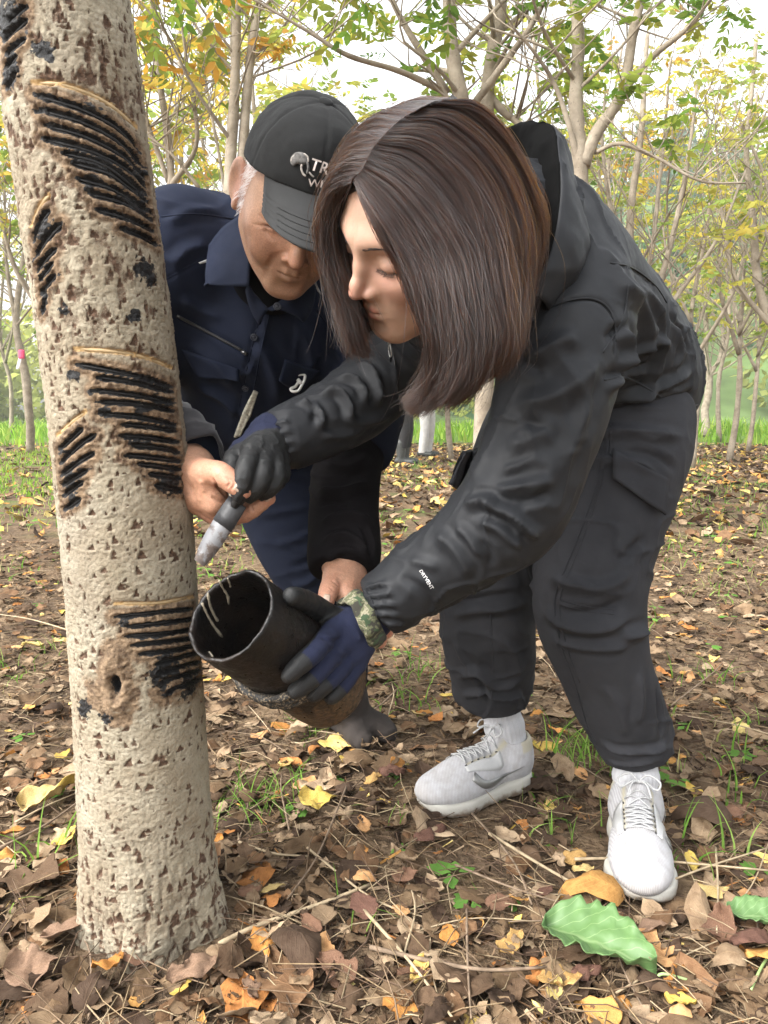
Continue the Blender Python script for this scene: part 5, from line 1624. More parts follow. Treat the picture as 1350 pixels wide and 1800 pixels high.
# ================================================================== the man
M_ROOT = empty('person', G(600, 1275), 'person in navy work jacket and black cap leaning in beside the trunk', 'person')
M_R = np.array([camvec(.937, -.119, -.33), camvec(.103, -.805, .584), camvec(.335, .581, .742)])
M_SC = 1.08
M_C = CAM - .1266 * AX_R + .4734 * AX_U + 1.1535 * AX_F
def m_local(p): return ((p - M_C.astype(F32)) @ M_R.T.astype(F32)) / M_SC
def m_world(q): return M_C + (np.asarray(q) * M_SC) @ M_R
M_NK = P(462, 455, 1.34)
def f_mhead(p):
    d = f_face(m_local(p), True) * M_SC
    return smin(d, rc(p, m_world((0, -.03, -.05)), M_NK, .058, .064), .03)

MRA, MRAr = limb([(318, 420, 1.34, .088), (285, 500, 1.35, .080), (240, 640, 1.38, .066), (225, 730, 1.36, .060), (262, 775, 1.25, .054), (310, 795, 1.16, .048), (338, 808, 1.12, .045)])
MLA, MLAr = limb([(585, 470, 1.44, .088), (630, 570, 1.46, .080), (650, 660, 1.44, .073), (635, 745, 1.38, .066), (622, 800, 1.345, .058)])
MSV, MSVr = limb([(630, 740, 1.375, .055), (612, 820, 1.33, .054), (605, 890, 1.285, .053), (606, 945, 1.245, .052), (604, 985, 1.22, .050), (603, 1004, 1.21, .042)])
def f_mj(p):
    d = ell(p, P(448, 555, 1.44), (.185, .125, .165))
    d = smin(d, ell(p, P(438, 440, 1.40), (.185, .11, .090)), .06)
    d = smin(d, ell(p, P(455, 700, 1.55), (.165, .125, .15)), .06)
    d = smin(d, chain(p, MRA, MRAr, .02), .04)
    d = smin(d, chain(p, MLA, MLAr, .02), .04)
    # neck opening
    d = smax(d, -rc(p, P(476, 470, 1.22), M_NK, .036, .055), .01)
    n = nrm(MLA[-1] - MLA[-3]).astype(F32); near = np.linalg.norm(p - MLA[-1].astype(F32), axis=1) < .13
    d = np.where(near, np.maximum(d, (p - MLA[-1].astype(F32)) @ n), d)
    n = nrm(MRA[-1] - MRA[-3]).astype(F32); near = np.linalg.norm(p - MRA[-1].astype(F32), axis=1) < .10
    d = np.where(near, np.maximum(d, (p - MRA[-1].astype(F32)) @ n), d)
    return d
M_FOLDS = [
    ([(290, 395), (330, 375), (390, 372)], .011, .006), ([(300, 470), (330, 440), (370, 430)], .012, .007), ([(315, 520), (350, 545), (400, 560)], .012, .006), ([(330, 600), (380, 640), (420, 690)], .014, .007),
    ([(345, 680), (390, 700), (430, 740)], .014, .008), ([(450, 600), (480, 650), (490, 720)], .014, .008), ([(520, 560), (545, 620), (540, 680)], .014, .009), ([(580, 600), (610, 640), (620, 700)], .012, .009), ([(600, 700), (640, 720), (660, 740)], .010, .008), ([(590, 760), (625, 770), (655, 760)], .008, .007),
    ([(283, 381), (340, 376), (410, 384)], .002, -.0025, 'seam'), ([(293, 490), (320, 475), (347, 461)], .002, -.0025, 'seam'), ([(459, 548), (440, 620), (425, 690), (410, 760)], .0024, -.004, 'seam'), ([(474, 552), (458, 620), (445, 690), (430, 760)], .002, .002, 'seam'),
    ([(311, 553), (370, 585), (428, 617)], .006, -.004, 'seam'), ([(556, 545), (590, 590), (610, 640)], .002, -.0025, 'seam'),
]
navy = cloth('navy_work_cotton', (.0112, .0148, .0290), .85, .0, .12, 1100, .18, .30)
navy2 = cloth('navy_trouser_cotton', (.0095, .0125, .0240), .85, .0, .10, 1100, .18, .3)
blk = cloth('black_sleeve_cotton', (.0075, .0065, .0072), .9, .0, .06, 1100, .2, .3)
M_JACKET = sdf_obj('jacket', f_mj, *bounds(np.vstack([MRA, MLA, [P(448, 555, 1.44)], [P(455, 740, 1.55)]]), .205), .0048, navy, M_ROOT,
    lambda V, N: creases(f_mj, V, N, M_FOLDS) + .004 * fbm(V, 9, 2, 43) + crumple(V, [.8, .8, .6], 20, .0045, 401), newton=1)

def patch(rows, thick, mat, parent, name, n=16, bulge=0.0, seed=1, wob=.0015):
    """a sheet through rows of (px,py,d) points, with real thickness"""
    R = np.array([spline(np.array([P(*q) for q in r]), n) for r in rows])
    S = np.stack([spline(R[:, j], n) for j in range(n)], 1)
    N = vnormals(S.reshape(-1, 3).astype(F32), grid_faces(n, n)).reshape(S.shape)
    if (N.mean((0, 1)) @ AX_F) > 0: S = S[:, ::-1]; N = vnormals(S.reshape(-1, 3).astype(F32), grid_faces(n, n)).reshape(S.shape)
    u = np.linspace(0, 1, n); w = np.outer(np.sin(u * math.pi), np.sin(u * math.pi))
    S = S + N * (w * bulge + wob * fbm(S.reshape(-1, 3), 40, 2, seed).reshape(n, n))[..., None]
    V, F = shell(S, thick)
    return link(name, mesh(name, V, F), mat, parent)
# collar, two leaves lying on the chest
patch([[(431, 372, 1.235), (392, 398, 1.255), (366, 430, 1.27)], [(437, 410, 1.215), (400, 440, 1.24), (362, 470, 1.262)], [(438, 455, 1.205), (405, 478, 1.232), (360, 499, 1.258)], [(436, 503, 1.205), (400, 503, 1.232), (361, 500, 1.257)]], .004, navy, M_JACKET, 'collar', 18, .006, 3)
patch([[(470, 542, 1.225), (505, 520, 1.225), (545, 492, 1.24)], [(480, 546, 1.222), (515, 535, 1.224), (556, 508, 1.245)], [(495, 545, 1.225), (525, 552, 1.228), (548, 545, 1.25)], [(505, 545, 1.23), (528, 562, 1.232), (535, 567, 1.245)]], .004, navy, M_JACKET, 'collar', 18, .004, 4)
patch([[(436, 500, 1.205), (450, 520, 1.222), (470, 545, 1.225)], [(432, 506, 1.215), (444, 535, 1.232), (460, 560, 1.240)], [(430, 512, 1.232), (440, 545, 1.25), (455, 572, 1.26)]], .004, navy, M_JACKET, 'collar_stand', 12, .002, 5)
# dark shirt showing in the neck opening
sdf_obj('undershirt', lambda p: smin(rc(p, P(486, 495, 1.305), M_NK, .052, .066), rc(p, P(468, 490, 1.33), P(474, 515, 1.37), .055, .050), .03), *bounds([M_NK, P(470, 500, 1.30), P(474, 515, 1.37)], .10), .006, simple('black_jersey', (.006, .006, .007), .9, .2, 80), M_ROOT, None, None, 1)
MJB = bvh_of(M_JACKET)
for l in ([(283, 381), (340, 376), (410, 384)], [(293, 490), (320, 475), (347, 461)], [(459, 548), (440, 620), (425, 690), (410, 760)], [(474, 552), (458, 620), (445, 690), (430, 760)], [(556, 545), (590, 590), (610, 640)], [(331, 612), (352, 650), (420, 664)]):
    seam(MJB, l, .0014, navy, M_JACKET)
refl = simple('silver_reflective_tape', (.55, .56, .55), .4, .15, 200)
def decal(pix, f, mat, parent, name, lift=.004, thick=.0008, n=6):
    a, b, c, d = [np.array(q, float) for q in pix]
    S = np.array([(a + (d - a) * u) * (1 - v) + (b + (c - b) * u) * v for u in np.linspace(0, 1, n) for v in np.linspace(0, 1, n)])
    p = snap(f, S, .8, 1.9, 700); g = grad(f, p.astype(F32), .003)[1]
    V, F = shell((p + g * lift).reshape(n, n, 3), thick)
    return link(name, mesh(name, V, F), mat, parent)
decal([(347, 461), (373, 450), (372, 458), (349, 463)], f_mj, refl, M_JACKET, 'reflective_dart', .008)
decal([(547, 492), (552, 495), (561, 518), (555, 512)], f_mj, refl, M_JACKET, 'reflective_dart', .008)
# chest zip, pocket flap, press studs
zp = snap(f_mj, [(311, 555), (340, 570), (370, 586), (400, 602), (426, 616)], .9, 1.8, 600); zg = grad(f_mj, zp.astype(F32), .003)[1]
mb = MB(); add_tube(mb, spline(zp + zg * .001, 20), .0026, 6)
link('zip', mb.mesh('zip'), simple('dark_zip', (.05, .05, .05), .35, .3, 500, metallic=.5), M_JACKET)
mb = MB(); add_tube(mb, np.array([zp[-1] + zg[-1] * .004, zp[-1] + zg[-1] * .007 + (zp[-1] - zp[-2]) * .35]), .0035, 8)
link('zip_pull', mb.mesh('zip_pull'), simple('dark_metal', (.08, .08, .08), .3, .2, metallic=.8), M_JACKET)
flap([(320, 612), (420, 648), (424, 667), (352, 660)], MJB, .006, .004, navy, M_JACKET, 'pocket_flap')
flap([(500, 630), (560, 650), (520, 690), (488, 665)], MJB, .006, .004, navy, M_JACKET, 'pocket_flap')
for q in ((488, 540, 1.222), (432, 680, None), (447, 592, None)):
    c = P(*q) if q[2] else snap(f_mj, [q[:2]], .9, 1.8, 600)[0]
    g = -AX_F if q[2] else grad(f_mj, c[None].astype(F32), .003)[1][0]
    a = nrm(np.cross(g, [0, 0, 1.0])); b = np.cross(g, a)
    mb = MB(); ang = np.linspace(0, 2 * math.pi, 17)
    add_tube(mb, c + g * .005 + .0050 * (np.cos(ang)[:, None] * a + np.sin(ang)[:, None] * b), .0014, 6)
    add_tube(mb, np.array([c, c + g * .0055]), .0042, 12)
    link('press_stud', mb.mesh('press_stud'), simple('navy_plastic', (.015, .018, .03), .35), M_JACKET)

# grey sleeve end round the right wrist
def gray_cuff():
    pts = spline([P(270, 745, 1.24), P(305, 770, 1.175), P(338, 800, 1.125), P(352, 812, 1.105)], 22)
    rad = np.r_[np.linspace(.052, .049, 12), np.linspace(.049, .045, 6), np.linspace(.0445, .0405, 4)]
    n, m = 22, 48
    T, A, Bn = frames(pts); th = np.arange(m) * 2 * math.pi / m
    V = pts[:, None] + (rad[:, None] * (1 + .05 * np.sin(th * 3 + 1)[None]))[..., None] * (np.cos(th)[None, :, None] * A[:, None] + np.sin(th)[None, :, None] * Bn[:, None])
    V = V.reshape(-1, 3); F = grid_faces(n, m, True)
    N = vnormals(V.astype(F32), F)
    c = np.repeat(pts, m, 0); sg = np.sign(((V - c) * N).sum())
    V = V + nrm(V - c) * (.006 * np.clip(1 - np.abs(fbm(V, 24, 2, 71)) * 2.2, 0, 1) ** 2 + .002 * fbm(V, 50, 2, 72))[:, None]
    W = c + (V - c) * .90
    nn = len(V); e = np.arange(m); e2 = (e + 1) % m; b = (n - 1) * m
    F2 = np.vstack([F, F[:, ::-1] + nn, np.stack([b + e, b + e2, b + e2 + nn, b + e + nn], 1)])
    return link('sleeve_end', mesh('sleeve_end', np.vstack([V, W]), F2), cloth('dark_grey_cotton', (.030, .028, .031), .8, .2, .25, 1100, .2, .3), M_JACKET)
gray_cuff()

# black over-sleeve on the left forearm
S_FOLDS = [([(556, 860), (600, 865), (655, 845)], .011, .010), ([(560, 920), (610, 905), (658, 915)], .010, .010), ([(562, 955), (600, 940), (630, 955), (652, 990)], .009, .010), ([(575, 990), (600, 965), (640, 975)], .007, .008), ([(560, 815), (610, 822), (655, 800)], .010, .006), ([(556, 890), (580, 880), (620, 885)], .008, -.006), ([(635, 920), (650, 950), (645, 985)], .007, -.006)]
def f_sv(p):
    d = chain(p, MSV, MSVr, .02)
    n = nrm(MSV[-1] - MSV[-3]).astype(F32)
    return np.maximum(d, (p - MSV[-1].astype(F32)) @ n)
sdf_obj('over_sleeve', f_sv, *bounds(MSV, .075), .0038, blk, M_ROOT, lambda V, N: creases(f_sv, V, N, S_FOLDS) + .002 * fbm(V, 16, 2, 45) + crumple(V, [.5, .5, 1.0], 28, .004, 421), newton=1)

# trousers and split-toe boots
MLL, MLLr = limb([(500, 800, 1.68, .125), (502, 865, 1.655, .102), (525, 940, 1.63, .088), (556, 1010, 1.63, .076), (578, 1090, 1.71, .068), (592, 1165, 1.79, .062), (598, 1205, 1.83, .056)])
MRL, MRLr = limb([(480, 790, 1.80, .120), (520, 880, 1.86, .098), (560, 960, 1.90, .082), (580, 1040, 2.02, .068), (592, 1110, 2.14, .058), (596, 1145, 2.2, .054)])
def f_mt(p):
    d = smin(chain(p, MLL, MLLr, .03), chain(p, MRL, MRLr, .03), .02)
    return smin(d, ell(p, P(480, 775, 1.72), (.165, .13, .11)), .05)
MT_FOLDS = [([(450, 905), (500, 900), (550, 890)], .010, .006), ([(480, 955), (520, 950), (555, 930)], .009, .006), ([(510, 1030), (540, 1025), (570, 1000)], .009, .007), ([(470, 840), (510, 835), (550, 845)], .010, .006), ([(505, 1000), (545, 985), (560, 960)], .008, -.006)]
M_TRS = sdf_obj('trousers', f_mt, *bounds(np.vstack([MLL, MRL]), .17), .006, navy2, M_ROOT, lambda V, N: creases(f_mt, V, N, MT_FOLDS) + .003 * fbm(V, 11, 2, 53) + crumple(V, [.6, .6, 1.0], 22, .004, 431), newton=1)
tabi = cloth('worn_dark_canvas', (.040, .034, .031), .95, .0, .1, 600, .35, .6)
def make_boot(heel, big, small, ank, shin, name='boot'):
    heel, big, small, ank, shin = [np.array(x, float) for x in (heel, big, small, ank, shin)]
    ball = heel * .32 + (big + small) / 2 * .68
    up = np.array([0, 0, 1.0])
    def f(p):
        d = rc(p, shin, ank, .064, .054)
        d = smin(d, rc(p, ank - up * .01, heel + up * .036, .050, .040), .03)
        d = smin(d, rc(p, ank + up * .0, ball + up * .040, .046, .040), .04)
        d = smin(d, rc(p, heel + up * .030, ball + up * .028, .034, .034), .03)
        t1 = chain(p, [ball + up * .030, heel * .12 + big * .88 + up * .028, big * .97 + heel * .03 + up * .024], [.036, .031, .024])
        t2 = chain(p, [ball + up * .030, heel * .12 + small * .88 + up * .027, small * .97 + heel * .03 + up * .022], [.040, .036, .028])
        d = smin(d, smin(t1, t2, .016), .03)
        return np.maximum(d, .004 - p[:, 2])
    c = MB()
    return sdf_obj(name, f, *bounds([heel, big, small, ank, shin], .09), .0042, tabi, M_ROOT, lambda V, N: .0022 * fbm(V, 24, 3, 63) + .0016 * np.clip(1 - np.abs(fbm(V * [1, 1, 1.6], 26, 2, 64)) * 2.4, 0, 1) ** 2, newton=1)
make_boot(G(560, 1262), G(640, 1320), G(682, 1304), P(598, 1215, 1.86), P(594, 1150, 1.78))
make_boot(G(560, 1182), G(596, 1205), G(622, 1196), P(594, 1150, 2.2), P(590, 1100, 2.13))
# spoke of bone-pale wood and a white clip hanging on the jacket
lst = snap(f_mj, [(451, 685), (445, 705), (437, 730), (424, 760)], .9, 1.8, 600); lg = grad(f_mj, lst.astype(F32), .003)[1]
tg = M_JACKET
flap([(446, 684), (454, 688), (441, 728), (428, 722)], MJB, .006, .003, simple('soiled_white_strap', (.40, .38, .31), .7, .5, 160, .3, 300), tg, 'pale_strap', 12, 5)
flap([(428, 721), (441, 729), (424, 764), (414, 766)], MJB, .006, .003, bpy.data.materials['soiled_white_strap'], tg, 'pale_strap', 12, 5)
cp_ = snap(f_mj, [(528, 665)], .9, 1.8, 600)[0] - AX_F * .012
k_ = 1.34 / FPX
clip = [(-8, 3), (8, 5), (9, -4), (4, -14), (-2, -24), (-12, -26), (-16, -21), (-8, -17), (-3, -10)]
mb = MB(); add_tube(mb, spline(np.array([cp_ + AX_R * a * k_ + AX_U * b * k_ for a, b in clip]), 40), .0026, 8)
add_tube(mb, np.array([cp_ + AX_R * -4 * k_ + AX_U * -4 * k_, cp_ + AX_R * 4 * k_ + AX_U * -12 * k_]), .0035, 8)
link('plastic_clip', mb.mesh('plastic_clip'), simple('white_plastic', (.68, .67, .63), .4), tg)

# ---- hands
def hand_sdf(w, chains, kp=.012, wr=.027, kf=.003, palm=None, web=()):
    palm = palm or [.0185, .0185, .0175, .0160, .0190]
    def f(p):
        d = None; fg = None
        for (pts, rr), r0 in zip(chains, palm):
            e = rc(p, w, pts[0], wr, r0); d = e if d is None else smin(d, e, kp)
            s = spline(np.c_[pts, rr], 10); e = chain(p, s[:, :3], s[:, 3], .003)
            fg = e if fg is None else smin(fg, e, kf)
        for a_, b_, r_ in web: d = smin(d, rc(p, a_, b_, r_, r_), .012)
        return smin(d, fg, .008)
    return f
def hp(l): return np.array([P(*q) for q in l])
m_rw = P(334, 826, 1.108)
mr = [(hp([(356, 872, 1.068), (388, 902, 1.070), (430, 902, 1.070), (472, 876, 1.062)]), (.0150, .0140, .0128, .0098)),
      (hp([(350, 880, 1.085), (378, 906, 1.085), (415, 906, 1.088), (448, 892, 1.088)]), (.0150, .0138, .0125, .0100)),
      (hp([(348, 878, 1.098), (372, 902, 1.090), (402, 902, 1.092), (430, 890, 1.092)]), (.0142, .0130, .0118, .0098)),
      (hp([(345, 872, 1.115), (365, 892, 1.112), (388, 892, 1.112), (408, 884, 1.11)]), (.0125, .0115, .0105, .0090)),
      (hp([(358, 832, 1.052), (386, 832, 1.026), (408, 848, 1.018), (428, 863, 1.018)]), (.0190, .0155, .0138, .0112))]
f_mr = hand_sdf(m_rw, mr, .014, .030, web=[(P(368, 848, 1.05), P(376, 884, 1.055), .0165), (P(384, 862, 1.062), P(390, 890, 1.072), .0125)])
m_lw = P(605, 990, 1.215)
ml = [(hp([(606, 1040, 1.165), (628, 1072, 1.135), (652, 1110, 1.140), (655, 1132, 1.155)]), (.0150, .0140, .0128, .0105)),
      (hp([(612, 1036, 1.180), (640, 1068, 1.165), (664, 1105, 1.165), (668, 1128, 1.170)]), (.0150, .0138, .0125, .0105)),
      (hp([(620, 1030, 1.195), (652, 1058, 1.190), (676, 1090, 1.190), (680, 1112, 1.190)]), (.0142, .0130, .0118, .0098)),
      (hp([(626, 1020, 1.205), (655, 1042, 1.205), (678, 1068, 1.205), (684, 1090, 1.205)]), (.0125, .0115, .0105, .0090)),
      (hp([(590, 1014, 1.178), (580, 1032, 1.150), (575, 1048, 1.134), (573, 1060, 1.124)]), (.0175, .0142, .0128, .0106))]
f_ml = hand_sdf(m_lw, ml, .014, .029)
hand_folds_r = [([(405, 838), (412, 850), (404, 862)], .0022, -.0016), ([(398, 836), (405, 848), (397, 858)], .0022, -.0014), ([(372, 838), (384, 856), (398, 872)], .003, -.0030), ([(370, 872), (385, 880), (398, 884)], .003, -.0022), ([(440, 888), (446, 900)], .002, -.0016), ([(352, 842), (360, 868)], .006, .0018), ([(342, 850), (350, 884)], .004, .0012)]
nail_m = simple('fingernail', (.40, .29, .22), .35, .25, 150)
m_skin = skin_mat('skin_tan', (.50, .29, .185), (.48, .19, .13), (.070, .034, .022), .48, .28)
def m_attrs(V, N):
    q = m_local(V); s = q.copy(); s[:, 0] = np.abs(s[:, 0])
    up = rc(s, (.0215, .0770, -.0650), (.0055, .0865, -.0615), .0020, .0034); lo = rc(s, (.0185, .0785, -.0690), (0, .0858, -.0712), .0030, .0050)
    lips = np.clip(.5 - (np.minimum(up, lo) - .002) / .0018, 0, 1)
    ch = np.exp(-(np.linalg.norm((s - [.042, .062, -.030]) / [.026, .03, .024], axis=1)) ** 2) * .30
    nose = np.exp(-(np.linalg.norm((q - [0, .103, -.034]) / [.020, .022, .016], axis=1)) ** 2) * .45
    ear = np.exp(-(np.linalg.norm((s - [.078, -.012, -.014]) / [.012, .024, .036], axis=1)) ** 4) * .45
    fold = np.clip(1 - chain(s, [(.017, .0935, -.030), (.0275, .0885, -.048), (.0315, .081, -.066)], [.001, .001, .001]) / .003, 0, 1) * .25
    eye = np.clip(1 - rc(s, (.020, .0815, -.0088), (.046, .0720, -.0100), .0006, .0006) / .0026, 0, 1) * .38
    mouth = np.clip(1 - rc(s, (.023, .078, -.0660), (0, .090, -.0664), .0008, .0010) / .0022, 0, 1) * .75
    stub = np.clip(1 - np.linalg.norm((q - [0, .08, -.075]) / [.045, .04, .045], axis=1), 0, 1) * .18
    return {'red': np.clip(np.maximum(lips * .6, ch + nose + ear), 0, 1), 'dark': np.clip(np.maximum(np.maximum(fold, eye), np.maximum(mouth, stub)), 0, 1)}
def f_minner(p):
    d = ell(p, P(448, 555, 1.46), (.14, .09, .15)); d = smin(d, ell(p, P(460, 740, 1.62), (.13, .10, .16)), .06)
    for ch_, r in ((MRA, MRAr), (MLA, MLAr), (MSV, MSVr)): d = smin(d, chain(p, ch_, np.minimum(r * .55, .042), .01), .02)
    for ch_, r in ((MLL, MLLr), (MRL, MRLr)): d = smin(d, chain(p, ch_, r * .6, .02), .03)
    return smin(d, rc(p, M_NK, P(450, 520, 1.44), .05, .07), .03)
mbl, mbh = bounds(np.vstack([MRA, MLA, MSV, MLL, MRL]), .12)
mhb = (np.minimum(M_C - .16, M_NK - .075), np.maximum(M_C + .16, M_NK + .075))
def hand_red(f, chains):
    def g(V, N):
        r = np.zeros(len(V), F32)
        for pts, rr in chains:
            for j in (0, 1, 2, 3):
                r = np.maximum(r, .55 * np.exp(-(np.linalg.norm(V - pts[j], axis=1) / (.016)) ** 2))
        return r + .12
    return g
rb_ = bounds(np.vstack([m_rw[None]] + [c[0] for c in mr]), .04); lb_ = bounds(np.vstack([m_lw[None]] + [c[0] for c in ml]), .04)
def f_mr_d(p): return f_mr(p)
M_BODY = body_mesh(f_mhead, mhb, .0021, [(f_minner, (mbl, mbh), .012, .0), (f_mr, rb_, .0017, hand_red(f_mr, mr)), (f_ml, lb_, .0018, hand_red(f_ml, ml))], m_attrs, m_skin, M_ROOT)
# knuckle creases on the right hand
def crease_body():
    me = M_BODY.data; n = len(me.vertices); co = np.zeros(n * 3, F32); me.vertices.foreach_get('co', co); co = co.reshape(-1, 3)
    for f, items, b in ((f_mr, hand_folds_r, rb_), (f_ml, [([(583, 1020), (596, 1030)], .0025, -.0016), ([(578, 1030), (588, 1040)], .0022, -.0012)], lb_)):
        m = np.all((co > b[0]) & (co < b[1]), axis=1)
        d, N = grad(f, co[m], .001)
        ok = np.abs(d) < .004
        o = creases(f, co[m], N, items) * ok + ok * .0005 * fbm(co[m], 180, 2, 3)
        co[m] += (N * o[:, None]).astype(F32)
    me.vertices.foreach_set('co', co.ravel()); me.update()
crease_body()
def nail(f, c, a, w, l, name='thumbnail'):
    """c: pixel centre, a: pixel direction towards the tip"""
    a = np.array(a, float); a /= np.linalg.norm(a); b = np.array([-a[1], a[0]])
    S = []
    for u in np.linspace(-1, 1, 9):
        for v in np.linspace(-1, 1, 9):
            ww = w * math.sqrt(max(0, 1 - .55 * abs(u) ** 3))
            S.append(np.array(c) + a * u * l + b * v * ww)
    p, ok = trace(f, S); g = grad(f, p.astype(F32), .001)[1]
    V, F = shell((p + g * .0006).reshape(9, 9, 3), .0007)
    link(name, mesh(name, V, F), nail_m, M_BODY)
nail(f_mr, (421, 859), (20, 12), 6.5, 9.5)
nail(f_mr, (471, 877), (12, -9), 3.5, 6, 'fingernail')
nail(f_ml, (574, 1053), (-2, 12), 6.0, 8.5)

# ---- cap
def cap_z(q): return .030 + .035 * np.clip((q[:, 1] + .02) / .12, -1, 1)
def f_cap(p):
    q = m_local(p)
    d = ell(q, (0, -.006, .034), (.0850, .1060, .098))
    d = smin(d, ell(q, (0, .040, .075), (.060, .050, .055)), .03)
    d = np.maximum(d, cap_z(q) - q[:, 2])
    # panel seams
    c = q - np.array([0, -.004, 0], F32); an = np.arctan2(c[:, 0], c[:, 1])
    s = np.minimum(np.abs(((an / (math.pi / 3)) % 1) - .5), .5)
    rad = np.hypot(c[:, 0], c[:, 1])
    d = d + .0012 * np.exp(-((.5 - np.abs(((an / (math.pi / 3) + .5) % 1) - .5) - .5) * rad * 1.05 / .0022) ** 2)
    return d * M_SC
capm = cloth('black_cap_twill', (.0130, .0134, .0136), .85, .05, .14, 1000, .3, .35)
M_CAP = sdf_obj('cap', f_cap, M_C - .17, M_C + .19, .0030, capm, M_ROOT, lambda V, N: .0025 * fbm(V, 22, 2, 81) + .0008 * fbm(V, 60, 2, 82))
def make_brim():
    n, m = 26, 34
    S = np.zeros((m, n, 3))
    for j, ph in enumerate(np.linspace(-.86, .86, m)):
        x0, y0 = .082 * math.sin(ph), -.004 + .102 * math.cos(ph)
        L = .090 * max(math.cos(ph * 1.72), 0) ** .42
        for i, r in enumerate(np.linspace(0, 1, n)):
            x = x0 * (1 - .04 * r); y = y0 + L * r
            z = .034 + .035 * np.clip((y0 + .02) / .12, -1, 1) - .002 - .020 * r - 4.0 * x * x * (.55 + .45 * r) + .012 * 0
            S[j, i] = (x, y, z + .026 * (abs(math.sin(ph)) ** 2) * (1 - r) * .4)
    W = m_world(S.reshape(-1, 3)).reshape(S.shape)
    F = grid_faces(m, n); N = vnormals(W.reshape(-1, 3).astype(F32), F)
    if (N.mean(0) @ M_R[2]) < 0: W = W[::-1]; N = vnormals(W.reshape(-1, 3).astype(F32), F)
    # rows of stitching
    r = np.tile(np.linspace(0, 1, n), m)
    o = np.zeros(m * n)
    for k in (.48, .60, .72, .84): o -= .0009 * np.exp(-((r - k) / .022) ** 2)
    V, Fs = shell((W.reshape(-1, 3) + N * o[:, None]).reshape(W.shape), .0035)
    b = link('brim', mesh('brim', V, Fs), cloth('grey_black_brim', (.0260, .0264, .0266), .85, .05, .2, 1000, .2, .3), M_CAP)
    thr = simple('dark_thread', (.008, .008, .008), .7)
    for k in (.52, .64, .76, .88):
        i = int(k * (n - 1)); row = W[5:-5, i] + M_R[2] * .0010
        pts = spline(row, 90)
        mb = MB()
        for s in range(0, 88, 3): add_tube(mb, pts[s:s + 3], .0006, 4, cap=False)
        o_ = link('stitch_row', mb.mesh('stitch_row'), thr, b); o_['kind'] = 'stuff'
    return W
BR = make_brim()
mb = MB(); t_ = m_world((0, -.004, .1335)); add_tube(mb, np.array([t_ - M_R[2] * .006, t_ + M_R[2] * .001, t_ + M_R[2] * .003]), [.011, .010, .004], 16)
link('button', mb.mesh('button'), capm, M_CAP)
# embroidery: a beast's head and two words
emb = simple('grey_embroidery', (.36, .33, .30), .8, .35, 220, .5, 600); embw = simple('pale_embroidery', (.55, .48, .44), .8, .3, 220, .5, 600)
capl = lambda p: f_cap(p) - .0015
CB = bvh_of(M_CAP)
text_on(CB, 'TRA', (543, 297), (593, 313), 29, embw, M_CAP, 'lettering', .002)
text_on(CB, 'WIL', (541, 326), (577, 331), 18, embw, M_CAP, 'lettering', .002)
def blob(outline, name, mat, n=40):
    o = spline(np.array(outline + outline[:1], float), n)[:-1]
    c = o.mean(0); rings = [c + (o - c) * r for r in (.02, .35, .7, 1.0)]
    pix = np.vstack(rings); p, _ = trace(capl, pix); g = grad(capl, p.astype(F32), .003)[1]
    h = np.repeat([.0028, .0028, .0026, .0006], n - 1) + .0006 * noise(p, 500, 3)
    link(name, mesh(name, p + g * h[:, None], grid_faces(4, n - 1, True)), mat, M_CAP)
def stroke(pix, r, name, mat):
    p, _ = trace(capl, spline(np.array(pix, float), 14)); g = grad(capl, p.astype(F32), .003)[1]
    V, fl = tube(p + g * .001, np.r_[r * .4, np.full(12, r), r * .3], 6); link(name, mesh(name, V, fl), mat, M_CAP)
dk = simple('charcoal_embroidery', (.12, .115, .11), .85, .4, 240, .5, 600)
blob([(512, 275), (520, 268), (532, 268), (541, 276), (541, 286), (532, 290), (524, 288), (516, 292), (510, 284)], 'emblem', dk)
stroke([(512, 284), (515, 276), (524, 270)], .0011, 'emblem_line', emb); stroke([(516, 287), (520, 280), (530, 277)], .0011, 'emblem_line', emb)
stroke([(531, 288), (530, 296), (533, 305), (538, 310)], .0016, 'emblem_line', emb); stroke([(540, 284), (542, 294), (540, 306)], .0018, 'emblem_line', dk); stroke([(543, 302), (548, 308), (552, 311)], .0012, 'emblem_line', emb); stroke([(534, 270), (541, 276), (542, 285)], .0012, 'emblem_line', emb)

# grey hair below the cap
def man_hair():
    rng = np.random.default_rng(8); n = 2600
    q = np.c_[np.where(rng.random(n) < .5, -1, 1) * .1, rng.uniform(-.085, .036, n), rng.uniform(-.045, .052, n)]
    hl = (q[:, 1] < .020 + .25 * (q[:, 2])) & (q[:, 2] > -.040 - .4 * np.minimum(q[:, 1], 0)) & ~((q[:, 1] < -.002) & (q[:, 1] > -.045) & (q[:, 2] < .022))
    q = q[hl]; n = len(q)
    tt = np.linspace(.055, .1, 90); ts = []
    P0 = np.zeros((n, 3))
    for k in range(n):
        pr = np.c_[np.sign(q[k, 0]) * tt[::-1], np.full(90, q[k, 1]), np.full(90, q[k, 2])]
        v = f_face(pr.astype(F32), True); i = np.nonzero(v < .0002)[0]
        P0[k] = pr[i[0]] if len(i) else pr[-1]
    sg = np.sign(P0[:, 0])
    L = rng.uniform(.008, .015, n)
    d = np.c_[sg * .30, rng.normal(-.15, .22, n), -.9 + rng.normal(0, .15, n)]; d = nrm(d)
    t = np.linspace(0, 1, 7)
    C = P0[:, None] + d[:, None] * (L[:, None] * t[None])[..., None] + np.c_[sg, 0 * sg, 0 * sg][:, None] * (.003 * np.sin(t * 2))[None, :, None]
    W = m_world(C.reshape(-1, 3)).reshape(C.shape)
    strands('grey_hair', W, .00022, .00006, hair_mat('silver_hair', (.62, .60, .57), .35), M_ROOT)
man_hair()
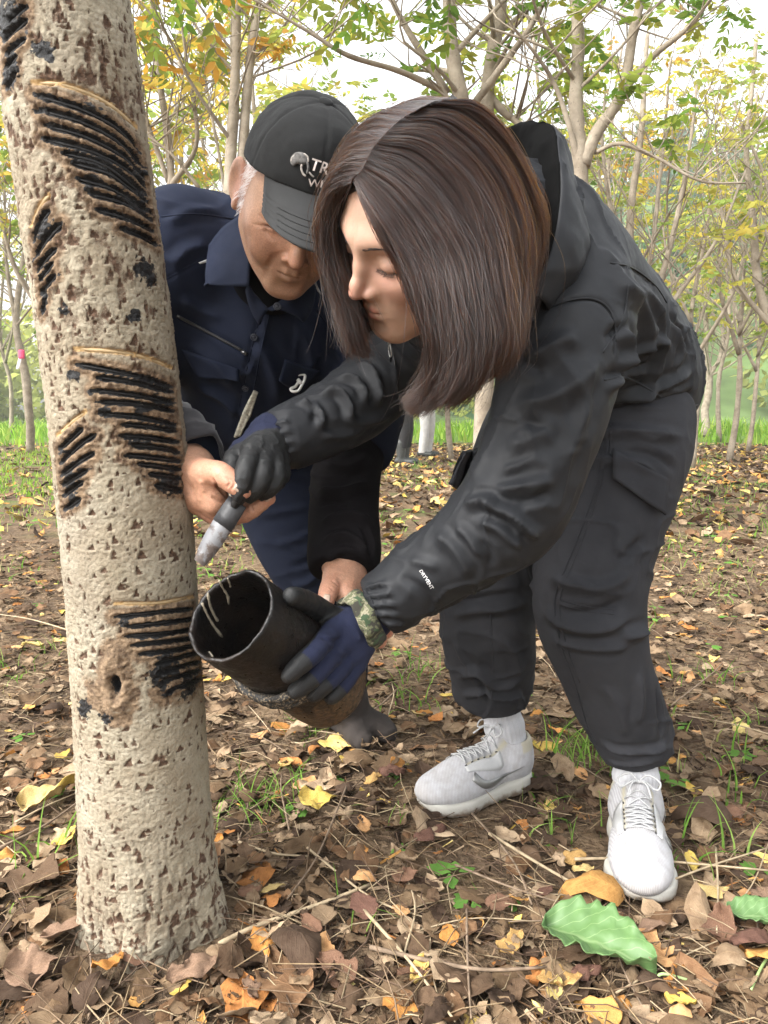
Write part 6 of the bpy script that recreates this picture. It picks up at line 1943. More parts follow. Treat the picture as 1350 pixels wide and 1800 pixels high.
# ================================================================== background: trees, hillside, bystanders
def bark_mat(name, a, b):
    m = NT(name); co = m.coord(); n1 = m.noise(9, 6, .6, co); n2 = m.noise(55, 4, .6, co)
    c = m.mix(m.ramp(n1, [(.35, 0), (.65, 1)]), a, b); c = m.mix(m.ramp(n2, [(.62, 0), (.72, .7)]), c, tuple(x * .35 for x in a))
    m.set(Base_Color=c, Roughness=.92, Specular_IOR_Level=.2); m.bump(n2, .5, .01)
    return m.m
BARK = bark_mat('pale_bark', (.19, .155, .115), (.34, .29, .225))
BARK_D = bark_mat('brown_bark', (.10, .075, .058), (.19, .145, .11))
def leaf_mat():
    m = bpy.data.materials.new('tree_leaf'); m.use_nodes = True; t = m.node_tree; t.nodes.clear()
    o = t.nodes.new('ShaderNodeOutputMaterial'); mx = t.nodes.new('ShaderNodeMixShader'); df = t.nodes.new('ShaderNodeBsdfDiffuse'); tr = t.nodes.new('ShaderNodeBsdfTranslucent')
    at = t.nodes.new('ShaderNodeAttribute'); at.attribute_name = 'col'
    hs = t.nodes.new('ShaderNodeHueSaturation'); hs.inputs['Value'].default_value = 1.25; hs.inputs['Saturation'].default_value = 1.08
    t.links.new(at.outputs['Color'], df.inputs['Color']); t.links.new(at.outputs['Color'], hs.inputs['Color']); t.links.new(hs.outputs[0], tr.inputs['Color'])
    mx.inputs[0].default_value = .5
    t.links.new(df.outputs[0], mx.inputs[1]); t.links.new(tr.outputs[0], mx.inputs[2]); t.links.new(mx.outputs[0], o.inputs['Surface'])
    return m
LEAF = leaf_mat()
PAL = {'green': [(.10, .17, .035), (.16, .22, .045), (.21, .25, .055), (.27, .27, .06)], 'yellow': [(.34, .32, .08), (.40, .33, .08), (.28, .30, .08), (.20, .26, .07)],
       'orange': [(.42, .24, .06), (.40, .30, .07), (.22, .26, .06), (.32, .30, .08), (.16, .22, .05)], 'mix': [(.15, .22, .05), (.25, .28, .07), (.38, .32, .08), (.20, .26, .06)], 'bush': [(.16, .26, .05), (.22, .32, .06), (.30, .36, .09)]}

def fronds(p, dr, L, pairs, lw, cols, rng, droop=.35):
    """feathered leaves: p (n,3) roots, dr (n,3) directions"""
    n = len(p); K = pairs * 2 + 1
    s = np.r_[np.repeat(np.linspace(.28, .95, pairs), 2), 1.0]; sg = np.r_[np.tile([1, -1], pairs), 0]
    side = nrm(np.cross(dr, [0, 0, 1.0]) + 1e-6)
    L = L * rng.uniform(.65, 1.2, n)
    c = p[:, None] + dr[:, None] * (L[:, None] * s)[..., None] - np.array([0, 0, 1.0]) * (L[:, None] * droop * s ** 2)[..., None]
    ax = nrm(dr[:, None] * .45 + side[:, None] * sg[None, :, None] * 1.0 + np.array([0, 0, -1.0]) * rng.uniform(.25, 1.0, (n, K, 1)) + dr[:, None] * (sg == 0)[None, :, None])
    ln = L[:, None] * .36 * rng.uniform(.75, 1.15, (n, K)); wd = ln * lw
    up = nrm(np.cross(ax, side[:, None] + .3 * rng.normal(0, 1, (n, K, 3))))
    wv = np.cross(ax, up)
    q = []
    for a, b, z in ((0, 0, 0), (.32, .5, .05), (.7, .34, .03), (1, 0, -.12), (.7, -.34, .03), (.32, -.5, .05)):
        q.append(c + ax * (ln * a)[..., None] + wv * (wd * b)[..., None] + up * (ln * z)[..., None])
    V = np.stack(q, 2).reshape(-1, 3)
    m = n * K; i = np.arange(m)[:, None] * 6
    F = np.concatenate([i + [0, 1, 4, 5], i + [1, 2, 3, 4]], 0)
    pal = np.array(cols); fc = pal[rng.integers(0, len(pal), n)] * 1.35
    lc = np.repeat(fc, K, 0) * rng.uniform(.72, 1.25, (m, 1)); sw = rng.random(m) < .18; lc[sw] = pal[rng.integers(0, len(pal), sw.sum())]
    return V, F, np.repeat(lc, 6, 0)

def grow(stems, rng, nb=16, blen=1.2, nf=3, L=.32, pal='mix', twig=2, ymin=.25, upd=.75, lw=.42, droopy=.35, dens=.37):
    """stems: list of (points, r0, r1). Returns branches and leaves"""
    tb, lf = MB(), MB(); P0, D0 = [], []
    for pts, r0, r1 in stems:
        pts = spline(pts, max(8, len(pts) * 5)); n = len(pts)
        rad = np.linspace(r0, r1, n) * (1 + .06 * rng.normal(0, 1, n))
        pts = pts + np.c_[noise(pts, 1.6, 3), noise(pts, 1.6, 4), 0 * pts[:, 0]] * r0 * .6
        add_tube(tb, pts, rad, 10)
        for k in range(nb):
            t = rng.uniform(ymin, 1); i = min(int(t * (n - 1)), n - 2); p = pts[i]
            a = rng.uniform(0, 2 * math.pi); up = upd * rng.uniform(.5, 1.4)
            d = nrm(np.array([math.cos(a), math.sin(a), up])); l = blen * rng.uniform(.45, 1.1) * (1.15 - .5 * t)
            q = [p, p + d * l * .4 + [0, 0, .02], p + d * l * .75 + np.array([0, 0, .10 * l]) + rng.normal(0, .06 * l, 3), p + d * l + np.array([0, 0, .22 * l]) + rng.normal(0, .10 * l, 3)]
            br = spline(q, 9); rb = max(.004, rad[i] * rng.uniform(.22, .42))
            add_tube(tb, br, np.linspace(rb, .003, 9), 6, cap=False)
            ends = [(br[-1], nrm(br[-1] - br[-3]))]
            for w in range(twig):
                j = rng.integers(3, 8); d2 = nrm(nrm(br[j + 1] - br[j]) + rng.normal(0, .7, 3) + [0, 0, .25]); l2 = l * rng.uniform(.25, .6)
                tw = spline([br[j], br[j] + d2 * l2 * .5, br[j] + d2 * l2 + [0, 0, .08 * l2]], 6)
                add_tube(tb, tw, np.linspace(rb * .45, .002, 6), 5, cap=False)
                ends.append((tw[-1], nrm(tw[-1] - tw[-3])))
            for e, dd in ends:
                if rng.random() > dens: continue
                for f in range(nf):
                    v = nrm(dd * .5 + nrm(rng.normal(0, 1, 3) * [1, 1, .45]) + [0, 0, .05]); P0.append(e - dd * rng.uniform(0, .15)); D0.append(v)
    if P0:
        V, F, c = fronds(np.array(P0), np.array(D0), L, 5, lw, PAL[pal], rng, droopy); lf.add(V, F, c)
    return tb, lf

def tree(name, label, stems, seed, group=None, bark=None, **kw):
    rng = np.random.default_rng(seed)
    base = np.array(stems[0][0][0], float)
    tb, lf = grow([(np.array(s[0], float) - base, s[1], s[2]) for s in stems], rng, **kw)
    t = empty(name, base, label, 'tree', group)
    a = bpy.data.objects.new('trunk', tb.mesh('trunk')); a.data.materials.append(bark or BARK); COL.objects.link(a); a.parent = t
    if lf.n:
        b = bpy.data.objects.new('crown', lf.mesh('crown', False)); b.data.materials.append(LEAF); COL.objects.link(b); b.parent = t
    return t
def copy_tree(src, loc, rz, sc, label, group):
    t = src.copy(); COL.objects.link(t); t.location = loc; t.rotation_euler = (0, 0, rz); t.scale = (sc,) * 3; tag(t, label, 'tree', group)
    for ch in src.children:
        c = ch.copy(); COL.objects.link(c); c.parent = t
    return t
GR = 'trees of the plantation behind'
def gp(px, d):                       # ground point under pixel column px at depth d
    p = P(px, 900, d); return np.array([p[0], p[1] + .1, 0.0])
# the near trees, stems where the photograph shows them
tree('plantation_tree', 'slim twin-stemmed tree rising behind the black cap', [([gp(398, 5.0), P(398, 640, 5.0), P(402, 330, 5.0), P(414, 150, 5.0), P(416, -60, 5.0), P(400, -500, 5.0)], .050, .022), ([P(402, 520, 5.02), P(424, 300, 5.02), P(440, 110, 5.05), P(458, -40, 5.1), P(480, -400, 5.2)], .040, .018)], 1, GR, nb=17, blen=1.25, pal='orange', L=.27, ymin=.45)
tree('plantation_tree', 'straight grey tree directly above the parting of the dark hair', [([gp(915, 4.6), P(870, 560, 4.6), P(806, 170, 4.6), P(794, -20, 4.6), P(780, -400, 4.6)], .066, .030), ([P(785, 165, 4.6), P(735, 80, 4.5), P(690, -5, 4.4), P(640, -140, 4.3)], .026, .010), ([P(782, 162, 4.6), P(700, 125, 4.4), P(610, 98, 4.2), P(540, 55, 4.1), P(440, -5, 4.0)], .020, .006)], 2, GR, nb=11, blen=1.0, pal='green', L=.23, ymin=.45)
tree('plantation_tree', 'leaning grey tree with black knots just left of the raised hood', [([gp(842, 4.9), P(848, 500, 4.9), P(856, 200, 4.9), P(868, 90, 4.9), P(884, -30, 4.9), P(900, -400, 4.9)], .066, .030), ([P(828, 188, 4.7), P(880, 120, 4.6), P(930, 50, 4.5), P(958, -10, 4.5), P(975, -120, 4.4)], .024, .012), ([P(862, 170, 4.9), P(890, 200, 4.9), P(905, 210, 4.9), P(930, 235, 4.8)], .028, .018)], 3, GR, nb=11, blen=1.1, pal='green', L=.23, ymin=.5)
tree('plantation_tree', 'tree with trunk forking in a wide V right of the hood', [([gp(1030, 4.3), P(1024, 600, 4.3), P(1019, 300, 4.3), P(1013, 180, 4.3), P(1018, 80, 4.3), P(1008, -40, 4.3), P(1000, -300, 4.3)], .052, .026), ([P(1024, 290, 4.3), P(1050, 230, 4.28), P(1092, 165, 4.25), P(1112, 60, 4.2), P(1130, -40, 4.2), P(1150, -300, 4.2)], .040, .018), ([P(1090, 170, 4.25), P(1140, 105, 4.2), P(1210, 45, 4.1), P(1260, -20, 4.0)], .022, .008), ([P(1016, 285, 4.3), P(1000, 220, 4.25), P(975, 150, 4.2), P(940, 95, 4.1), P(895, 40, 4.0)], .018, .006), ([P(1046, 268, 4.3), P(1090, 252, 4.2), P(1150, 275, 4.15), P(1230, 318, 4.1), P(1310, 322, 4.1)], .013, .005)], 4, GR, nb=10, blen=.95, pal='green', L=.21, ymin=.5, upd=.6)
tree('plantation_tree', 'whippy many-branched pale tree beside the black jacket back', [([gp(1135, 6.5), P(1125, 640, 6.5), P(1112, 520, 6.5), P(1108, 400, 6.5), P(1125, 250, 6.5), P(1140, 60, 6.5)], .060, .018), ([P(1118, 600, 6.5), P(1165, 480, 6.45), P(1200, 330, 6.4), P(1225, 150, 6.4)], .034, .010), ([P(1122, 620, 6.5), P(1190, 520, 6.5), P(1260, 420, 6.5), P(1310, 300, 6.5)], .028, .008), ([P(1115, 560, 6.5), P(1150, 420, 6.6), P(1165, 260, 6.7), P(1180, 100, 6.7)], .026, .008), ([P(1110, 480, 6.5), P(1075, 380, 6.5), P(1060, 260, 6.4), P(1065, 150, 6.4)], .022, .008)], 5, GR, nb=12, blen=1.2, nf=1, pal='yellow', L=.22, ymin=.15, twig=3, upd=1.3)
tree('plantation_tree', 'bushy pale tree cropped by the right edge of the photograph', [([gp(1395, 7.0), P(1385, 640, 7.0), P(1352, 560, 7.0), P(1325, 430, 7.0), P(1315, 250, 7.0), P(1330, 60, 7.0)], .055, .016), ([P(1375, 600, 7.0), P(1360, 480, 7.0), P(1350, 330, 6.9), P(1290, 180, 6.8)], .032, .010), ([P(1362, 580, 7.0), P(1300, 500, 7.0), P(1270, 400, 7.0), P(1262, 260, 7.0)], .026, .008)], 6, GR, nb=12, blen=1.3, nf=2, pal='yellow', L=.24, ymin=.1, twig=3, upd=1.1)
tree('plantation_tree', 'thin forked tree standing at the lit grass edge on the right', [([G(1238, 768), P(1241, 700, 23), P(1246, 655, 23), P(1240, 560, 23), P(1246, 480, 23), P(1250, 380, 23)], .13, .04), ([P(1246, 660, 23), P(1268, 625, 23), P(1270, 570, 23), P(1290, 520, 23)], .07, .03), ([P(1262, 632, 23), P(1300, 600, 23), P(1345, 590, 23)], .04, .015)], 7, GR, nb=16, blen=3.2, nf=2, pal='yellow', L=.7, ymin=.35)
rib = tree('plantation_tree', 'slender leaning tree on the left tied with a pink ribbon', [([G(55, 796), P(48, 720, 14.0), P(38, 630, 14.0), P(26, 560, 14.0), P(42, 470, 14.0), P(56, 380, 14.0), P(60, 200, 14.0)], .085, .03), ([P(28, 580, 14), P(14, 480, 14), P(8, 380, 14), P(12, 250, 14)], .04, .015)], 8, GR, nb=16, blen=2.0, nf=3, pal='mix', L=.55, ymin=.35)
mb = MB()
rp = P(38, 626, 13.85)
S = np.array([[rp + AX_R * (-.055 + .11 * u) + AX_U * (.11 - .16 * v) - AX_F * (.03 * math.sin(u * 3.1)) for u in np.linspace(0, 1, 6)] for v in np.linspace(0, 1, 6)])
V, F = shell(S, .004); link('ribbon', mesh('ribbon', V, F), simple('pink_ribbon', (.70, .06, .16), .6, .2), None)
bpy.data.objects['ribbon']['label'] = 'pink and white ribbon tied round the slender tree at left'; bpy.data.objects['ribbon']['category'] = 'ribbon'
S = np.array([[rp + AX_R * (-.05 - .05 * v + .06 * u) + AX_U * (-.04 - .20 * v) - AX_F * .01 for u in np.linspace(0, 1, 4)] for v in np.linspace(0, 1, 6)])
V, F = shell(S, .004); o = link('ribbon_tail', mesh('ribbon_tail', V, F), simple('white_ribbon', (.75, .72, .74), .6, .1), bpy.data.objects['ribbon'])
tree('plantation_tree', 'tree with orange and yellow leaves right of the scored trunk', [([gp(292, 5.6), P(292, 600, 5.6), P(300, 300, 5.6), P(280, 130, 5.6), P(262, -60, 5.6), P(250, -400, 5.6)], .036, .015), ([P(298, 330, 5.6), P(345, 250, 5.5), P(330, 120, 5.5), P(318, 10, 5.4)], .022, .008), ([P(296, 320, 5.6), P(250, 190, 5.5), P(225, 100, 5.4)], .02, .008), ([P(350, 330, 5.4), P(300, 270, 5.3), P(240, 225, 5.3)], .012, .006)], 9, GR, nb=13, blen=1.15, nf=3, pal='orange', L=.27, ymin=.4)
# the rows further back
protos = []
LB = ['tree in yellowing leaf among the rows further back', 'tree in green leaf among the rows further back', 'tree in orange leaf among the rows further back', 'nearly bare pale tree among the rows further back']
for k, (pal, nf, sd_) in enumerate((('yellow', 3, 31), ('green', 3, 32), ('orange', 3, 33), ('mix', 1, 34))):
    rng = np.random.default_rng(sd_)
    st = [(np.array([[0, 0, 0], [.05, .03, 1.2], [-.06, .1, 2.4], [.1, 0, 4.0], [.0, .1, 5.6]]), .052, .016), (np.array([[-.04, .06, 2.0], [.45, .1, 3.0], [.7, -.1, 4.4]]), .03, .011), (np.array([[-.05, .08, 2.2], [-.5, .2, 3.1], [-.7, .4, 4.5]]), .03, .011), (np.array([[0, .05, 1.7], [.1, -.5, 2.7], [.2, -.7, 3.9]]), .035, .012)]
    protos.append((st, dict(nb=16 if nf > 1 else 22, blen=1.5, nf=nf, pal=pal, L=.34, ymin=.38, twig=2, upd=.9, dens=.30), sd_))
spots = [(-1.6, 9.2, 0), (-3.6, 9.0, 2), (-4.8, 11.5, 1), (-3.0, 12.5, 2), (-.9, 11.5, 1), (1.1, 12.0, 3), (2.0, 10.0, 1), (4.4, 10.5, 0), (5.2, 12.0, 1), (3.8, 14.0, 2), (1.9, 15.0, 0), (-.2, 14.5, 1), (-2.0, 16.0, 0), (-6.0, 15.5, 1), (-7.4, 18.5, 0), (6.9, 15.0, 0), (8.5, 19.0, 1), (-4.6, 19.5, 3), (.9, 18.5, 3), (4.6, 19.0, 3), (-8.5, 13.0, 2), (2.9, 18.0, 1), (-3.4, 22.0, 1), (-10.5, 22.0, 0), (10.5, 16.5, 2), (-1.2, 22.5, 0), (12.0, 23.0, 0)]
first = {}
rngf = np.random.default_rng(77)
LOOK = ['in yellowing leaf', 'in green leaf', 'in orange and green leaf', 'nearly bare of leaves']
ORD = 'first second third fourth fifth sixth seventh eighth ninth tenth eleventh twelfth thirteenth fourteenth fifteenth sixteenth seventeenth eighteenth nineteenth twentieth'.split()
todo = []
for x, y, k in spots:
    todo.append((x + rngf.uniform(-.2, .2), y + rngf.uniform(-.3, .3), k, rngf.uniform(0, 6.28), rngf.uniform(.85, 1.25)))
todo.sort(key=lambda q: q[0] / q[1])
cnt = {}
tot = {k: sum(q[2] == k for q in todo) for k in range(4)}
for x, y, k, rz, sc in todo:
    i = cnt.get(k, 0); cnt[k] = i + 1
    lab = f'slim tree {LOOK[k]} in rows far behind, {ORD[i]} such from left'
    if k not in first:
        st, kw, sd_ = protos[k]
        t = tree('plantation_tree', lab, st, sd_, 'rows of plantation trees far behind', **kw)
        t.location = (x, y, 0); t.rotation_euler = (0, 0, rz); t.scale = (sc,) * 3; first[k] = t
    else:
        copy_tree(first[k], (x, y, 0), rz, sc, lab, 'rows of plantation trees far behind')

# hillside of conifers and the bright growth at the edge of the clearing
def make_hill():
    a = np.linspace(-160, 190, 60); b = np.linspace(34, 180, 36)
    X, Y = np.meshgrid(a, b, indexing='ij')
    h = 27 * np.clip((Y - 40 - .05 * np.abs(X)) / 85, 0, 1) ** .8 * (1 + .3 * np.sin(X * .023 + 1.2) + .12 * np.sin(X * .06)) * np.clip((X - 4) / 26, 0.02, 1) - .3
    me = mesh('hill', np.stack([X.ravel(), Y.ravel(), h.ravel()], 1), grid_faces(60, 36))
    o = link('hill', me, simple('wooded_slope', (.10, .15, .05), .95, .4, .4)); tag(o, kind='structure')
    rng = np.random.default_rng(4); mb = MB()
    xs = np.r_[rng.uniform(6, 110, 420), rng.uniform(-75, 8, 230)]; ys = np.r_[42 + 95 * rng.random(420) ** 1.2, rng.uniform(40, 75, 230)]
    for x, y in zip(xs, ys):
        z = 27 * np.clip((y - 40 - .05 * abs(x)) / 85, 0, 1) ** .8 * (1 + .3 * math.sin(x * .023 + 1.2) + .12 * math.sin(x * .06)) * min(max((x - 4) / 26, .02), 1) - .3
        con = rng.random() < (.7 if x > 6 else .1)
        H = rng.uniform(5, 9) if con else rng.uniform(4, 7); R = H * (rng.uniform(.20, .30) if con else rng.uniform(.32, .45))
        k = 240
        t = rng.random(k) ** .8; ang = rng.uniform(0, 6.28, k); r = R * ((1 - t) if con else np.sin(np.clip(t, .05, 1) * 2.9)) * rng.uniform(.7, 1.1, k)
        c = np.stack([x + r * np.cos(ang), y + r * np.sin(ang), z + .4 + t * H], 1)
        s = H * rng.uniform(.025, .055, (k, 1))
        d1 = nrm(np.stack([np.cos(ang), np.sin(ang), -.5 + rng.normal(0, .4, k)], 1)) * s; d2 = nrm(np.cross(d1, rng.normal(0, 1, (k, 3)))) * s * .8
        V = np.stack([c - d1, c + d2, c + d1 * 1.3, c - d2], 1).reshape(-1, 3)
        base = np.array((.10, .185, .09) if con else (.34, .36, .12)) * rng.uniform(.7, 1.35)
        mb.add(V, np.arange(k * 4).reshape(-1, 4), np.repeat(base * rng.uniform(.7, 1.3, (k, 1)), 4, 0))
    f = link('far_wood', mb.mesh('far_wood', False), LEAF); tag(f, 'dense green wood covering the far hillside', 'wood', None, 'stuff')
make_hill()

def blades(p, h, w, rng, lean=.5, cols=None, seg=4):
    n = len(p); a = rng.uniform(0, 2 * math.pi, n); b = rng.uniform(0, 2 * math.pi, n)
    h = np.broadcast_to(h, (n,)) * rng.uniform(.5, 1.15, n); w = np.broadcast_to(w, (n,)) * rng.uniform(.7, 1.2, n)
    d = np.stack([np.cos(a), np.sin(a), 0 * a], 1); s = np.stack([np.cos(b), np.sin(b), 0 * b], 1)
    ln = lean * rng.uniform(.3, 1.6, n)
    rows = []
    for t in np.linspace(0, 1, seg + 1):
        c = p + d * (h * ln * t * t)[:, None] + np.array([0, 0, 1.0]) * (h * (t - .35 * ln * t * t))[:, None]
        ww = w * (1 - t) ** .7 * .5 + 1e-4
        rows += [c - s * ww[:, None], c + s * ww[:, None]]
    V = np.stack(rows, 1).reshape(-1, 3); m = 2 * (seg + 1); i = np.arange(n)[:, None] * m
    F = np.concatenate([i + [2 * k, 2 * k + 1, 2 * k + 3, 2 * k + 2] for k in range(seg)], 0)
    c = np.array(cols)[rng.integers(0, len(cols), n)] * rng.uniform(.75, 1.25, (n, 1))
    return V, F, np.repeat(c, m, 0)
def far_growth():
    rng = np.random.default_rng(14); n = 15000
    x = rng.uniform(-22, 24, n); y = rng.uniform(15.5, 30, n)
    lf = rng.random(n) < .45
    x[lf] = rng.uniform(-7, -.2, lf.sum()); y[lf] = rng.uniform(7, 17, lf.sum())
    keep = (noise(np.c_[x, y, 0 * x], .5, 3) + noise(np.c_[x, y, 0 * x], 1.7, 4) * .5 > -.35) & (lf | (y > 16.5))
    p = np.c_[x, y, 0 * x][keep]
    V, F, c = blades(p, np.where(lf[keep], .10, np.where(p[:, 1] > 19, .65, .35)), np.where(lf[keep], .020, .075), rng, .5, [(.20, .34, .05), (.27, .40, .07), (.15, .27, .04), (.34, .42, .10)], 2)
    mb = MB(); mb.add(V, F, c)
    o = link('clearing_growth', mb.mesh('clearing_growth', False), LEAF); tag(o, 'bright green low growth at the edge of the clearing', 'grass', None, 'stuff')
far_growth()

# two bystanders seen between the jacket and the hair
def bystander(x, y, face, cols, label, boots):
    """standing figure, face = heading angle"""
    c, s = math.cos(face), math.sin(face)
    def T(a, b, z): return np.array([x + a * c - b * s, y + a * s + b * c, z])
    root = empty('person', T(0, 0, 0), label, 'person')
    skin = skin_mat('skin_far', (.42, .27, .19), (.42, .16, .12), (.05, .03, .02))
    hips = .92
    legs = [[T(.02, sg * .10, hips), T(.05, sg * .105, .5), T(.0, sg * .11, .09)] for sg in (1, -1)]
    arms = [[T(-.01, sg * .19, 1.38), T(-.04, sg * .24, 1.12), T(.10, sg * .20, .90)] for sg in (1, -1)]
    def fb(p):
        d = ell(p, T(.0, 0, 1.60), (.078, .085, .115)); d = smin(d, ell(p, T(.07, 0, 1.56), (.03, .03, .05)), .03); d = smin(d, rc(p, T(.095, 0, 1.60), T(.105, 0, 1.575), .010, .013), .015)
        d = smin(d, rc(p, T(-.01, 0, 1.50), T(-.02, 0, 1.38), .055, .06), .04)
        d = smin(d, rc(p, T(0, 0, 1.34), T(0, 0, .95), .11, .11), .05)
        for a in arms:
            d = smin(d, chain(p, a, [.045, .038, .030]), .02)
            h = a[2]; d = smin(d, rc(p, h, h + (T(.08, 0, .86) - T(0, 0, .9)), .030, .022), .02)
        for l in legs: d = smin(d, chain(p, l, [.07, .05, .04]), .02)
        return d
    V, Q, N = surfnet(fb, T(0, 0, .85) - [.4, .4, .85], T(0, 0, .9) + [.4, .4, .95], .016, newton=1)
    link('body', mesh('body', V, Q, True, {'red': np.zeros(len(V)), 'dark': np.zeros(len(V))}), skin, root)
    def ft(p):
        d = None
        for l in legs:
            e = chain(p, l, [.105, .082, .072 if not boots else .06]); d = e if d is None else smin(d, e, .03)
        d = smin(d, ell(p, T(0, 0, .95), (.14, .17, .12)), .05); return np.maximum(d, (.06 if not boots else .24) - p[:, 2])
    V, Q, N = surfnet(ft, T(0, 0, .6) - [.35, .35, .62], T(0, 0, .6) + [.35, .35, .52], .014, newton=1)
    link('trousers', mesh('trousers', V + N * (.006 * fbm(V, 9, 2, 3))[:, None], Q), cols[1], root)
    def fj(p):
        d = ell(p, T(0, 0, 1.20), (.17, .20, .30))
        for a in arms: d = smin(d, chain(p, a, [.075, .062, .05]), .04)
        return np.maximum(d, .88 - p[:, 2])
    V, Q, N = surfnet(fj, T(0, 0, 1.2) - [.4, .4, .4], T(0, 0, 1.2) + [.4, .4, .4], .015, newton=1)
    link('jacket', mesh('jacket', V + N * (.008 * fbm(V, 8, 2, 5))[:, None], Q), cols[0], root)
    def fh(p): return np.maximum(ell(p, T(-.015, 0, 1.63), (.092, .095, .115)), -ell(p, T(.10, 0, 1.57), (.09, .075, .10)))
    V, Q, N = surfnet(fh, T(0, 0, 1.63) - .16, T(0, 0, 1.63) + .16, .012, newton=1)
    link('hair', mesh('hair', V, Q), simple('black_hair', (.02, .016, .014), .5), root)
    for l in legs:
        a = l[2]; toe = a + (T(.17, 0, 0) - T(0, 0, 0)); 
        def fs(p):
            d = rc(p, np.r_[a[:2], .05] - (T(.05, 0, 0) - T(0, 0, 0)), np.r_[toe[:2], .04], .048, .044)
            if boots: d = smin(d, rc(p, np.r_[a[:2], .06], np.r_[a[:2], .31], .056, .078), .03)
            return np.maximum(d, .004 - p[:, 2])
        V, Q, N = surfnet(fs, np.r_[a[:2], .16] - [.3, .3, .18], np.r_[a[:2], .16] + [.3, .3, .22], .012, newton=1)
        link('boot' if boots else 'shoe', mesh('boot', V, Q), cols[2], root)
b1 = G(712, 816); b2 = G(748, 803)
rubm = simple('grey_rubber', (.050, .052, .050), .45, .25, 30)
bystander(b1[0] - .03, b1[1] + .05, -1.9 + 1.6, (simple('pale_blue_shirt', (.40, .48, .62), .8), cloth('black_trouser', (.018, .017, .018), .8), rubm), 'person in dark trousers and rubber boots standing far behind', True)
bystander(b2[0], b2[1] + .15, -.5, (simple('light_blue_jacket', (.42, .50, .66), .8), simple('pale_grey_trouser', (.52, .51, .50), .85, .12, 12), simple('black_shoe', (.025, .028, .025), .6)), 'person in pale grey trousers and black shoes standing far behind', False)
# ================================================================== leaf litter, twigs and grass
def leafm():
    m = NT('dead_leaf'); uvn = m.n('UVMap'); sep = m.n('SeparateXYZ'); m.l(uvn.outputs[0], sep.inputs[0])
    co = m.coord(); oi = m.n('ObjectInfo')
    n1 = m.noise(45, 5, .65, co); n2 = m.noise(260, 4, .6, co)
    base = m.mix(1.0, m.attr('col', False), oi.outputs['Color'], 'MULTIPLY')
    av = m.math('ABSOLUTE', m.math('SUBTRACT', sep.outputs['Y'], .5))
    rib = m.ramp(av, [(.0, 1), (.035, 0)])
    ph = m.math('SUBTRACT', m.math('MULTIPLY', sep.outputs['X'], 9.0), m.math('MULTIPLY', av, 9.0))
    sd2 = m.math('ABSOLUTE', m.math('SUBTRACT', m.math('FRACT', ph), .5))
    vein = m.math('MAXIMUM', rib, m.ramp(sd2, [(.0, .8), (.10, 0)]))
    c = m.mix(m.ramp(n1, [(.38, 0), (.70, .75)]), base, m.mix(1.0, base, (.42, .34, .30), 'MULTIPLY'))
    c = m.mix(m.ramp(n2, [(.60, 0), (.72, .7)]), c, m.mix(1.0, base, (.25, .2, .18), 'MULTIPLY'))
    c = m.mix(m.math('MULTIPLY', vein, .35), c, m.mix(1.0, base, (1.35, 1.3, 1.2), 'MULTIPLY'))
    m.set(Base_Color=c, Roughness=.85, Specular_IOR_Level=.12)
    m.bump(m.math('ADD', m.math('MULTIPLY', vein, -.8), n2), .45, .0016)
    return m.m
LIT = leafm()
def leaf_template(nu, nv, rng, broad=.62, curl=.25, crump=.12, lobes=True):
    """unit leaf along +x, 0..1"""
    u = np.linspace(0, 1, nu); S = np.zeros((nu, nv, 3)); UV = np.zeros((nu, nv, 2))
    wprof = np.sin(np.clip(u, 0, 1) ** .72 * math.pi) ** .8 * broad * .5
    ca, cb = rng.uniform(-1, 1) * curl * 2.0, rng.uniform(.2, 1.3) * curl * rng.choice([1, 1, -1])
    tw = rng.normal(0, .5)
    ed = [1 + .16 * np.interp(u, np.linspace(0, 1, 9), rng.normal(0, 1, 9)) + .05 * rng.normal(0, 1, nu) for _ in (0, 1)]
    for e_ in ed:
        if rng.random() < .35: e_ *= 1 - rng.uniform(.3, .75) * np.exp(-((u - rng.uniform(.2, .9)) / rng.uniform(.06, .16)) ** 2)
    for i, a in enumerate(u):
        for j, b in enumerate(np.linspace(-1, 1, nv)):
            w = wprof[i] * (ed[0][i] if b < 0 else ed[1][i])
            y = w * b
            z = cb * abs(b) ** 1.5 * .55 * broad + ca * (a - .5) ** 2 + tw * (a - .5) * y * .9
            yy = y * (1 - .30 * abs(cb) * abs(b))
            S[i, j] = (a * (1 - .12 * abs(ca)), yy, z); UV[i, j] = (a, .5 + b * .5)
    V = S.reshape(-1, 3)
    V[:, 2] += crump * (fbm(V + rng.uniform(0, 50, 3), 4.5, 2, 3) * .7 + .55 * np.abs(noise(V + rng.uniform(0, 50, 3), 8, 5)) + .30 * noise(V + rng.uniform(0, 50, 3), 15, 6))
    V[:, :2] += .03 * np.c_[noise(V + 9, 7, 8), noise(V + 19, 7, 9)]
    V = V - [.5, 0, V[:, 2].min()]
    return V, grid_faces(nu, nv), UV.reshape(-1, 2)
BROWNS = np.array([(.115, .076, .044), (.160, .110, .066), (.210, .150, .094), (.085, .055, .034), (.270, .200, .130), (.150, .088, .048), (.052, .034, .023)])
ORANGE = np.array([(.40, .19, .055), (.46, .25, .08), (.34, .15, .05), (.42, .24, .11)]); YELLOW = np.array([(.56, .40, .10), (.60, .45, .15), (.50, .36, .09), (.52, .42, .16)])
def pick_cols(n, rng, po=.10, py=.07):
    r = rng.random(n); c = BROWNS[rng.integers(0, len(BROWNS), n)].copy()
    m = r < po; c[m] = ORANGE[rng.integers(0, len(ORANGE), m.sum())]; m = r > 1 - py; c[m] = YELLOW[rng.integers(0, len(YELLOW), m.sum())]
    return c * rng.uniform(.75, 1.3, (n, 1)) * 1.25
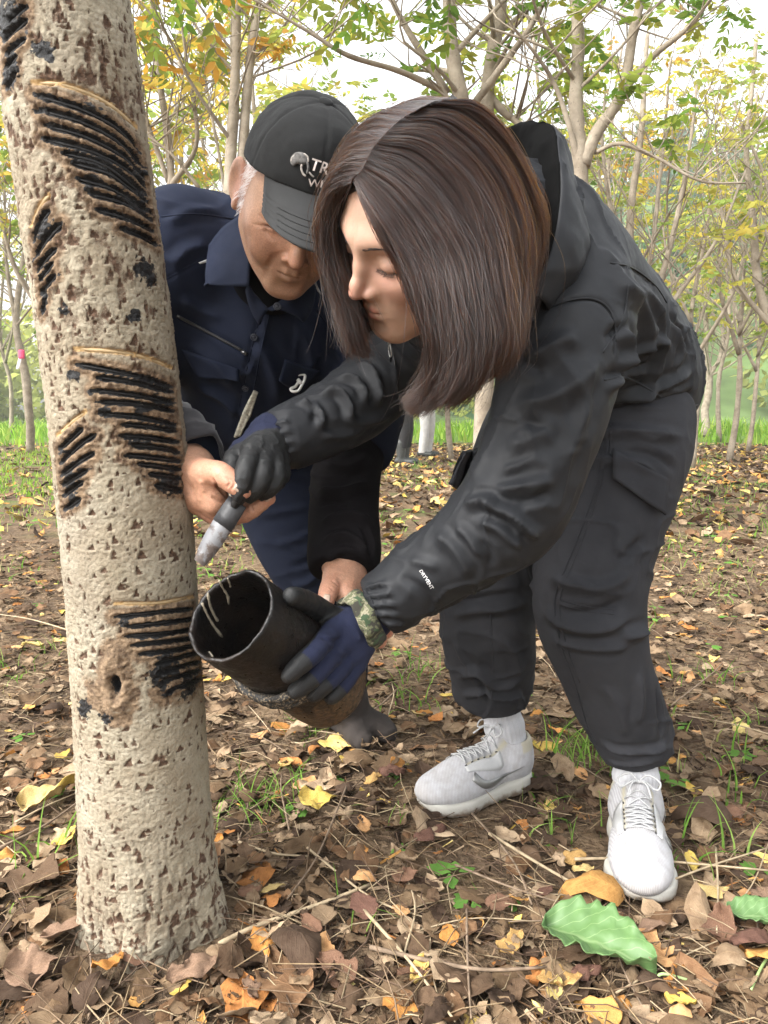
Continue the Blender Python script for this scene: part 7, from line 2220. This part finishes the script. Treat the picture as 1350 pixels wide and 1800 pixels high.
SHOES = [(G(830, 1405), .15), (lt * .5 + lh * .5, .15), (lt * .75 + lh * .25, .08), (rt * .75 + rh * .25, .09), (G(620, 1285), .10), (G(590, 1195), .10)]
tbase = P(275, 1655, 1.19)
def clear(p, tr=.128):
    k = np.hypot(p[:, 0] - tbase[0], p[:, 1] - tbase[1]) > tr
    for c, r in SHOES: k &= np.hypot(p[:, 0] - c[0], p[:, 1] - c[1]) > r * .72
    return k
def rot_rand(n, rng, tilt=.35):
    a = rng.uniform(0, 2 * math.pi, n); tx = rng.normal(0, tilt, n); ty = rng.normal(0, tilt, n)
    ca, sa = np.cos(a), np.sin(a); R = np.zeros((n, 3, 3))
    Z = np.zeros((n, 3, 3)); Z[:, 0, 0] = ca; Z[:, 0, 1] = -sa; Z[:, 1, 0] = sa; Z[:, 1, 1] = ca; Z[:, 2, 2] = 1
    X = np.zeros((n, 3, 3)); X[:, 0, 0] = 1; X[:, 1, 1] = np.cos(tx); X[:, 1, 2] = -np.sin(tx); X[:, 2, 1] = np.sin(tx); X[:, 2, 2] = np.cos(tx)
    Y = np.zeros((n, 3, 3)); Y[:, 1, 1] = 1; Y[:, 0, 0] = np.cos(ty); Y[:, 0, 2] = np.sin(ty); Y[:, 2, 0] = -np.sin(ty); Y[:, 2, 2] = np.cos(ty)
    return Z @ X @ Y
def scatter(mb, tmpl, p, size, cols, rng, tilt=.3):
    which = rng.integers(0, len(tmpl), len(p)); R = rot_rand(len(p), rng, tilt)
    for k, (V, F, UV) in enumerate(tmpl):
        m = which == k
        if not m.any(): continue
        W = np.einsum('nij,vj->nvi', R[m], V * [1, 1, .72]) * size[m][:, None, None] + p[m][:, None]
        nv = len(V); n = m.sum()
        mb.add(W.reshape(-1, 3), (F[None] + (np.arange(n) * nv)[:, None, None]).reshape(-1, F.shape[1]), np.repeat(cols[m], nv, 0), np.tile(UV, (n, 1)))
def wedge(n, d0, d1, rng, side=.62, pw=1.0):
    d = d0 + (d1 - d0) * rng.random(n) ** pw; x = (rng.random(n) * 2 - 1) * (d * side + .15)
    return np.c_[x, d, 0 * d]
def make_litter():
    rng = np.random.default_rng(101); mb = MB()
    t_fine = [leaf_template(8, 6, rng, rng.uniform(.45, .75), rng.uniform(.10, .55), rng.uniform(.12, .26)) for _ in range(26)]
    t_mid = [leaf_template(4, 3, rng, rng.uniform(.45, .75), rng.uniform(.2, .5), .15) for _ in range(10)]
    t_crumb = [leaf_template(2, 3, rng, .7, .4, .15) for _ in range(6)]
    soil = lambda p: np.exp(-(((p[:, 0] - .13) / .20) ** 2 + ((p[:, 1] - 1.24) / .12) ** 2)) * .85
    # crumbs and fragments close by
    p = wedge(34000, .80, 4.6, rng, .62, 1.25); p = p[clear(p, .12)]; p[:, 2] = ground_h(p[:, 0], p[:, 1]) + rng.uniform(-.002, .008, len(p))
    scatter(mb, t_crumb, p, rng.gamma(3, .0065, len(p)) + .005, pick_cols(len(p), rng, .05, .01), rng, .6)
    # whole leaves close by, in three lifts
    for lift, n, sz in ((.002, 3400, .038), (.008, 3000, .043), (.014, 1200, .047)):
        p = wedge(n, .82, 4.6, rng, .62, 1.35); p = p[clear(p) & (rng.random(len(p)) > soil(p))]; p[:, 2] = ground_h(p[:, 0], p[:, 1]) + lift
        scatter(mb, t_fine, p, rng.gamma(5, sz / 5, len(p)), pick_cols(len(p), rng, .07, .02), rng, .20)
    # the clearing further off
    p = wedge(15000, 4.4, 18, rng, .66, .80); p[:, 2] = ground_h(p[:, 0], p[:, 1]) + rng.uniform(0, .02, len(p))
    nz_ = fbm(p, .55, 2, 6); k = (p[:, 0] > -1.2 - .05 * p[:, 1]) | (rng.random(len(p)) < .35); p = p[k]
    scatter(mb, t_mid, p, rng.gamma(7, .012, len(p)) + .02, pick_cols(len(p), rng, .13, .16), rng, .35)
    # and to either side, beyond the picture
    p = np.c_[rng.uniform(-9, 9, 22000), rng.uniform(.2, 14, 22000), np.zeros(22000)]; p = p[np.abs(p[:, 0]) > p[:, 1] * .60 + .12]; p = p[rng.random(len(p)) < np.clip(2.2 / (np.abs(p[:, 0]) + .2), .25, 1)]; p[:, 2] = ground_h(p[:, 0], p[:, 1]) + rng.uniform(0, .015, len(p))
    scatter(mb, t_mid, p, rng.gamma(6, .010, len(p)) + .015, pick_cols(len(p), rng, .08, .04), rng, .3)
    # dry straws and stalks strewn over everything
    p = wedge(6500, .82, 5.0, rng, .62, 1.3); p = p[clear(p, .13)]; n = len(p); a = rng.uniform(0, math.pi, n); ln = rng.gamma(3, .022, n); v = np.c_[np.cos(a), np.sin(a), rng.normal(0, .12, n)] * ln[:, None]; s_ = np.c_[-np.sin(a), np.cos(a), 0 * a] * rng.uniform(.0006, .0014, n)[:, None]
    p[:, 2] = ground_h(p[:, 0], p[:, 1]) + rng.uniform(.006, .026, n); bend = np.c_[rng.normal(0, .08, n), rng.normal(0, .08, n), rng.uniform(0, .1, n)] * ln[:, None]; up_ = np.array([0, 0, .0012])
    Vq = np.stack([p - s_, p + s_, p + up_, p + v * .5 + bend - s_, p + v * .5 + bend + s_, p + v * .5 + bend + up_, p + v - s_ * .6, p + v + s_ * .6, p + v + up_], 1).reshape(-1, 3); i = np.arange(n)[:, None] * 9
    Fq = np.concatenate([i + q for q in ([0, 1, 4, 3], [1, 2, 5, 4], [2, 0, 3, 5], [3, 4, 7, 6], [4, 5, 8, 7], [5, 3, 6, 8])], 0)
    sc_ = np.array([(.30, .22, .13), (.38, .30, .19), (.20, .14, .09), (.14, .095, .065)])[rng.integers(0, 4, n)] * rng.uniform(.7, 1.2, (n, 1))
    mb.add(Vq, Fq, np.repeat(sc_, 9, 0), np.full((len(Vq), 2), .3))
    o = link('leaf_litter', mb.mesh('leaf_litter'), LIT, GROUND); tag(o, kind='stuff'); o.color = (1, 1, 1, 1)
    return t_fine
make_litter()

def single_leaves():
    rng = np.random.default_rng(202)
    tm = []
    for k in range(28):
        V, F, UV = leaf_template(13, 9, rng, rng.uniform(.5, .82), rng.uniform(.12, .55), rng.uniform(.10, .24))
        W = V - np.array([0, 0, .012]); VV = np.vstack([V, W]); n = len(V)
        e = np.r_[np.arange(0, 9), np.arange(17, 117, 9), np.arange(115, 107, -1), np.arange(99, 0, -9)]; e2 = np.roll(e, -1)
        me = mesh('fallen_leaf', VV, np.vstack([F, F[:, ::-1] + n, np.stack([e2, e, e + n, e2 + n], 1)]), True, {'col': np.ones((2 * n, 3))}, np.vstack([UV, UV])); me.materials.append(LIT); tm.append(me)
    # stalk-bearing leaves the photograph shows plainly: pixel, size, colour, heading, tilt
    Y1, Y2, O1, O2, B1, B2, B3 = (.62, .46, .12), (.58, .44, .19), (.45, .21, .06), (.46, .29, .11), (.20, .115, .075), (.14, .075, .055), (.26, .17, .115)
    sp = [(75, 1425, .13, Y2, .4, .2), (132, 1405, .13, Y1, 1.2, .8), (560, 1430, .125, Y1, .1, .1), (606, 1352, .065, Y1, 1.5, .3), (660, 1400, .10, O2, 1.2, .3), (898, 1682, .12, O2, .8, .2), (790, 1668, .095, O1, 1.7, .25), (482, 1592, .085, Y2, .6, .3), (636, 1622, .12, B2, 2.2, .3),
          (712, 1565, .09, B1, 1.4, .2), (757, 1490, .11, B2, .5, .12), (985, 1752, .15, O2, .1, .2), (1190, 1752, .13, O1, 1.0, .2), (1252, 1590, .13, Y2, .3, .15), (1212, 1528, .08, Y1, 1.4, .4), (545, 1660, .10, B1, 2.4, .3), (340, 1742, .16, B3, .6, .35), (255, 1700, .15, B1, .8, .35), (440, 1770, .13, B3, 1.9, .35), (120, 1680, .15, B3, .7, .3), (60, 1745, .16, B3, .4, .35),
          (200, 1735, .13, O1, 1.0, .4), (880, 1610, .10, B1, .2, .25), (960, 1590, .08, B2, .9, .25), (1030, 1735, .10, B2, .2, .2), (590, 1735, .14, B1, 2.6, .3), (735, 1740, .13, B1, .3, .3), (20, 1480, .09, O1, .5, .3), (230, 1560, .08, B1, .2, .3), (790, 1235, .09, Y1, .3, .2), (735, 1270, .08, Y2, 1.6, .3), (1265, 1245, .075, Y2, .4, .25), (1100, 1175, .07, B1, .5, .2),
          (1165, 1250, .08, B2, 1.3, .2), (1290, 1440, .09, B1, .2, .2), (1200, 1250, .06, O1, .4, .2), (30, 1060, .09, O1, .2, .2), (90, 1050, .07, O1, .4, .2), (110, 1135, .10, Y2, .6, .2), (12, 890, .09, O1, .1, .3), (45, 1130, .08, O2, .3, .2), (1010, 1530, .08, O2, .4, .15), (1025, 1545, .07, Y2, .1, .1), (690, 1385, .10, B2, .3, .3), (1320, 1690, .14, B2, .4, .3), (1270, 1660, .14, B1, 1.2, .3), (1150, 1655, .10, B3, .2, .2), (1345, 1590, .10, B3, .4, .2),
          (655, 1195, .07, O1, .3, .2), (700, 1105, .08, Y1, .2, .2), (720, 1085, .075, Y1, 1.2, .2), (660, 985, .085, Y1, .4, .2), (385, 1205, .07, O1, 1.4, .3), (505, 1360, .07, O2, 1.4, .3), (440, 1600, .07, B1, .4, .3), (1340, 1020, .08, O2, .2, .2), (1210, 985, .07, Y2, .2, .2), (1290, 1000, .06, O1, .1, .2)]
    placed = []
    for x, y, s, c, a, t in sp:
        g_ = G(x, y); placed.append((g_, s * .66 * min(1, max(.68, g_[1] / 1.35)), c, a, t))
    while len(placed) < 285:
        d = .85 + 2.6 * rng.random() ** 1.25; q = np.array([[(rng.random() * 2 - 1) * (d * .56 + .08), d, 0]])
        if not clear(q, .14)[0] or (abs(q[0, 0] - .13) < .17 and abs(q[0, 1] - 1.24) < .09): continue
        c = pick_cols(1, rng, .12, .07)[0]
        placed.append((q[0], rng.gamma(12, .0050) * min(1, max(.72, d / 1.4)), c, rng.uniform(0, 6.28), abs(rng.normal(0, .22))))
    for p, s, c, a, t in placed:
        o = bpy.data.objects.new('fallen_leaf', tm[rng.integers(0, 28)]); COL.objects.link(o)
        z = float(ground_h([p[0]], [p[1]])[0])
        o.location = (p[0], p[1], z + .016 + .25 * s * math.sin(min(t, 1))); o.rotation_euler = (t * rng.choice([1, -1]), t * rng.normal(0, .5), a); o.scale = (s, s, s * .68)
        o.color = (*[float(v) for v in c], 1); o.parent = GROUND
single_leaves()

def green_leaf(cx, cy, ang, L, broad, stem, label, seed):
    rng = np.random.default_rng(seed); c = G(cx, cy)
    nu, nv = 30, 21
    S = np.zeros((nu, nv, 3)); UV = np.zeros((nu, nv, 2))
    for i, a in enumerate(np.linspace(0, 1, nu)):
        w = math.sin(a ** .75 * math.pi) ** .65 * broad * .5 * (1 + .10 * math.sin(a * 40))
        for j, b in enumerate(np.linspace(-1, 1, nv)):
            S[i, j] = (a - .5, w * b * .86, .20 * abs(b) ** 1.4 * broad - .25 * (a - .5) ** 2 + .012 * math.sin(a * 24 + b * 3) * abs(b)); UV[i, j] = (a, .5 + .5 * b)
    V = S.reshape(-1, 3) * L; V[:, 2] -= V[:, 2].min(); V[:, 2] += .008 * fbm(V, 60, 2, 4)
    R = np.array([[math.cos(ang), -math.sin(ang), 0], [math.sin(ang), math.cos(ang), 0], [0, 0, 1]])
    t = empty('green_leaf', c, label, 'leaf')
    V = V @ R.T + c + [0, 0, .028]
    Vs, F = shell(V.reshape(nu, nv, 3), .0007)
    m = NT('fresh_green_leaf'); uvn = m.n('UVMap'); sep = m.n('SeparateXYZ'); m.l(uvn.outputs[0], sep.inputs[0])
    av = m.math('ABSOLUTE', m.math('SUBTRACT', sep.outputs['Y'], .5)); rib_ = m.ramp(av, [(0, 1), (.04, 0)])
    sd2 = m.math('ABSOLUTE', m.math('SUBTRACT', m.math('FRACT', m.math('SUBTRACT', m.math('MULTIPLY', sep.outputs['X'], 7.0), m.math('MULTIPLY', av, 6.0))), .5))
    vein = m.math('MAXIMUM', rib_, m.ramp(sd2, [(0, .8), (.06, 0)]))
    m.set(Base_Color=m.mix(vein, m.mix(m.noise(60, 4), (.075, .150, .044), (.11, .20, .068)), (.19, .28, .12)), Roughness=.55); m.bump(vein, -.4, .002)
    link('blade', mesh('blade', Vs, F, True, None, np.vstack([UV.reshape(-1, 2)] * 2)), m.m, t)
    b = V[(nu - 1) * nv + nv // 2]; mb = MB(); add_tube(mb, spline([b] + [G(x, y, .03) for x, y in stem], 14), np.linspace(.0026, .0016, 14), 8)
    link('stalk', mb.mesh('stalk'), simple('pale_green_stalk', (.30, .42, .16), .5), t)
green_leaf(1050, 1702, -.62, .165, .80, [(1168, 1712), (1208, 1722)], 'large fresh green leaf with pale stalk lying before the right-hand white shoe', 5)
green_leaf(1335, 1648, -.2, .10, .7, [(1345, 1690), (1320, 1740)], 'small fresh green leaf at the right edge of the leaf litter', 6)

def twigs():
    rng = np.random.default_rng(303); tm = simple('dry_twig', (.20, .145, .10), .85, .4, 60, .5, 200); tp = simple('straw_stalk', (.36, .28, .18), .8, .3, 60)
    fixed = [([(385, 1660), (450, 1628), (560, 1590), (650, 1555)], .0042), ([(60, 1603), (130, 1640), (215, 1680)], .0030), ([(610, 1380), (560, 1500), (505, 1580)], .0022), ([(540, 1490), (640, 1570), (700, 1600)], .0022), ([(830, 1430), (900, 1510), (935, 1590)], .0024), ([(860, 1465), (950, 1520), (1030, 1565)], .0032), ([(650, 1665), (760, 1690), (855, 1705), (960, 1700)], .0036), ([(820, 1590), (822, 1690), (828, 1790)], .0022), ([(1010, 1510), (1120, 1510), (1350, 1530)], .0028),
             ([(1150, 1560), (1240, 1525), (1350, 1490)], .0022), ([(1258, 1490), (1262, 1560), (1260, 1640)], .0020), ([(640, 1600), (720, 1690), (800, 1795)], .0030), ([(0, 1490), (80, 1450), (150, 1400)], .0025), ([(800, 1520), (900, 1560), (1030, 1600)], .0022), ([(1180, 1240), (1250, 1185), (1270, 1165)], .0024), ([(700, 1210), (650, 1250), (560, 1265)], .0024), ([(420, 1480), (480, 1500), (540, 1505)], .0025), ([(160, 1120), (60, 1090), (0, 1080)], .003)]
    items = [(np.array([G(x, y, .030) for x, y in l]), r, rng.random() < .4) for l, r in fixed]
    while len(items) < 90:
        d = .85 + 3.0 * rng.random() ** 1.3; x = (rng.random() * 2 - 1) * d * .58
        if not clear(np.array([[x, d, 0]]), .2)[0]: continue
        a = rng.uniform(0, math.pi); l = rng.uniform(.08, .30); v = np.array([math.cos(a), math.sin(a), 0]) * l
        p0 = np.array([x, d, .020]); items.append((np.array([p0, p0 + v * .5 + [rng.normal(0, .015), rng.normal(0, .015), rng.uniform(0, .012)], p0 + v]), rng.uniform(.0010, .0022), rng.random() < .6))
    for pts, r, pale in items:
        V, fl = tube(spline(pts, 10), np.linspace(r, r * .6, 10), 6); o = link('twig', mesh('twig', V, fl), tp if pale else tm, GROUND)
twigs()

def grass():
    rng = np.random.default_rng(404); mb = MB()
    C = [(.14, .27, .05), (.20, .34, .07), (.26, .38, .10), (.11, .22, .04)]
    for x, y, n, h, sp in ((430, 1420, 20, .10, .05), (465, 1440, 26, .09, .06), (480, 1400, 16, .08, .05), (1000, 1330, 26, .13, .05), (1030, 1345, 26, .13, .05), (960, 1420, 16, .07, .06), (985, 1480, 14, .06, .05), (1290, 1420, 8, .16, .06), (1265, 1495, 12, .10, .06), (40, 1530, 9, .12, .08), (100, 1500, 6, .14, .05), (225, 1690, 4, .11, .02), (640, 1640, 5, .08, .04), (740, 1190, 26, .11, .08), (720, 1250, 18, .08, .08), (640, 1215, 16, .08, .07),
                           (1110, 1100, 20, .10, .08), (1230, 1200, 18, .09, .1), (40, 1180, 12, .08, .08), (200, 1030, 10, .10, .06), (1220, 905, 18, .12, .15), (560, 1290, 22, .05, .06), (1180, 970, 16, .10, .12), (1320, 1330, 14, .10, .08), (90, 1140, 12, .07, .06), (1200, 1540, 10, .06, .05), (780, 1620, 8, .03, .1), (690, 1430, 10, .05, .06)):
        p = G(x, y) + np.c_[rng.normal(0, sp, n), rng.normal(0, sp, n), np.zeros(n)] * .7
        mb.add(*blades(p, h, .0045, rng, .8, C, 5))
    # sparse sprigs through the clearing
    n = 11000; p = wedge(n, 1.0, 13, rng, .64, .9); k = (fbm(p, 1.1, 2, 15) > .12) & clear(p, .14); p = p[k]
    mb.add(*blades(p, .045 + .006 * p[:, 1], .0040 + .0012 * p[:, 1], rng, .8, C + [(.34, .36, .12), (.40, .36, .18)], 3))
    # small round weeds
    n = 500; p = wedge(n, 1.0, 9, rng, .6, 1.0); p = p[clear(p, .14)]
    for q in p[:260]:
        k = rng.integers(4, 8); a = rng.uniform(0, 6.28, k); r = rng.uniform(.006, .016) * (1 + .12 * q[1])
        c = q + np.c_[np.cos(a), np.sin(a), np.full(k, .8)] * r * 1.4; s = np.c_[-np.sin(a), np.cos(a), 0 * a] * r * .7; d = np.c_[np.cos(a), np.sin(a), np.full(k, -.15)] * r
        mb.add(np.stack([c - d, c + s, c + d, c - s], 1).reshape(-1, 3), np.arange(k * 4).reshape(-1, 4), np.array((.16, .32, .07)) * rng.uniform(.7, 1.3))
    o = link('grass', mb.mesh('grass', False), LEAF); tag(o, 'green grass blades and small weeds growing through the leaf litter', 'grass', None, 'stuff')
grass()
# ================================================================== thin damp air that pales the far trees
def make_haze():
    lo = np.array([-170.0, -3.0, -1.5]); hi = np.array([200.0, 190.0, 46.0])
    V = np.array([[x, y, z] for x in (lo[0], hi[0]) for y in (lo[1], hi[1]) for z in (lo[2], hi[2])])
    F = np.array([[0, 1, 3, 2], [4, 6, 7, 5], [0, 4, 5, 1], [2, 3, 7, 6], [0, 2, 6, 4], [1, 5, 7, 3]])
    m = bpy.data.materials.new('haze'); m.use_nodes = True; t = m.node_tree; t.nodes.clear()
    o = t.nodes.new('ShaderNodeOutputMaterial'); v = t.nodes.new('ShaderNodeVolumePrincipled')
    v.inputs['Color'].default_value = (.97, .98, .96, 1); v.inputs['Density'].default_value = .0022; v.inputs['Anisotropy'].default_value = .2
    t.links.new(v.outputs[0], o.inputs['Volume'])
    h = link('haze', mesh('haze', V, F, False), m); tag(h, 'thin pale haze hanging in the wood', 'haze', None, 'stuff')
make_haze()
